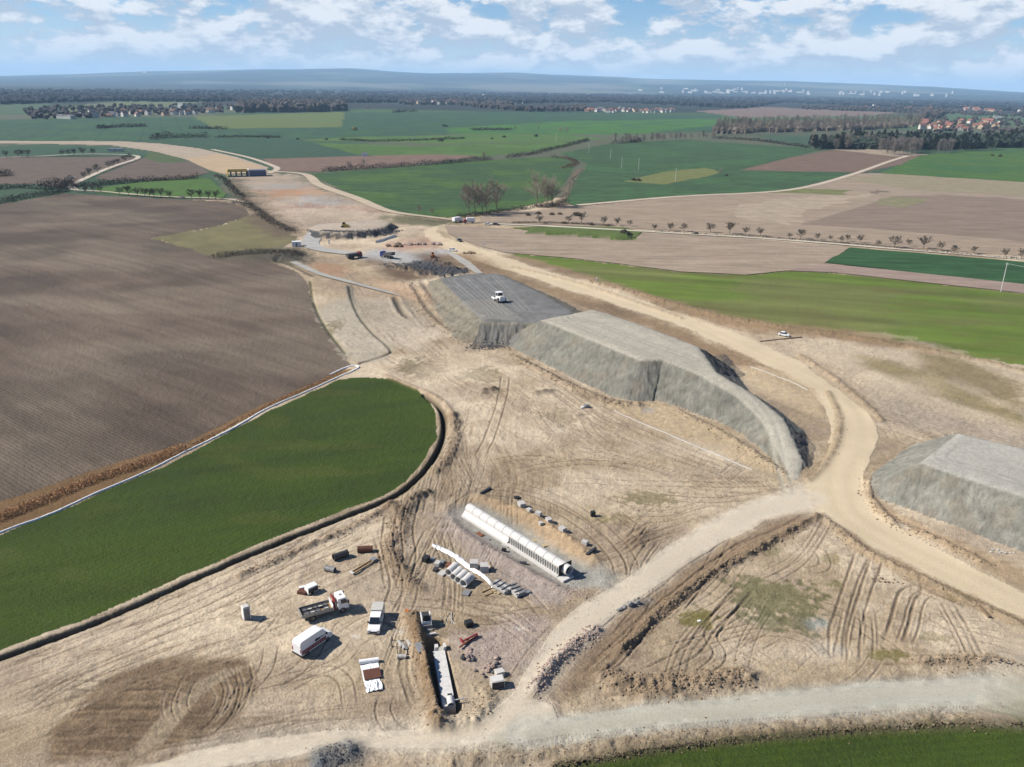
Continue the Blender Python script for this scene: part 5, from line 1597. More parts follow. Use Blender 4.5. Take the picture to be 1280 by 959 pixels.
# ---- bridge under construction at the far cut
def bridge_works():
    rz = head((285, 219), (333, 218))
    a = px(309, 220)
    o = thing('bridge_formwork', 'bridge under construction with yellow formwork beam and blue-grey deck', 'bridge', a, rz, 0)
    L = np.hypot(*(px(333, 219) - px(286, 220)))
    h = L / 2
    for k in range(7):
        x = -h * .85 + k * h * .28
        if abs(x) < h:
            MB().box(x - .5, x + .5, -4, 4, 0, 4.2).build('pier', 'concd', o)
    MB().box(-h, h * .05, -5, 5, 4.2, 4.7).build('deck', 'dark', o)
    MB().box(-h, h * .05, -5.6, -5.0, 4.5, 5.5).build('formwork_beam', 'yellow', o)
    MB().box(-h, h * .05, 5.0, 5.6, 4.5, 5.5).build('formwork_beam', 'yellow', o)
    MB().box(-h - .6, -h, -5.6, 5.6, 0, 5.7).build('end_frame', 'yellow', o)
    MB().box(h * .12, h, -5.2, 5.2, 4.2, 5.3).build('deck', mat('blue_grey_netting', (.12, .14, .20), .8), o)
    MB().box(h * .12, h, -5.5, -5.22, .2, 5.2).build('netting', mat('blue_grey_net', (.13, .15, .22), .8), o)
    MB().box(h * .05, h * .12, -5.7, 5.7, 0, 5.9).build('pillar', 'concw', o)


bridge_works()

# ------------------------------------------------------------------ the pipe culvert
def culvert():
    z0 = -.75
    A, B = px(586, 634, .8), px(706, 709, .8)
    rz = math.atan2(B[1] - A[1], B[0] - A[0])
    L = np.hypot(*(B - A))
    o = thing('pipe_culvert', 'long row of white concrete pipes laid on a concrete bed as a culvert', 'culvert', A, rz, z0)
    n = 12
    s = L / n
    R_ = .98
    MB().prism([(0, 0), (0, .4), (L, .4), (L, 0)], -1.85, 1.85).build('bed', 'concw', o)
    # haunch concrete poured against the first pipes
    MB().add([(0, -1.7, .4), (L * .5, -1.7, .4), (L * .5, -.88, 1.25), (0, -.88, 1.25), (0, -.2, .4), (L * .5, -.2, .4)], [(0, 1, 2, 3), (0, 3, 4), (1, 5, 2), (3, 2, 5, 4)]).build('haunch', 'concw', o)
    for k in range(n):
        p = MB().tube((k * s + .05, 0, .42 + R_), ((k + 1) * s - .05, 0, .42 + R_), R_, n=28, inner=.76).build('pipe', 'concw', o, smooth=False)
        MB().tube(((k + 1) * s - .05, 0, .42 + R_), ((k + 1) * s + .05, 0, .42 + R_), R_ - .06, n=28, inner=.77).build('pipe_joint', 'concd', p)
    # shutter panels with upright ribs along the second half
    for side in (-1, 1):
        f = MB().box(L * .5, L, side * 1.16 - .04, side * 1.16 + .04, .4, 1.72).build('shutter', 'conc', o)
        m = int(L * .5 / .62)
        for k in range(m):
            x = L * .5 + .2 + k * .62
            MB().box(x, x + .12, side * 1.26 - .06, side * 1.26 + .06, .4, 1.68).build('shutter_rib', 'steel', f)
        MB().box(L * .5, L, side * 1.28 - .05, side * 1.28 + .05, 1.1, 1.2).build('waling', 'steel', f)
    e = MB().prism([(L, .0), (L, 2.4), (L + .14, 2.4), (L + .14, 0)], -1.5, 1.5).build('end_shutter', 'black', o)
    e2 = MB().tube((L + .14, 0, .42 + R_), (L + 1.15, 0, .42 + R_), R_ - .04, n=28, inner=.76).build('end_pipe', 'concw', o)
    MB().tube((L + .3, 0, .42 + R_), (L + .34, 0, .42 + R_), .76, n=28).build('bore_shade', 'black', e2)  # black disc stands in for the dark inside of the pipe
    MB().box(L + .15, L + 1.7, -1.9, .6, -.05, .35).build('end_bed', 'concw', o)


culvert()


def block(name, label, at, rz, sx, sy, sz, m='conc', cat='block', z=None, bevel=.03, group=None):
    o = MB().box(-sx / 2, sx / 2, -sy / 2, sy / 2, 0, sz).build(name, m, None, bevel=bevel)
    o.location = (at[0], at[1], gz(*at) - .03 if z is None else z)
    o.rotation_euler = (0, 0, rz)
    return tag(o, label, cat, group)


rzc = head((586, 634), (706, 709))
for i, (x, y, s) in enumerate(((652, 634, 1.25), (661.5, 641, .8), (673, 646, .95), (686, 653, 1.0), (703, 665.5, 1.05), (731, 681.5, .9), (676, 657.5, .7))):
    block('concrete_block', ORD[i] + ' grey concrete block right of the pipe culvert, counted from the far end' if i < 6 else 'small grey concrete slab just below the row of blocks by the culvert', px(x, y), rzc + .3 * (i % 3 - 1), s * 1.25, s, s * .8, 'conc')
for i, (x, y, a, b, n_, l, w) in enumerate(((607, 613, (599, 617), (616, 607), 'beam_or_shade_line', 'dark timber beam above the far end of the culvert', 3.2), (739, 692, (732, 698), (746, 687), 'beam_or_shade_line', 'dark timber beam near the lower end of the culvert', 3.0))):
    block(n_, l, px(x, y), head(a, b), w, .5, .5, 'dark', 'beam')
for i, (x, y) in enumerate(((668, 671.5), (683.5, 677.5))):
    p = block('plywood_board', ['upper', 'lower'][i] + ' pale plywood board lying right of the culvert', px(x, y), rzc + 1.3, 1.7, .9, .12, 'woodp', 'board')
# bits left of the culvert
for i, (x, y, l, m, sx, sy, sz) in enumerate(((600, 664, 'rusty brown steel plate left of the culvert', 'rust', 1.6, .9, .25), (609, 669, 'small grey steel frame beside the rusty plate', 'steel', 1.4, .5, .2), (632, 678, 'grey slab leaning near the middle of the culvert', 'conc', 1.4, .7, .3), (630, 685, 'black box left of the culvert middle', 'black', .8, .6, .6), (654, 701, 'dark steel clamp heap left of the lower culvert', 'dark', 1.3, .6, .35), (646, 617.5 + 4, 'dark coil of hose above the block row', 'black', 1.2, 1.0, .25))):
    block(['steel_plate', 'steel_bracket', 'concrete_slab', 'tool_box', 'clamp_heap', 'hose_coil'][i], l, px(x, y), rzc + .2 * i, sx, sy, sz, m, 'material')

# spare concrete pipes set side by side
ax = head((563, 706), (571, 699))
for i, (x, y) in enumerate(((565, 716.5), (571, 721.2), (577, 725.5), (583.3, 730))):
    c = px(x, y)
    o = thing('concrete_pipe', ORD[i] + ' of the four spare concrete pipes side by side, counted from the left', 'pipe', c, ax, gz(*c) + .0)
    MB().tube((-1.1, 0, .76), (1.1, 0, .76), .76, n=26, inner=.6).build('barrel', 'concw', o)
    MB().tube((1.1, 0, .76), (1.28, 0, .76), .85, n=26, inner=.62).build('socket', 'concw', o)
    MB().box(-1.05, 1.05, -.36, .36, -.06, .1).build('foot', 'concw', o)
for i, (x, y, m, sx, sz, l) in enumerate(((532.5, 701, 'black', 1.3, .9, 'black crate left of the spare pipes'), (547, 707, 'conc', 1.2, .8, 'concrete box with dark opening left of the spare pipes'), (561, 707.5, 'rust', 1.1, .6, 'rusty box just behind the spare pipes'), (544.5, 713, 'dark', 1.0, .5, 'low dark box left of the spare pipes'), (553, 716.5, 'conc', 1.6, .3, 'flat concrete slab in front of the spare pipes'), (583, 741, 'steel', 1.6, .3, 'heap of grey steel parts below the spare pipes'), (541, 699, 'steel', 1.0, .3, 'small steel bits beside the black crate'), (552, 703, 'steel', 1.2, .35, 'grey steel bracket heap behind the concrete box'))):
    block(['crate', 'concrete_box', 'rusty_box', 'low_box', 'concrete_slab', 'steel_heap', 'steel_bits', 'bracket_heap'][i], l, px(x, y), ax + .2 * (i % 2), sx, sx * .75, sz, m, 'material')
for i, (x, y, l) in enumerate(((592.5, 708, 'left one of two large grey concrete cubes by the white sheet'), (605.5, 712.5, 'right one of two large grey concrete cubes by the white sheet'))):
    block('concrete_cube', l, px(x, y), rzc + .9, 1.5, 1.5, 1.35, 'conc')


def plank(name, label, a, b, w, h, m, cat='plank', z=None):
    A, B = px(*a), px(*b)
    C_ = (A + B) / 2
    L = np.hypot(*(B - A))
    return block(name, label, C_, math.atan2(B[1] - A[1], B[0] - A[0]), L, w, h, m, cat, z, 0)


plank('timber_plank', 'brown plank leaning by the right concrete cube', (610, 702), (617, 715), .3, .35, 'wood')
plank('timber_plank', 'pale plank beside the right concrete cube', (611, 707), (616, 714), .25, .2, 'concw')
plank('timber_plank', 'upper dark plank below the white sheet', (602, 740), (614, 735), .25, .2, 'wood')
plank('timber_plank', 'lower dark plank below the white sheet', (604, 745), (619, 739), .25, .2, 'wood')


# crumpled white sheet laid out in a long strip
def sheet_strip():
    P = smooth_line(pxs([(541, 682), (546, 683.5), (558, 689), (569, 695), (580, 703), (592, 712), (604, 720), (612, 728), (617, 735)]), n=7)
    t = np.gradient(P, axis=0)
    t /= np.hypot(t[:, 0], t[:, 1])[:, None]
    nr = np.stack([-t[:, 1], t[:, 0]], 1)
    b = MB()
    vs, fs = [], []
    n = 7
    rr = random.Random(3)
    for i, p in enumerate(P):
        w = 1.15 * (0.55 + .5 * math.sin(math.pi * min(1, i / len(P) + .1)) + rr.uniform(-.12, .12))
        for j in range(n):
            u = j / (n - 1) - .5
            q = p + nr[i] * u * w
            vs.append((q[0], q[1], gz(*q) + .12 + .28 * abs(math.cos(u * 3)) * rr.uniform(.5, 1.2)))
    for i in range(len(P) - 1):
        for j in range(n - 1):
            a = i * n + j
            fs.append((a, a + 1, a + n + 1, a + n))
    b.add(vs, fs)
    tag(b.build('plastic_sheet', 'sheet'), 'long crumpled strip of white plastic sheet beside the concrete cubes', 'sheet')


sheet_strip()


def timber_stack(label, at, rz, L, W, rows, m, n):
    o = thing('panel_stack', label, 'panel stack', at, rz)
    rr = random.Random(n)
    for k in range(rows):
        for j in range(int(W / .34)):
            y = -W / 2 + j * .34
            MB().box(-L / 2 + rr.uniform(-.15, .15), L / 2 + rr.uniform(-.15, .15), y, y + .30, k * .24, k * .24 + .2).build('panel', m if rr.random() < .7 else 'steel', o)
    for x in (-L * .3, 0, L * .3):
        MB().box(x - .06, x + .06, -W / 2, W / 2, rows * .24, rows * .24 + .1).build('batten', 'dark', o)


timber_stack('bundle of grey formwork panels at the end of the white sheet', px(627, 735), rzc + .1, 3.6, 2.2, 3, 'conc', 1)
timber_stack('second bundle of formwork panels farther from the white sheet', px(645, 738.5), rzc - .1, 3.2, 2.0, 3, 'conc', 2)
for i, (x, y) in enumerate(((617, 738), (621, 740.5), (624, 741))):
    block('timber_offcut', ORD[i] + ' yellow timber offcut at the lower end of the white sheet', px(x, y), .5 * i, .9, .35, .25, 'woodp', 'timber')
block('steel_heap', 'grey steel heap right of the second panel bundle', px(656, 741), .4, 1.8, 1.0, .35, 'steel', 'material')

# dark rolls, lattice beam
def roll(label, a, b, r, m='pipe', cap='black', name='plastic_pipe'):
    A, B = px(*a), px(*b)
    c = (A + B) / 2
    o = thing(name, label, 'pipe', c, math.atan2(B[1] - A[1], B[0] - A[0]))
    L = np.hypot(*(B - A))
    MB().tube((-L / 2, 0, r - .04), (L / 2, 0, r - .04), r, n=18, inner=r * .86).build('barrel', m, o)
    for x in (-L / 2 + .1, 0, L / 2 - .1):
        MB().tube((x - .07, 0, r - .04), (x + .07, 0, r - .04), r + .03, n=18, inner=r * .9).build('collar', m, o)


roll('long dark plastic pipe lying above the white truck', (417, 702), (435, 696), .62)
roll('brown-black plastic pipe lying level, right of the other pipes', (447, 691), (466, 690), .6, 'ply')
roll('short grey pipe left of the long dark pipe', (407, 713), (419, 716), .5, 'grey')


def lattice():
    A, B = px(441, 718.5), px(465, 704)
    o = thing('lattice_beam', 'pale steel lattice beam lying on the soil near the dark pipes', 'beam', (A + B) / 2, math.atan2(*(B - A)[::-1]))
    L = np.hypot(*(B - A)) / 2
    for s in (-1, 1):
        MB().box(-L, L, s * .34 - .07, s * .34 + .07, .05, .3).build('rail', 'woodp', o)
    for k in range(12):
        x = -L + .15 + k * (2 * L - .3) / 11
        MB().box(x - .05, x + .05, -.27, .27, .08, .22).build('rung', 'rust', o)
    MB().box(L - .1, L + .9, -.5, .5, .05, .5).build('end_plate', 'steel', o)
    MB().box(-L - .3, -L, -.42, .42, .05, .35).build('end_plate', 'concw', o)


lattice()


# white compressor box and brown pallet above the lorry
def compressor():
    o = thing('compressor', 'white box compressor behind the crane lorry', 'compressor', px(389.5, 741), head((384, 743), (394, 738.5)))
    MB().box(-.95, .95, -.65, .65, .25, 1.45, .04, .04).build('housing', 'white', o, bevel=.05)
    MB().box(-.9, .9, -.66, -.652, .4, 1.2).build('grille', 'dark', o)
    for s in (-1, 1):
        wheel(o, -.2, s * .62, .28, .16, False)
    MB().box(.95, 1.7, -.06, .06, .35, .45).build('drawbar', 'dark', o)
    block('timber_pallet', 'brown pallet of timber left of the compressor', px(378.5, 742.5), head((372, 742), (384, 744)), 1.5, 1.1, .55, 'ply', 'pallet')
    block('white_sack', 'white sack behind the brown pallet', px(378, 738), .4, .9, .6, .65, 'white', 'sack', bevel=.12)


compressor()


# board on white fleece
def fleece():
    c = px(464, 848)
    o = thing('fleece_bed', 'white fleece spread on the soil with a roll at its far end', 'fleece', c, 0, gz(*c))
    P = [pxs([q])[0] - c for q in [(450, 833), (473, 829), (474.5, 850), (478, 864), (459, 869), (456, 852)]]
    b, rr = MB(), random.Random(5)
    vs, fs = [], []
    n = 12
    for i in range(n + 1):
        for j in range(n + 1):
            u, v = i / n, j / n
            l = np.array([450, 833]) * (1 - v) + np.array([458, 868]) * v
            r_ = np.array([473, 829]) * (1 - v) + np.array([477 + 2 * math.sin(v * 9), 864]) * v
            q = px(*(l * (1 - u) + r_ * u)) - c
            g_ = gz(*(q + c)) - gz(*c)
            cr = rr.uniform(0, .34) if v > .62 else rr.uniform(0, .06)
            vs.append((q[0], q[1], g_ + .05 + cr))
    for i in range(n):
        for j in range(n):
            a = i * (n + 1) + j
            fs.append((a, a + 1, a + n + 2, a + n + 1))
    b.add(vs, fs).build('cloth', 'sheet', o)
    A, B = px(449, 831) - c, px(473.5, 827.5) - c
    MB().tube((A[0], A[1], .35), (B[0], B[1], .35), .36, n=14).build('roll', 'sheet', o)
    block('plywood_sheet', 'square rust-brown board lying on the white fleece', px(465.3, 844.5), head((457, 846), (474, 843)), 2.4, 2.1, .14, 'ply', 'board', gz(*c) + .16, 0)


fleece()

# ------------------------------------------------------------------ the drain slab in its trench
def drain_slab():
    zb = -1.3
    A, B = px(548.5, 813, .3), px(561.5, 882, .3)
    rz = math.atan2(B[1] - A[1], B[0] - A[0])
    L = np.hypot(*(B - A))
    o = thing('concrete_drain', 'long white concrete drain slab in the trench ending in a round pipe', 'drain', A, rz, zb)
    MB().prism([(0, 0), (0, 1.55), (L, 1.55), (L, 0)], -.9, .9).build('slab', 'concw', o, bevel=.04)
    for k in range(1, 6):
        MB().box(L * k / 6 - .02, L * k / 6 + .02, -.915, .915, .02, 1.565).build('joint', 'conc', o)
    MB().box(-.9, -.1, -.55, -.05, 0, 2.1).build('head_block', 'concw', o)
    MB().box(-1.1, -.1, .75, 1.15, 0, 2.0).build('head_block', 'concw', o)
    MB().box(L - 2.1, L - 1.3, -.1, .75, 1.57, 1.9).build('manhole_rim', 'concw', o)
    MB().box(L - 2.0, L - 1.4, 0, .65, 1.902, 1.91).build('manhole', 'black', o)
    p = MB().tube((L - 1.1, .25, 2.0), (L + .15, .25, 1.75), .5, n=24, inner=.4).build('end_pipe', 'concw', o)
    MB().tube((L - .45, .25, 1.87), (L - .40, .25, 1.86), .4, n=24).build('bore_shade', 'black', p)  # black disc paints the dark of the pipe's opening
    MB().tube((L - .55, .75, 1.9), (L - .75, 2.3, 1.85), .09, n=8).build('strut', 'concw', o)


drain_slab()
block('concrete_rubble', 'pale broken concrete slab above the drain slab', px(552, 806), .7, 1.8, 1.0, .5, 'conc', 'rubble')
block('timber_plank', 'white plank in front of the skid loader', px(537, 796), head((531, 796), (543, 794)), 2.1, .3, .25, 'concw', 'plank')


# form frames, clamps and a length of pipe left of the spoil bank
def frames():
    o = thing('bar_grid', 'flat frame of thin steel bars lying left of the spoil bank', 'frame', px(503, 812), head((490, 801), (517, 800)), gz(*px(503, 812)))
    c = px(503, 812)
    cs, sn = math.cos(-o.rotation_euler[2]), math.sin(-o.rotation_euler[2])
    loc = lambda q: (lambda d: (d[0] * cs - d[1] * sn, d[0] * sn + d[1] * cs))(px(*q) - c)
    for a, b in (((489.5, 796), (489.5, 809)), ((490, 801.5), (506, 801.5)), ((496, 801.5), (496, 809)), ((489, 809), (497, 809)), ((497, 809), (497, 822)), ((513, 806), (514.5, 819)), ((509, 808), (509, 818)), ((508, 818.5), (515, 818.5)), ((510, 824), (521, 824))):
        A, B = loc(a), loc(b)
        MB().tube((A[0], A[1], .12), (B[0], B[1], .12), .06, n=6).build('bar', 'dark', o)
    for i, (x, y) in enumerate(((500, 806), (503.5, 808.5), (507, 809.5), (511, 806))):
        block('formwork_clamp', ORD[i] + ' grey formwork panel lying inside the steel frame', px(x, y), head((500, 804), (506, 814)), 1.4, .34, .35, 'conc' if i != 2 else 'steel', 'panel')
    roll('short pale concrete pipe below the steel frame', (496.5, 822), (508, 822), .34, 'conc', name='concrete_pipe')


frames()
block('steel_gate', 'dark blue-grey steel grating on the spoil bank', px(525, 819), head((522, 812), (529, 826)), 2.2, 1.0, .25, 'steel', 'grating', gz(*px(525, 819)) + .05)
plank('orange_barrier', 'orange scrap on the head of the spoil bank', (507, 766), (511, 768), .4, .3, 'orange', 'scrap')

# red beams, dark heaps and concrete boxes right of the trench
def red_beams():
    o = thing('formwork_beams', 'heap of dark red steel beams right of the trench', 'beams', px(587, 803), head((575, 809), (595, 799)))
    for k, (x, y, rz, L, m) in enumerate(((.3, 0, .1, 2.9, 'red'), (.5, .35, .05, 2.6, 'darkred'), (.4, .15, .0, 2.4, 'darkred'), (-1.0, .6, 1.3, 1.5, 'red'), (-1.2, -.3, .2, 2.2, 'rust'))):
        MB().box(-L / 2, L / 2, -.11, .11, 0, .2, rot=rz, at=(x, y, .02 + .2 * (k % 3))).build('beam', m, o)


red_beams()
block('dark_box', 'black box standing alone above the red beams', px(586, 782), .5, 1.2, 1.0, .9, 'black', 'box')
for i, (x, y, w, l) in enumerate(((587.5, 820, 1.1, 'upper brown heap of stones between trench and gravel road'), (611, 836, 1.6, 'lower dark heap of stones beside the concrete boxes'))):
    o = thing('stone_heap', l, 'stones', px(x, y))
    rr = random.Random(i)
    for k in range(16):
        MB().lump((rr.gauss(0, w * .55), rr.gauss(0, w * .5), .12), rr.uniform(.22, .5)).build('stone', 'pinkst' if k % 3 else 'rock', o)
def reinforcement():
    o = thing('steel_mesh', 'tangle of pale reinforcement bars between skid loader and black box', 'reinforcement', px(564, 776))
    rr = random.Random(9)
    for k in range(12):
        a = rr.uniform(-.5, .6) + 2.0
        x, y = rr.gauss(0, .8), rr.gauss(0, .7)
        L = rr.uniform(.9, 2.0)
        MB().tube((x - L * math.cos(a), y - L * math.sin(a), .1), (x + L * math.cos(a), y + L * math.sin(a), rr.uniform(.1, .6)), .05, n=5).build('bar', 'conc' if k % 2 else 'wood', o)


reinforcement()


def site_box():
    o = thing('concrete_box', 'grey concrete box with dark front beside the gravel road', 'box', px(621.5, 857), head((616, 858), (628, 856)))
    MB().box(-.95, .95, -.75, .75, 0, 1.25).build('walls', 'conc', o, bevel=.03)
    MB().box(-.85, .85, -.765, -.752, .1, 1.15).build('front_panel', 'dark', o)
    MB().box(-.8, .8, -.6, .6, 1.252, 1.3).build('lid', 'concw', o)
    block('concrete_block', 'small cream concrete block behind the dark-fronted box', px(624.5, 843.5), head((619, 844), (630, 841)), 1.3, 1.0, .9, 'offwhite')
    plank('timber_plank', 'thin dark plank right of the cream concrete block', (626, 846), (640, 845.5), .15, .15, 'wood')


site_box()

# pale boulders beside the gravel road
for i, (x, y, r) in enumerate(((773, 763, .7), (777, 762, .8), (781, 760.5, .85), (788, 760, 1.0), (796, 757.5, .95), (793, 751.5, .55), (785, 756, .6), (797, 749, .5))):
    p = px(x, y)
    o = MB().lump((0, 0, 0), r * .62, .75).build('boulder', 'stone')
    o.location = (p[0], p[1], gz(*p) + r * .18)
    tag(o, ORD[i] + ' grey boulder in the heap beside the gravel road, counted from the left' if i < 5 else ['smallest grey boulder above the heap beside the gravel road', 'grey boulder behind the middle of the roadside heap', 'farthest grey boulder of the roadside heap'][i - 5], 'boulder')
block('white_marker', 'white scrap lying on the mossy patch beside the brown track', px(874, 777), .3, .5, .35, .2, 'sheet', 'scrap')
block('white_post', 'white marker post beside the olive field', px(746, 352), 0, .5, .5, 1.6, 'white', 'post')
block('white_post', 'white marker post below the far rock embankment', px(411.5, 305.5), 0, .6, .6, 2.6, 'white', 'post')
block('white_post', 'white marker in the pale field beside the haul road', px(604, 306.5), 0, .7, .5, 1.2, 'white', 'post')
block('excavator_bucket', 'dark steel bucket lying on the open soil right of the tracks', px(733, 510), .4, 1.4, 1.0, .8, 'steel', 'bucket')
block('white_sack', 'small white sack beside the steel bucket', px(728, 511), .2, .8, .6, .5, 'sheet', 'sack', bevel=.1)
block('dark_barrel', 'dark barrel on the rutted ground right of the culvert', px(741, 645), .2, .9, .8, 1.1, 'black', 'barrel')
block('log', 'dark log lying on soil in the right triangle of tracks', px(1230, 766), head((1224, 758), (1236, 772)), 3.2, .4, .4, 'mud', 'log')
for x, y, w, r, m, nm, l, cat in ((1110, 726, 1.3, .34, 'mud', 'soil_heap', 'dark crumbly heap of soil right of the long tracks', 'heap'), (1250, 690, 1.0, .3, 'conc', 'rubble_heap', 'pale rubble at the foot of the right embankment', 'rubble')):
    o = thing(nm, l, cat, px(x, y))
    rr = random.Random(int(x))
    for k in range(22):
        MB().lump((rr.gauss(0, w), rr.gauss(0, w * .45), .06), rr.uniform(.4, 1.0) * r, .6).build('lump', m, o)
plank('beam_or_shade_line', 'long dark bar drawn for the shadow line of a groove by the white car', (950, 427.5), (1002, 422), .4, .25, 'mud', 'beam')  # added bar stands in for a groove's shadow line


# ---- white sheeting fence along the crop field
def low_fence(label, pts, h, m='sheet', name='sheeting_fence', post=4.0, wide=.2):
    P = smooth_line(pxs(pts), n=10)
    o = thing(name, label, 'fence', P[0])
    z0 = o.location[2]
    base = P[0]
    acc = 0
    b = MB()
    for i in range(len(P) - 1):
        a, c = P[i] - base, P[i + 1] - base
        d = (c - a) / max(np.hypot(*(c - a)), 1e-6)
        nn = np.array([-d[1], d[0]]) * wide
        za, zc = gz(*P[i]) - z0, gz(*P[i + 1]) - z0
        b.add([(*(a - nn * 2.2), za - .1), (*(c - nn * 2.2), zc - .1), (*(c - nn * 1.3), zc + h), (*(a - nn * 1.3), za + h), (*(a + nn * 2), za - .1), (*(c + nn * 2), zc - .1), (*(c + nn), zc + h * .8), (*(a + nn), za + h * .8)],
              [(0, 1, 2, 3), (4, 7, 6, 5), (3, 2, 6, 7)])
        acc += np.hypot(*(c - a))
        if acc > post:
            acc = 0
            MB().box(-.06, .06, -.06, .06, za - .1, za + h + .12, at=None).build('post', 'woodp', o).location = (a[0], a[1], 0)
    b.build('sheeting', m, o)


low_fence('low white sheeting fence between the reed verge and the green field', [(-120, 716), (0, 666), (60, 644), (120, 617), (180, 591), (238, 562), (290, 537), (335, 511), (380, 491), (420, 473), (440, 465.5), (448, 461), (444, 458.5), (430, 461), (412, 469)], .3, wide=.13)
low_fence('pale kerb line on the yellow flat in front of the big embankment', [(768, 514), (800, 528), (850, 549), (900, 571), (940, 588)], .16, 'conc', 'marker_tape', 1e9, .09)
low_fence('pale kerb line on the yellow flat behind the big embankment', [(938, 459), (960, 467), (990, 478), (1010, 488)], .16, 'conc', 'marker_tape', 1e9, .09)
low_fence('white sheeting along the trench at the far rock embankment', [(470, 304), (482, 300), (495, 296)], 1.2, 'sheet', 'sheeting_wall', 1e9)


# ---- poles and wires
def power_pole(label, at, h, rz=0.0, z=None):
    o = thing('power_pole', label, 'pole', at, rz)
    MB().tube((0, 0, 0), (0, 0, h), .19, .13, n=8).build('post', 'concw', o)
    c = MB().box(-.07, .07, -1.0, 1.0, h - .5, h - .36).build('crossarm', 'steel', o)
    for y in (-.9, 0, .9):
        MB().tube((0, y, h - .36), (0, y, h - .02 + (.3 if y == 0 else 0)), .05, n=6).build('insulator', 'white', c)
    return o


PP = [(1251, 365, 12.5), (844, 227, 12), (798, 213, 12), (777, 210, 11), (763, 199, 12), (736, 191, 12), (695, 178, 14), (898, 166, 16)]
for i, (x, y, h) in enumerate(PP):
    power_pole(['tall pale concrete power pole with wires at the right edge', 'power pole in the yellowish meadow patch', 'power pole in the wheat left of the meadow patch', 'short pole in the wheat field middle', 'power pole in the upper wheat field', 'power pole beside the hedge corner', 'tall far pole behind the hedges', 'tall white pole left of the poplar belt'][i], px(x, y), h)
p0 = px(1251, 365)
P1 = px(1480, 408)
for k in (-.9, 0, .9):
    pts = [(p0[0] + (P1[0] - p0[0]) * t, p0[1] + (P1[1] - p0[1]) * t + k, 12.4 - 3.2 * t * (1 - t)) for t in np.linspace(0, 1, 12)]
    b = MB()
    for a, c in zip(pts[:-1], pts[1:]):
        b.tube(a, c, .035, n=4, cap=False)
    tag(b.build('power_line', 'steel'), ['left', 'middle', 'right'][int(round(k / .9)) + 1] + ' wire running from the power pole out of the picture', 'wire')
print('works done', round(time.time() - T0, 1))
# ------------------------------------------------------------------ soil clods and stones (nobody could count them)
KS = .5


def scatter_line(b, pts, half, n, r0, r1, seed, m=None, z=0):
    rr = random.Random(seed)
    P = smooth_line(pxs(pts))
    seg = np.hypot(*np.diff(P, axis=0).T)
    cum = np.concatenate([[0], np.cumsum(seg)])
    for _ in range(int(n * 1.9)):
        t = rr.uniform(0, cum[-1])
        i = min(int(np.searchsorted(cum, t) - 1), len(P) - 2)
        i = max(i, 0)
        q = P[i] + (P[i + 1] - P[i]) * ((t - cum[i]) / max(seg[i], 1e-6))
        q = q + np.array([rr.gauss(0, half), rr.gauss(0, half)])
        r = (r0 + (r1 - r0) * rr.random() ** 2.6) * KS
        b.lump((q[0], q[1], gz(*q) + r * .15), r)


random.seed(11)
b = MB()
for k, (pts, half, n, r0, r1) in enumerate((
        ([(775, 815), (800, 790), (840, 752), (880, 722), (940, 690), (1000, 658)], .7, 620, .12, .5),
        ([(760, 845), (800, 858), (860, 856), (930, 846)], 1.4, 420, .12, .55), ([(1150, 830), (1220, 826), (1290, 828)], .9, 260, .1, .45),
        ([(560, 952), (640, 946), (760, 932), (900, 917), (1100, 904), (1290, 897)], 1.3, 520, .08, .34), ([(300, 722), (380, 686), (440, 660), (490, 632)], .8, 220, .1, .4),
        ([(490, 632), (500, 660), (488, 690), (505, 720), (520, 735)], 1.5, 260, .12, .5), ([(565, 520), (570, 545), (562, 570), (545, 590)], 1.3, 160, .12, .5),
        ([(640, 446), (690, 472), (760, 503), (800, 507)], 1.4, 330, .15, .6), ([(845, 512), (900, 540), (940, 565), (975, 590)], 1.2, 220, .15, .5),
        ([(1035, 490), (1048, 520), (1046, 550), (1030, 580)], 1.1, 90, .12, .4), ([(1086, 600), (1088, 622), (1110, 650), (1160, 672), (1230, 705)], 1.0, 260, .12, .5),
        ([(1025, 645), (1080, 690), (1150, 724), (1230, 760), (1290, 790)], .9, 260, .1, .4), ([(735, 353), (800, 368), (870, 388), (950, 405), (1050, 418), (1150, 436)], 1.6, 300, .2, .6),
        ([(514, 772), (524, 800), (534, 840), (544, 885), (548, 905)], 1.0, 420, .08, .35), ([(600, 860), (608, 880), (590, 900)], 1.0, 90, .1, .35),
        ([(510, 350), (530, 385), (560, 415), (590, 432), (628, 436)], 2.2, 300, .2, .7), ([(400, 900), (420, 870), (470, 880)], 4, 90, .06, .18), ([(900, 760), (1000, 730), (1100, 760), (1200, 790)], 7, 300, .06, .22), ([(600, 560), (700, 600), (800, 640)], 7, 260, .08, .25), ([(620, 480), (700, 530), (800, 580)], 7, 220, .1, .3))):
    scatter_line(b, pts, half, n, r0, r1, 50 + k)
o = b.build('soil_clods', 'clod')
tag(o, 'loose brown clods of soil along the banks and tracks', 'clods', kind='stuff')
b = MB()
for k, (pts, half, n, r0, r1) in enumerate((([(670, 862), (690, 832), (720, 805), (745, 788)], .8, 300, .12, .5), ([(650, 850), (690, 790), (760, 745)], 4, 260, .06, .2), ([(600, 830), (640, 800), (670, 780)], 2.5, 300, .08, .28), ([(700, 735), (730, 742)], 1.4, 90, .1, .35), ([(580, 670), (640, 705), (700, 738)], 1.2, 200, .08, .25), ([(1000, 612), (900, 668), (800, 742)], 4, 200, .06, .16), ([(660, 770), (640, 750)], 1.2, 60, .1, .3))):
    scatter_line(b, pts, half, n, r0, r1, 90 + k)
tag(b.build('stones', 'pinkst'), 'loose pinkish stones beside the gravel road', 'stones', kind='stuff')
b = MB()
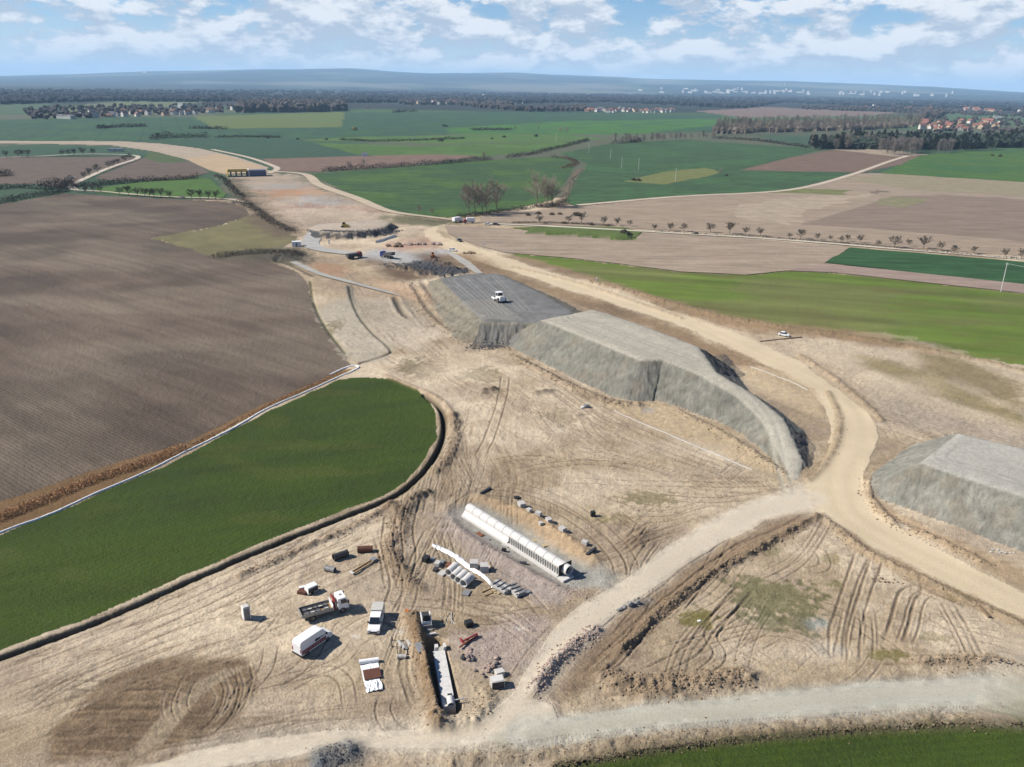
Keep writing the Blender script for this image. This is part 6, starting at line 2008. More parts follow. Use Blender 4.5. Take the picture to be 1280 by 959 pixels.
for k, (pts, half, n, r0, r1) in enumerate((([(484, 331), (520, 335), (560, 338), (585, 340)], 3.5, 900, .2, .8), ([(402, 295), (430, 297), (474, 295), (500, 288)], 1.6, 500, .3, .9), ([(589, 433), (610, 434), (630, 433)], 1.6, 260, .2, .7), ([(405, 954), (432, 946)], 1.2, 200, .08, .3), ([(345, 322), (360, 318), (378, 325)], 3, 160, .3, .8))):
    scatter_line(b, pts, half, n, r0, r1, 120 + k)
tag(b.build('broken_rock', 'rock'), 'dark broken rock lying on the fill slopes', 'rock', kind='stuff')
for i, (x, y, s, m, l) in enumerate(((497, 308, 2.4, 'mud', 'red-brown heap of spoil behind the blue lorry'), (512, 306.5, 2.4, 'pinkst', 'pinkish heap of spoil left of the purple one'), (533, 306, 2.8, 'pinkst', 'purplish heap of stone by the haul road'), (586, 317, 1.5, 'mud', 'small brown heap right of the white car'))):
    p = px(x, y)
    o = thing('spoil_heap', l, 'heap', p)
    rr = random.Random(i)
    for k in range(9):
        MB().lump((rr.gauss(0, s), rr.gauss(0, s * .6), .3), s * rr.uniform(.45, .8), .6).build('lump', m, o)


# ------------------------------------------------------------------ trees
def branch_tree(seed, H, spread, r0, levels, upright=.5, first=.25, n1=7, trunk_m='bark', crown_m='twig', kids=(6, 6), twr=.02):
    """a bare tree: trunk mesh, and a crown of boughs and twigs"""
    rr = random.Random(seed)
    T, K = MB(), MB()
    lean = Vector((rr.gauss(0, .04), rr.gauss(0, .04), 1)).normalized()
    N = 6
    pts = [Vector((0, 0, -.3))]
    for i in range(1, N + 1):
        pts.append(Vector((lean.x * H * .8 * i / N + rr.gauss(0, .01 * H), lean.y * H * .8 * i / N + rr.gauss(0, .01 * H), H * .8 * i / N)))
    for i in range(N):
        T.tube(pts[i], pts[i + 1], r0 * (1 - .8 * i / N), r0 * (1 - .8 * (i + 1) / N), n=6, cap=False)

    def grow(p, d, L, r, lev, mb):
        q = p
        n = 2
        for i in range(n):
            d = (d + Vector((rr.gauss(0, .18), rr.gauss(0, .18), rr.gauss(.06, .12)))).normalized()
            q2 = q + d * L / n
            mb.tube(q, q2, max(r * (1 - .4 * i), twr), max(r * (1 - .4 * (i + 1)), twr * .8), n=3, cap=False)
            q = q2
            if lev < levels:
                for k in range(kids[min(lev - 1, len(kids) - 1)] // 2):
                    a = rr.uniform(0, 6.283)
                    side = Vector((math.cos(a), math.sin(a), rr.uniform(-.1, .6)))
                    nd_ = (d * .8 + side * .75).normalized()
                    grow(q - d * L / n * rr.uniform(0, .7), nd_, L * rr.uniform(.42, .62), r * .5, lev + 1, mb)
    for k in range(n1):
        t = first + (1 - first) * (k + rr.random()) / n1
        i = min(int(t * N), N - 1)
        p = pts[i].lerp(pts[i + 1], t * N - i)
        a = k * 2.4 + rr.uniform(-.4, .4)
        d = Vector((math.cos(a) * (1 - upright), math.sin(a) * (1 - upright), upright * rr.uniform(.6, 1.2))).normalized()
        grow(p, d, spread * rr.uniform(.7, 1.1) * (1.1 - .45 * t), r0 * .42, 1, K)
    return T, K


def tree_proto(name, label, cat, T, K, tm, km):
    o = bpy.data.objects.new(name, None)
    col.objects.link(o)
    tag(o, label, cat)
    T.build('trunk', tm, o)
    K.build('crown', km, o)
    return o


class Stock:
    """first use moves the prototype itself, later uses copy it"""
    def __init__(s, protos):
        s.p, s.used = protos, [False] * len(protos)

    def put(s, i, at, label, scale=1.0, group=None, rz=None, z=None):
        i %= len(s.p)
        rz = random.uniform(0, 6.28) if rz is None else rz
        if not s.used[i]:
            s.used[i] = True
            o = s.p[i]
            o.location = (at[0], at[1], (gz(*at) if z is None else z))
            o.rotation_euler = (0, 0, rz)
            o.scale = (scale,) * 3 if isinstance(scale, (int, float)) else scale
            o['label'] = label
            if group:
                o['group'] = group
            return o
        return copy_thing(s.p[i], at, rz, label, scale, z, group)


orchard = Stock([tree_proto('fruit_tree', '', 'tree', *branch_tree(20 + i, 4.6, 2.6, .17, 4, .36, .30, 9, kids=(6, 6, 4), twr=.022), 'bark', 'twigd') for i in range(4)])
tall = Stock([tree_proto('bare_tree', '', 'tree', *branch_tree(40 + i, 20, 9.5, .38, 4, .46, .22, 12, kids=(6, 6, 6), twr=.03), 'bark', 'twig') for i in range(3)])
poplar = Stock([tree_proto('poplar', '', 'tree', *branch_tree(60 + i, 27, 9.0, .28, 4, .62, .12, 14, kids=(6, 6, 4), twr=.05), 'bark', 'poptw') for i in range(3)])
birch = Stock([tree_proto('birch', '', 'tree', *branch_tree(70 + i, 19, 6.0, .2, 4, .68, .12, 14, kids=(6, 6, 4), twr=.045), 'birchbark', 'birchtw') for i in range(3)])


def pine_mesh(seed, H=19):
    rr = random.Random(seed)
    T, K = MB(), MB()
    T.tube((0, 0, -.3), (0, 0, H * .95), .28, .06, n=6, cap=False)
    for k in range(420):
        t = rr.random() ** .8
        z = H * (.22 + .78 * t)
        R_ = 4.0 * (1 - t) ** .6 + .5
        a = rr.uniform(0, 6.28)
        d = R_ * rr.random() ** .5
        c = Vector((d * math.cos(a), d * math.sin(a), z + rr.gauss(0, .3)))
        s = rr.uniform(.45, 1.0)
        u = Vector((rr.gauss(0, 1), rr.gauss(0, 1), rr.gauss(0, .5))).normalized() * s
        w = Vector((rr.gauss(0, 1), rr.gauss(0, 1), rr.gauss(0, .7))).normalized() * s
        K.add([c - u - w, c + u - w * .6, c + u * .5 + w, c - u * .7 + w * .8], [(0, 1, 2, 3)])
    return T, K


pine = Stock([tree_proto('pine_tree', '', 'tree', *pine_mesh(80 + i), 'bark', 'pine') for i in range(3)])


def bush_mesh(seed, n=170, r=1.0, flat=.8):
    """a leafless bush: short twigs through a dome"""
    rr = random.Random(seed)
    K, T = MB(), MB()
    for k in range(6):
        a = k * 1.05
        T.tube((0, 0, -.1), (math.cos(a) * .35, math.sin(a) * .35, .75), .06, .03, n=4, cap=False)
    for k in range(n):
        a, ph = rr.uniform(0, 6.28), math.acos(rr.uniform(0, 1))
        d = r * rr.uniform(.35, 1.0) ** .6 * rr.uniform(.75, 1.15)
        c = Vector((d * math.sin(ph) * math.cos(a), d * math.sin(ph) * math.sin(a), d * math.cos(ph) * flat + .08))
        u = Vector((rr.gauss(0, 1), rr.gauss(0, 1), rr.gauss(0, 1))).normalized() * rr.uniform(.08, .2)
        w = Vector((rr.gauss(0, 1), rr.gauss(0, 1), rr.gauss(0, 1))).normalized() * rr.uniform(.08, .2)
        K.add([c - u, c + w, c + u, c - w * .6], [(0, 1, 2, 3)])
    return T, K


def bush_proto(seed, m, name='bush', cat='bush'):
    o = bpy.data.objects.new(name, None)
    col.objects.link(o)
    tag(o, '', cat)
    T, K = bush_mesh(seed)
    T.build('stems', 'bark', o)
    K.build('foliage', m, o)
    return o


bush_d = Stock([bush_proto(90 + i, 'hedge') for i in range(3)])
bush_b = Stock([bush_proto(95 + i, 'brush') for i in range(2)])
bush_w = Stock([bush_proto(99, 'blossom', 'blossoming_bush')])
bush_y = Stock([bush_proto(98, 'willow', 'willow_bush')])

random.seed(5)
ROW_R = [(675, 280), (710.5, 279), (727, 279), (754, 282), (771, 282), (787, 283), (818, 288.5), (837.5, 289), (855, 289.5), (888, 291), (912, 292.6), (931.6, 294), (950, 295.4), (986.7, 298.4), (1001, 299), (1021, 300), (1038, 301), (1051, 303.5), (1059, 302), (1075, 304), (1097.6, 308.5), (1118, 309.5), (1135.5, 308), (1154, 311), (1176, 313.5), (1193, 317), (1217, 317), (1256, 322), (1277, 323.5)]
for i, p in enumerate(ROW_R):
    orchard.put(i, px(*p), ORD[i] + ' bare fruit tree from the left along the pale right-hand lane', random.choice([.65, .8, .95, 1.05, 1.15, 1.4]), 'fruit trees along the right-hand lane')
ROW_L = [(95, 240), (107.5, 242), (117, 240), (126, 241), (150, 244.5), (160.6, 245), (172, 245.5), (181.4, 246), (187, 246.5), (193, 247), (201.5, 247), (212, 248), (240, 249), (250, 249), (261, 249), (270, 249)]
for i, p in enumerate(ROW_L):
    orchard.put(i + 1, px(*p), ORD[i] + ' bare fruit tree from the left along the left-hand lane', random.uniform(1.15, 1.55), 'fruit trees along the left-hand lane')
ROW_F = [(8, 197), (22, 196.5), (28, 196), (35, 196), (78, 195), (86, 194.5), (93, 194.5), (104, 194), (117, 193.5)]
for i, p in enumerate(ROW_F):
    orchard.put(i, px(*p), ORD[i] + ' small dark tree from the left along the far lane', random.uniform(1.3, 2.0), 'trees along the far lane')
ROW_D = [(162, 200), (155.5, 203), (148, 206), (142, 208.5), (136, 211), (122, 216), (112, 221), (105, 224)]
for i, p in enumerate(ROW_D):
    orchard.put(i, px(*p), ORD[i] + ' small dark tree from the right down the slanting far lane', random.uniform(1.2, 1.6), 'trees down the slanting lane')
for i, (x, y, s) in enumerate(((586, 268, .95), (594, 269, 1.05), (608, 266, .9), (621, 266, 1.05), (603, 268, .75), (671, 259, 1.1), (690, 258, .95), (684, 258, .8))):
    tall.put(i, px(x, y), 'tall bare tree, ' + ORD[i if i < 4 else 0] + (' from the left in the left group by the wheat' if i < 4 else ' of the slimmest in the left group by the wheat') if i < 5 else ['tall bare tree standing left in the right group by the wheat', 'tall bare tree standing right in the right group by the wheat', 'slimmer bare tree inside the right group by the wheat'][i - 5], s)
for i, (x, y, s, l) in enumerate(((605, 199, .40, 'lone bare tree at the end of the long hedge'), (437, 213, .42, 'left bare tree at the left end of the long hedge'), (455, 212, .48, 'bare tree in the left part of the long hedge'), (644, 163, .42, 'lone small bare tree on the far green field'), (673, 163, .35, 'second small bare tree on the far green field'), (700, 167, .5, 'bare tree beside the tall far pole'), (708, 167, .6, 'broad bare tree right of the tall far pole'), (460, 139, .9, 'pair of tall bare trees in the far green fields'), (900, 219, .30, 'small bare tree right of the yellowish meadow'), (524, 268, .3, 'thin bush-like tree on the wheat edge left of the tall trees'), (540, 269, .22, 'tiny bare tree on the wheat edge'))):
    tall.put(i, px(x, y), l, s)

# poplar belt, birch clump, pine wood on the right: trees one can tell apart
random.seed(8)
n = 0
for row in range(4):
    for k in range(46):
        x = 893 + k * 5.6 + random.uniform(-1.5, 1.5) + row * 2
        y = 169.5 - (x - 895) * .030 - row * 3.2 + random.uniform(-.5, .5)
        poplar.put(n, px(x, y), ORD[k] + ' pale bare poplar from the left in the ' + ['front', 'second', 'third', 'rear'][row] + ' row of the long belt', random.uniform(.72, .98), 'poplars in the long belt')
        n += 1
for k, x in enumerate(sorted(random.uniform(1096, 1152) for _ in range(34))):
    y = 193.5 + random.uniform(-3.5, 1.2) - abs(x - 1124) * .02
    birch.put(k, px(x, y), ORD[k] + ' pale grey birch from the left in the clump before the pine wood', random.uniform(.9, 1.15), 'birches in the pale clump')
for k in range(8):
    birch.put(k, px(1172 + k * 2.6 + random.uniform(-1, 1), 191 + random.uniform(-2, 1)), ORD[k] + ' pale birch from the left in the small clump at the pine wood edge', random.uniform(.8, 1.05), 'birches in the small clump')
cnt = 0
for k in range(290):
    x = random.uniform(1012, 1288)
    t = random.random()
    front = 187.5 if x < 1095 else (189 if x < 1240 else 185.5)
    y = front - t * (12 if x > 1060 else 7) + (x - 1150) * .0
    if x < 1100 and random.random() < .5:
        poplar.put(k, px(x, y), 'grey bare tree at the left end of the pine wood', random.uniform(.5, .75), 'bare trees at the left of the pine wood')
    else:
        pine.put(k, px(x, y), 'dark green pine in the wood at the right', random.uniform(.75, 1.12), 'pines in the right-hand wood')
for k, x in enumerate(sorted(766 + random.uniform(0, 128) for _ in range(32))):
    y = 178.5 - max(0, (x - 800)) * .045 + random.uniform(-1.5, .5)
    poplar.put(k, px(x, y), ORD[k] + ' bare tree from the left in the thicket between wheat fields', random.uniform(.3, .55), 'trees of the thicket between wheat fields')


# hedges: runs of leafless shrubs grown into one
def hedge(label, pts, h, w, n, m='hedge', seed=0, name='hedge'):
    rr = random.Random(seed)
    P = smooth_line(pxs(pts), n=6)
    seg = np.hypot(*np.diff(P, axis=0).T)
    cum = np.concatenate([[0], np.cumsum(seg)])
    L = cum[-1]
    n = int(n * (1.0 if 'reed' in name else 1.7))
    h *= 1.0 if 'reed' in name else 1.3
    K, T = MB(), MB()
    base = P[0]
    bz = gz(*base)
    hs = [rr.uniform(.55, 1.15) for _ in range(int(L / (h * 1.2)) + 3)]
    size = max(.12 if 'reed' in name else .18, np.hypot(*P[len(P) // 2]) / 1000 * .55)
    for k in range(n):
        t = rr.uniform(0, L)
        i = max(min(int(np.searchsorted(cum, t) - 1), len(P) - 2), 0)
        q = P[i] + (P[i + 1] - P[i]) * ((t - cum[i]) / max(seg[i], 1e-6)) - base
        u = t / (h * 1.2)
        hh = h * (hs[int(u)] * (1 - u % 1) + hs[int(u) + 1] * (u % 1))
        a, ph = rr.uniform(0, 6.28), math.acos(rr.uniform(0, 1))
        d = rr.uniform(.2, 1) ** .5
        c = Vector((q[0] + w * d * math.sin(ph) * math.cos(a), q[1] + w * d * math.sin(ph) * math.sin(a), hh * d * math.cos(ph)))
        s = size * rr.uniform(.6, 1.4)
        uu = Vector((rr.gauss(0, 1), rr.gauss(0, 1), rr.gauss(0, 1))).normalized() * s
        ww = Vector((rr.gauss(0, 1), rr.gauss(0, 1), rr.gauss(0, 1))).normalized() * s
        K.add([c - uu, c + ww, c + uu * .7, c - ww], [(0, 1, 2, 3)])
    for k in range(int(L / (2 * h)) + 2):
        t = min(k * 2 * h, L)
        i = max(min(int(np.searchsorted(cum, t) - 1), len(P) - 2), 0)
        q = P[i] + (P[i + 1] - P[i]) * ((t - cum[i]) / max(seg[i], 1e-6)) - base
        T.tube((q[0], q[1], -.3), (q[0] + rr.gauss(0, .2), q[1], h * .7), .12, .05, n=4, cap=False)
    o = thing(name, label, 'hedge' if name == 'hedge' else name.replace('_', ' '), base)
    K.build('foliage', m, o)['kind'] = 'stuff'
    T.build('stems', 'bark', o)['kind'] = 'stuff'


HEDGES = [('long dark hedge across the fields in the middle distance', [(406, 215), (440, 212), (480, 210), (540, 206), (585, 202), (614, 200)], 4.5, 5, 2600, 'hedge'),
          ('dark hedge rising to the right past the lone bare tree', [(634, 198), (665, 193), (690, 187), (712, 182), (735, 176)], 4.5, 5, 1500, 'hedge'),
          ('dark bushy hedge bend beside the wheat', [(690, 197), (708, 199), (720, 204), (712, 209), (702, 211)], 3.5, 4, 900, 'brush'),
          ('dark hedge at the foot of the left tall trees', [(572, 272), (600, 269), (630, 265), (660, 261)], 2.6, 4.5, 1600, 'hedge'),
          ('dark hedge at the foot of the right tall trees', [(668, 260), (690, 258), (708, 255)], 3.2, 4.5, 900, 'hedge'),
          ('pinkish scrub strip climbing between the two wheat fields', [(700, 254), (708, 243), (714, 230), (720, 219), (728, 211)], 1.6, 5, 1300, 'scrub'),
          ('dark hedge running off at the left edge', [(-60, 262), (0, 254), (30, 248), (70, 242), (85, 238)], 3.6, 4, 1700, 'hedge'),
          ('dark hedge left above the edge hedge', [(-40, 240), (0, 237), (22, 235), (40, 236)], 4, 4, 700, 'hedge'),
          ('dark bushy clump at the lane bend on the left', [(48, 237), (66, 236), (82, 234), (90, 232)], 7, 6, 1500, 'hedge'),
          ('dark hedge above the small bright green field', [(92, 233), (120, 232), (150, 229.5), (185, 227), (205, 226)], 4.5, 4.5, 1500, 'hedge'),
          ('brown thorny hedge right of the dark hedge on the left', [(205, 226), (225, 225), (248, 223)], 4.5, 4, 600, 'brush'),
          ('dark bush at the left edge below the far lane', [(-20, 222), (0, 221), (12, 219)], 5, 6, 500, 'hedge'),
          ('far dark hedge before the left village', [(122, 161), (140, 159.5), (162, 159), (182, 158.5)], 6, 8, 700, 'hedge'),
          ('far dark hedge below the pale green field', [(190, 174.5), (205, 173), (230, 172), (260, 171.5)], 8, 7, 900, 'hedge'),
          ('low far hedge continuing right of the pale field', [(270, 172), (292, 171.5), (315, 171.5), (350, 172)], 3, 6, 600, 'hedge'),
          ('short far hedge right of the first village hedge', [(238, 161), (255, 161), (282, 162)], 5, 8, 400, 'hedge'),
          ('far field hedge in the middle of the green fields', [(425, 175), (445, 176), (470, 177), (500, 176.5), (545, 175), (580, 173.5)], 3.5, 5, 1200, 'hedge'),
          ('dark far hedge left of the small lone trees', [(590, 163), (615, 162.5), (640, 162.5)], 4, 7, 500, 'hedge'),
          ('low brown shrubs along the crossroads lane', [(640, 279), (670, 279), (700, 279.5), (730, 281), (765, 283)], 1.2, 2.0, 800, 'brush'),
          ('low dark growth along the right-hand lane', [(820, 290), (870, 293), (930, 296), (985, 300), (1050, 304), (1120, 311), (1200, 318), (1280, 325)], .9, 1.6, 1300, 'hedge'),
          ('dark bank of brambles above the excavated cut', [(300, 252), (318, 262), (335, 275), (352, 284), (368, 292)], 2.6, 4.5, 1500, 'hedge'),
          ('dark bramble bank beside the site hut', [(268, 322), (300, 318), (335, 316), (360, 316), (378, 320)], 2.2, 4.0, 1300, 'hedge'),
          ('dark scrub at the left end of the cut', [(270, 220), (282, 226), (290, 236), (304, 247)], 2.2, 4, 800, 'hedge'),
          ('brown weeds along the bottom right field edge', [(690, 960), (800, 941), (900, 928), (1000, 919), (1120, 910), (1280, 906)], .45, .7, 1500, 'brush'),
          ('far hedge in front of the poplar belt', [(893, 173), (930, 175), (960, 178), (1010, 185)], 4.5, 6, 1100, 'hedge'),
          ('green brush hedge inside the thicket fields', [(765, 180), (790, 178.5), (800, 176)], 5, 6, 500, 'hedge'),
          ('far dark hedge by the yellow willow', [(492, 141), (505, 140), (520, 140)], 8, 12, 300, 'hedge')]
for i, h in enumerate(HEDGES):
    hedge(*h, seed=i)
hedge('tall dry orange-brown reeds along the ploughed field', [(-60, 668), (0, 648), (60, 624), (110, 603), (160, 586), (200, 572), (232, 560)], 1.5, 2.2, 11000, 'reed', 70, 'reed_bed')
hedge('thin dry reeds at the far end of the white fence', [(238, 557), (290, 532), (335, 507), (390, 482), (425, 466)], .6, .9, 2500, 'reed', 71, 'reed_strip')
BUSH = [(705, 280, 2.0, 'b', 'round brown bush left of the fruit trees by the lane'), (660, 270, 2.0, 'b', 'brown bush below the left tall trees'), (673, 268, 2.4, 'b', 'reddish bush between the two tall tree groups'), (690, 269, 2.2, 'b', 'brown bush below the right tall trees'), (700, 268.5, 2.0, 'b', 'reddish bush right of the tall trees'), (720, 270, 3.2, 'd', 'largest dark green bush below the wheat'), (740, 282, 1.6, 'd', 'dark bush among the lane trees'), (760, 283, 1.5, 'b', 'brown bush among the lane trees'),
        (228, 248, 2.4, 'w', 'white blossoming bush in the left lane row'), (88, 236, 2.8, 'w', 'white blossoming bush at the lane bend'), (88, 223.5, 3.6, 'w', 'white blossoming bush up the slanting lane'), (292, 254, 2.2, 'w', 'pale blossoming bush at the end of the left lane'), (443, 163, 7, 'y', 'yellow willow in the far green field'), (555, 158, 5, 'd', 'dark bush in the far wheat'), (558, 158.5, 4, 'd', 'second dark bush in the far wheat'), (551, 177, 4.5, 'd', 'dark bush on the far field hedge'), (670, 171, 4.5, 'd', 'dark bush left of the tall far pole'), (792, 226, 3.0, 'd', 'dark bush at the left end of the yellowish meadow'), (798, 226.5, 3.0, 'd', 'second dark bush at the left of the yellowish meadow'), (908, 220, 2.0, 'd', 'dark bush right of the meadow tree'), (870, 293, 1.8, 'd', 'dark low bush between the lane trees'), (780, 297, 2.6, 'd', 'dark bush at the right end of the grassy mound'), (787, 297, 2.4, 'd', 'rightmost dark bush of the grassy mound'), (335, 173, 3, 'd', 'far bush under the pale field'), (372, 174.5, 3, 'd', 'far bush left of the field hedge'), (408, 175, 3, 'd', 'far bush at the left end of the field hedge'), (615, 174, 3, 'd', 'far bush right of the field hedge'), (630, 172, 4, 'd', 'far bush above the bright green field'), (1250, 196, 3.5, 'd', 'dark bush in the bright field by the pine wood'), (1240, 195, 3, 'b', 'brown bush in the bright field by the pine wood')]
for i, (x, y, s, k, l) in enumerate(BUSH):
    {'d': bush_d, 'b': bush_b, 'w': bush_w, 'y': bush_y}[k].put(i, px(x, y), l, s)


# far woods that read as one mass each
def far_wood(label, poly, h, n, m='farwood', seed=0, name='far_forest'):
    rr = np.random.default_rng(seed)
    P = pxs(poly)
    pxp = np.array(poly, float)
    b = MB()
    done = 0
    tries = 0
    lo, hi = pxp.min(0), pxp.max(0)
    while done < n and tries < n * 8:
        tries += 1
        q = rr.uniform(lo, hi)
        if not in_poly(pxp[:, :2], np.array([q[0]]), np.array([q[1]]))[0]:
            continue
        w = px(*q)
        r = math.hypot(*w)
        s = h * rr.uniform(.45, .75) * max(1.0, r / 3800)
        hh = h * rr.uniform(.7, 1.2)
        k = 5
        a0 = rr.uniform(0, 6.28)
        base = [(w[0] + s * .8 * math.cos(a0 + i * 6.28 / k), w[1] + s * .8 * math.sin(a0 + i * 6.28 / k), 0) for i in range(k)]
        mid = [(w[0] + s * rr.uniform(.8, 1.2) * math.cos(a0 + .3 + i * 6.28 / k), w[1] + s * rr.uniform(.8, 1.2) * math.sin(a0 + .3 + i * 6.28 / k), hh * rr.uniform(.5, .8)) for i in range(k)]
        top = [(w[0] + rr.normal(0, s * .15), w[1] + rr.normal(0, s * .15), hh)]
        b.add(base + mid + top, [(i, (i + 1) % k, (i + 1) % k + k, i + k) for i in range(k)] + [(i + k, (i + 1) % k + k, 2 * k) for i in range(k)])
        done += 1
    o = b.build(name, m)
    tag(o, label, 'forest', kind='stuff')


def hz_y(x):
    return HOR_Y + (x - 640) * .0167


M['wood2'] = mat('far_brown_wood', (.062, .050, .044), .95, var=.4, scale=.01)
M['wood4'] = mat('grey_brushwood', (.17, .14, .11), .95, var=.4, scale=.02)
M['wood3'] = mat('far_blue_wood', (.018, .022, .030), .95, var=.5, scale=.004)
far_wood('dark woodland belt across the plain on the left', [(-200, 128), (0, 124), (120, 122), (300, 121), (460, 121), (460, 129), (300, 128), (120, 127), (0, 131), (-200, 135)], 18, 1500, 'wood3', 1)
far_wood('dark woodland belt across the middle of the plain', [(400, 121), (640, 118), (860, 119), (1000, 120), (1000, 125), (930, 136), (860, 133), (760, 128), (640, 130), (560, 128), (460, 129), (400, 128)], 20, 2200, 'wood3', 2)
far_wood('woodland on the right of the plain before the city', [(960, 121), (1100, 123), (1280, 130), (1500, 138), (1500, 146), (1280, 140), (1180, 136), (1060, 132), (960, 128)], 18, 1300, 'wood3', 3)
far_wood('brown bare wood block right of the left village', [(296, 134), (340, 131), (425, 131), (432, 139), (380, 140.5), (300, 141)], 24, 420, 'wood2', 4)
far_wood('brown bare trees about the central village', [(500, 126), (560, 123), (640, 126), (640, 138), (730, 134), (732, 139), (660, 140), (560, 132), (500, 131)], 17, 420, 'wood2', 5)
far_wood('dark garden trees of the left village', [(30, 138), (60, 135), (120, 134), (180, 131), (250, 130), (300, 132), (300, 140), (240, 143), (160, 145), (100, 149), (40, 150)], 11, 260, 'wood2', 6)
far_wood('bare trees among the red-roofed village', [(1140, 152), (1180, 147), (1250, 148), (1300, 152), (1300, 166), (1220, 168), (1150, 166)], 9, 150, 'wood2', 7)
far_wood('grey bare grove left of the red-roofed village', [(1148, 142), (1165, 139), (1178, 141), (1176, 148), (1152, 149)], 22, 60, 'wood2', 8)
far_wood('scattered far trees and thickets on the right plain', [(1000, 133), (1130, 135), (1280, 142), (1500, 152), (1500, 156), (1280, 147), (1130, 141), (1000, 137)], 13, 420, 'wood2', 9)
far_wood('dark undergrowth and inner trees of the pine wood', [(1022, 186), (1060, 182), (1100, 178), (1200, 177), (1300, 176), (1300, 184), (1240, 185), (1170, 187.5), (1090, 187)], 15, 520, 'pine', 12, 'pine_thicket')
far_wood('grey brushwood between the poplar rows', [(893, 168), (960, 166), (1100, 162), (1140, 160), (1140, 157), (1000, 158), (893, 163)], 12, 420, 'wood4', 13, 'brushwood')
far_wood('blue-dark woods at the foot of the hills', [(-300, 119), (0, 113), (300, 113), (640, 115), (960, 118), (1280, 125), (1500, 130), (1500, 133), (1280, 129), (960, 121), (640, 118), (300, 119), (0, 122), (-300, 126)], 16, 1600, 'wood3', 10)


# ------------------------------------------------------------------ villages and the far city
def house_proto(name, L, W, Hh, roofm, wallm):
    o = bpy.data.objects.new(name, None)
    col.objects.link(o)
    tag(o, '', 'house')
    MB().box(-L / 2, L / 2, -W / 2, W / 2, -.3, Hh).prism([(-L / 2 + .01, Hh), (-L / 2 + .01, Hh + .01), (-L / 2 + .02, Hh)], -.1, .1).add([(-L / 2, -W / 2, Hh), (-L / 2, W / 2, Hh), (-L / 2, 0, Hh + W * .42), (L / 2, -W / 2, Hh), (L / 2, W / 2, Hh), (L / 2, 0, Hh + W * .42)], [(0, 2, 1), (3, 4, 5)]).build('wall', wallm, o)
    t = .25
    r = MB().add([(-L / 2 - .4, -W / 2 - .5, Hh - .25), (L / 2 + .4, -W / 2 - .5, Hh - .25), (L / 2 + .4, 0, Hh + W * .44), (-L / 2 - .4, 0, Hh + W * .44), (-L / 2 - .4, W / 2 + .5, Hh - .25), (L / 2 + .4, W / 2 + .5, Hh - .25),
                  (-L / 2 - .4, -W / 2 - .5, Hh - .25 + t), (L / 2 + .4, -W / 2 - .5, Hh - .25 + t), (L / 2 + .4, 0, Hh + W * .44 + t), (-L / 2 - .4, 0, Hh + W * .44 + t), (-L / 2 - .4, W / 2 + .5, Hh - .25 + t), (L / 2 + .4, W / 2 + .5, Hh - .25 + t)],
                 [(6, 7, 8, 9), (9, 8, 11, 10), (0, 3, 2, 1), (3, 4, 5, 2), (0, 1, 7, 6), (4, 10, 11, 5), (0, 6, 9, 3), (3, 9, 10, 4), (1, 2, 8, 7), (2, 5, 11, 8)]).build('roof', roofm, o)
    MB().box(L * .2, L * .2 + .7, -.35, .35, Hh + W * .3, Hh + W * .44 + 1.1).build('chimney', 'roofb', r)
    return o


houses = Stock([house_proto('village_house', 11, 9, 5, 'roofr', 'plaster'), house_proto('village_house', 14, 9, 4.5, 'roofr', 'plastery'), house_proto('village_house', 10, 9, 6, 'roofb', 'plaster'), house_proto('village_barn', 22, 10, 5, 'roofr', 'plastery'), house_proto('village_house', 10, 10, 6.5, 'roofg', 'plaster')])
random.seed(21)
for k, x in enumerate(sorted(random.uniform(1152, 1250) for _ in range(44))):
    y = random.uniform(153, 164.5) if x < 1235 else random.uniform(153, 159)
    houses.put(random.choice([0, 1, 1, 0, 3, 3, 2]), px(x, y), ORD[k] + ' building from the left in the red-roofed village behind the pine wood', random.uniform(1.0, 1.4), 'houses of the village behind the pine wood')
for k in range(54):
    x = 733 + k * 2.05 + random.uniform(-1, 1)
    y = 139.5 + random.uniform(-2.6, 1.2) + (x - 735) * .012
    houses.put(random.choice([0, 0, 2, 1, 4] if x < 810 else [4, 4, 2, 0]), px(x, y), ORD[k] + ' small house from the left in the village row before the dark wood', random.uniform(1.0, 1.3), 'houses of the new village row')
for k, x in enumerate(sorted(random.uniform(70, 300) for _ in range(42))):
    y = 147.5 - (x - 60) * .034 + random.uniform(-2.5, 2.5)
    houses.put(random.choice([0, 2, 2, 1, 4]), px(x, y), ORD[k] + ' small house from the left among bare trees in the left village', random.uniform(1.0, 1.35), 'houses of the left village')
for k, x in enumerate(sorted(random.uniform(520, 660) for _ in range(30))):
    y = random.uniform(123, 131)
    houses.put(random.choice([0, 2, 1]), px(x, y), ORD[k] + ' small house from the left in the far village amid the plain', random.uniform(1.2, 1.7), 'houses of the far middle village')
for k, x in enumerate(sorted(random.uniform(1080, 1280) for _ in range(26))):
    y = 133 + (x - 1080) * .03 + random.uniform(-2, 3)
    houses.put(random.choice([0, 1, 4, 3]), px(x, y), ORD[k] + ' small house from the left in the far village on the right plain', random.uniform(1.2, 1.7), 'houses of the far right village')


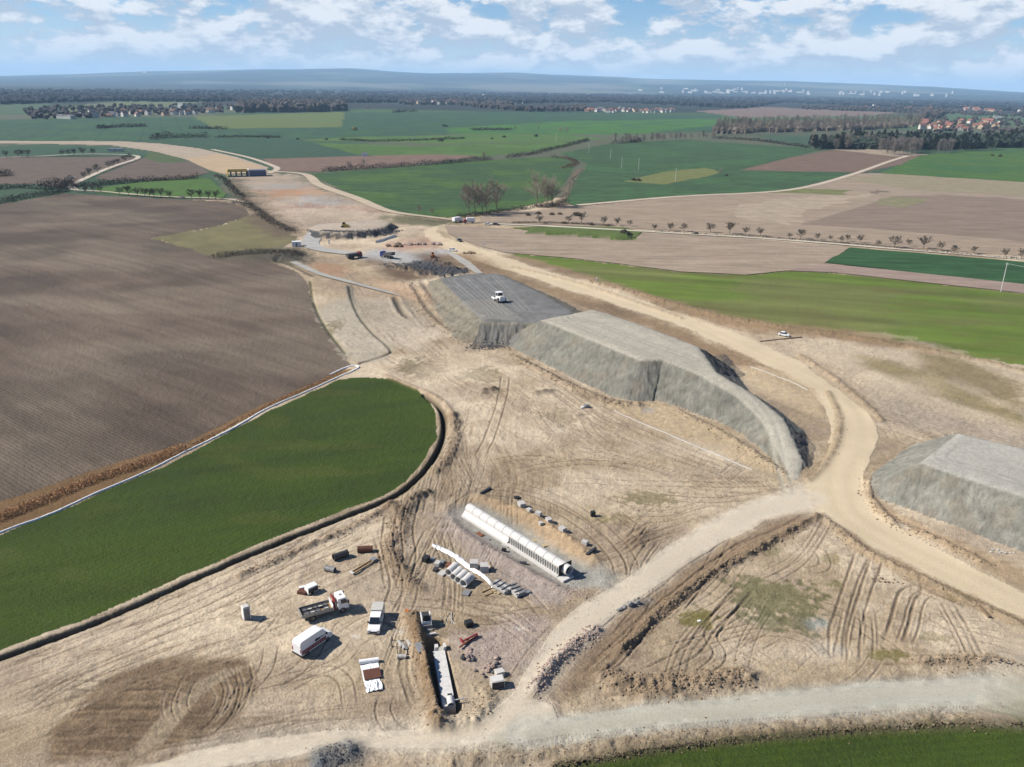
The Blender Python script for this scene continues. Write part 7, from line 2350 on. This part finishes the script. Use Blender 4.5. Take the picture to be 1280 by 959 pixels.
def hall(label, x, y, L, W, Hh, m='panel', name='far_hall', n=3):
    o = thing(name, label, 'building', px(x, y), random.uniform(-.6, -.3))
    MB().box(-L / 2, L / 2, -W / 2, W / 2, -1, Hh).build('wall', m, o)
    MB().box(-L / 2 - .5, L / 2 + .5, -W / 2 - .5, W / 2 + .5, Hh + .05, Hh + .8).build('roof', 'panel', o)


for i, a in enumerate(((83, 148.6, 40, 14, 7, 'long white hall at the left end of the left village'), (598, 120.5, 130, 40, 16, 'long white factory hall in the far middle'), (395, 106.5, 180, 60, 26, 'left white building at the foot of the hills'), (419, 106.5, 170, 60, 26, 'right white building at the foot of the hills'), (612, 110.8, 200, 60, 24, 'white far hall left of the tower blocks'), (709, 111.0, 120, 60, 60, 'tallest white block cluster in the far middle'), (713, 111.2, 140, 60, 34, 'lower white block beside the tallest cluster'), (775, 112.6, 330, 80, 34, 'long white far block left of the city'), (228, 136.0, 22, 14, 16, 'white church-like house above the left village roofs'), (184, 104.8, 150, 60, 40, 'pale far tower left of the hills'), (1247, 148.5, 26, 14, 8, 'lone white hall behind the red-roofed village'))):
    hall(a[5], *a[:5])
random.seed(33)
for k, x in enumerate(sorted([min(max(random.gauss(930, 60), 800), 1275) for _ in range(46)] + [random.uniform(1040, 1230) for _ in range(18)])):
    y = hz_y(x) + random.uniform(6.4, 7.6)
    o = thing('tower_block', ORD[k] + ' pale panel block from the left in the far city', 'building', px(x, y), random.uniform(-.9, -.35), group='blocks of the far city')
    L, H_ = random.choice([(45, 28), (30, 34), (70, 20), (24, 40), (90, 15)])
    MB().box(-L / 2, L / 2, -8, 8, -2, H_).build('wall', 'panel', o)
    MB().box(-5, 5, -5, 5, H_, H_ + 5).build('roof_house', 'panel', o)
ch = thing('chimney_stack', 'thin tall chimney above the far city', 'chimney', px(979, 119))
MB().tube((0, 0, 0), (0, 0, 110), 5, 3, n=10).build('shaft', 'panel', ch)
MB().tube((0, 0, 100), (0, 0, 104), 4.2, 4.0, n=10).build('band', 'redlamp', ch)
print('all done', round(time.time() - T0, 1))
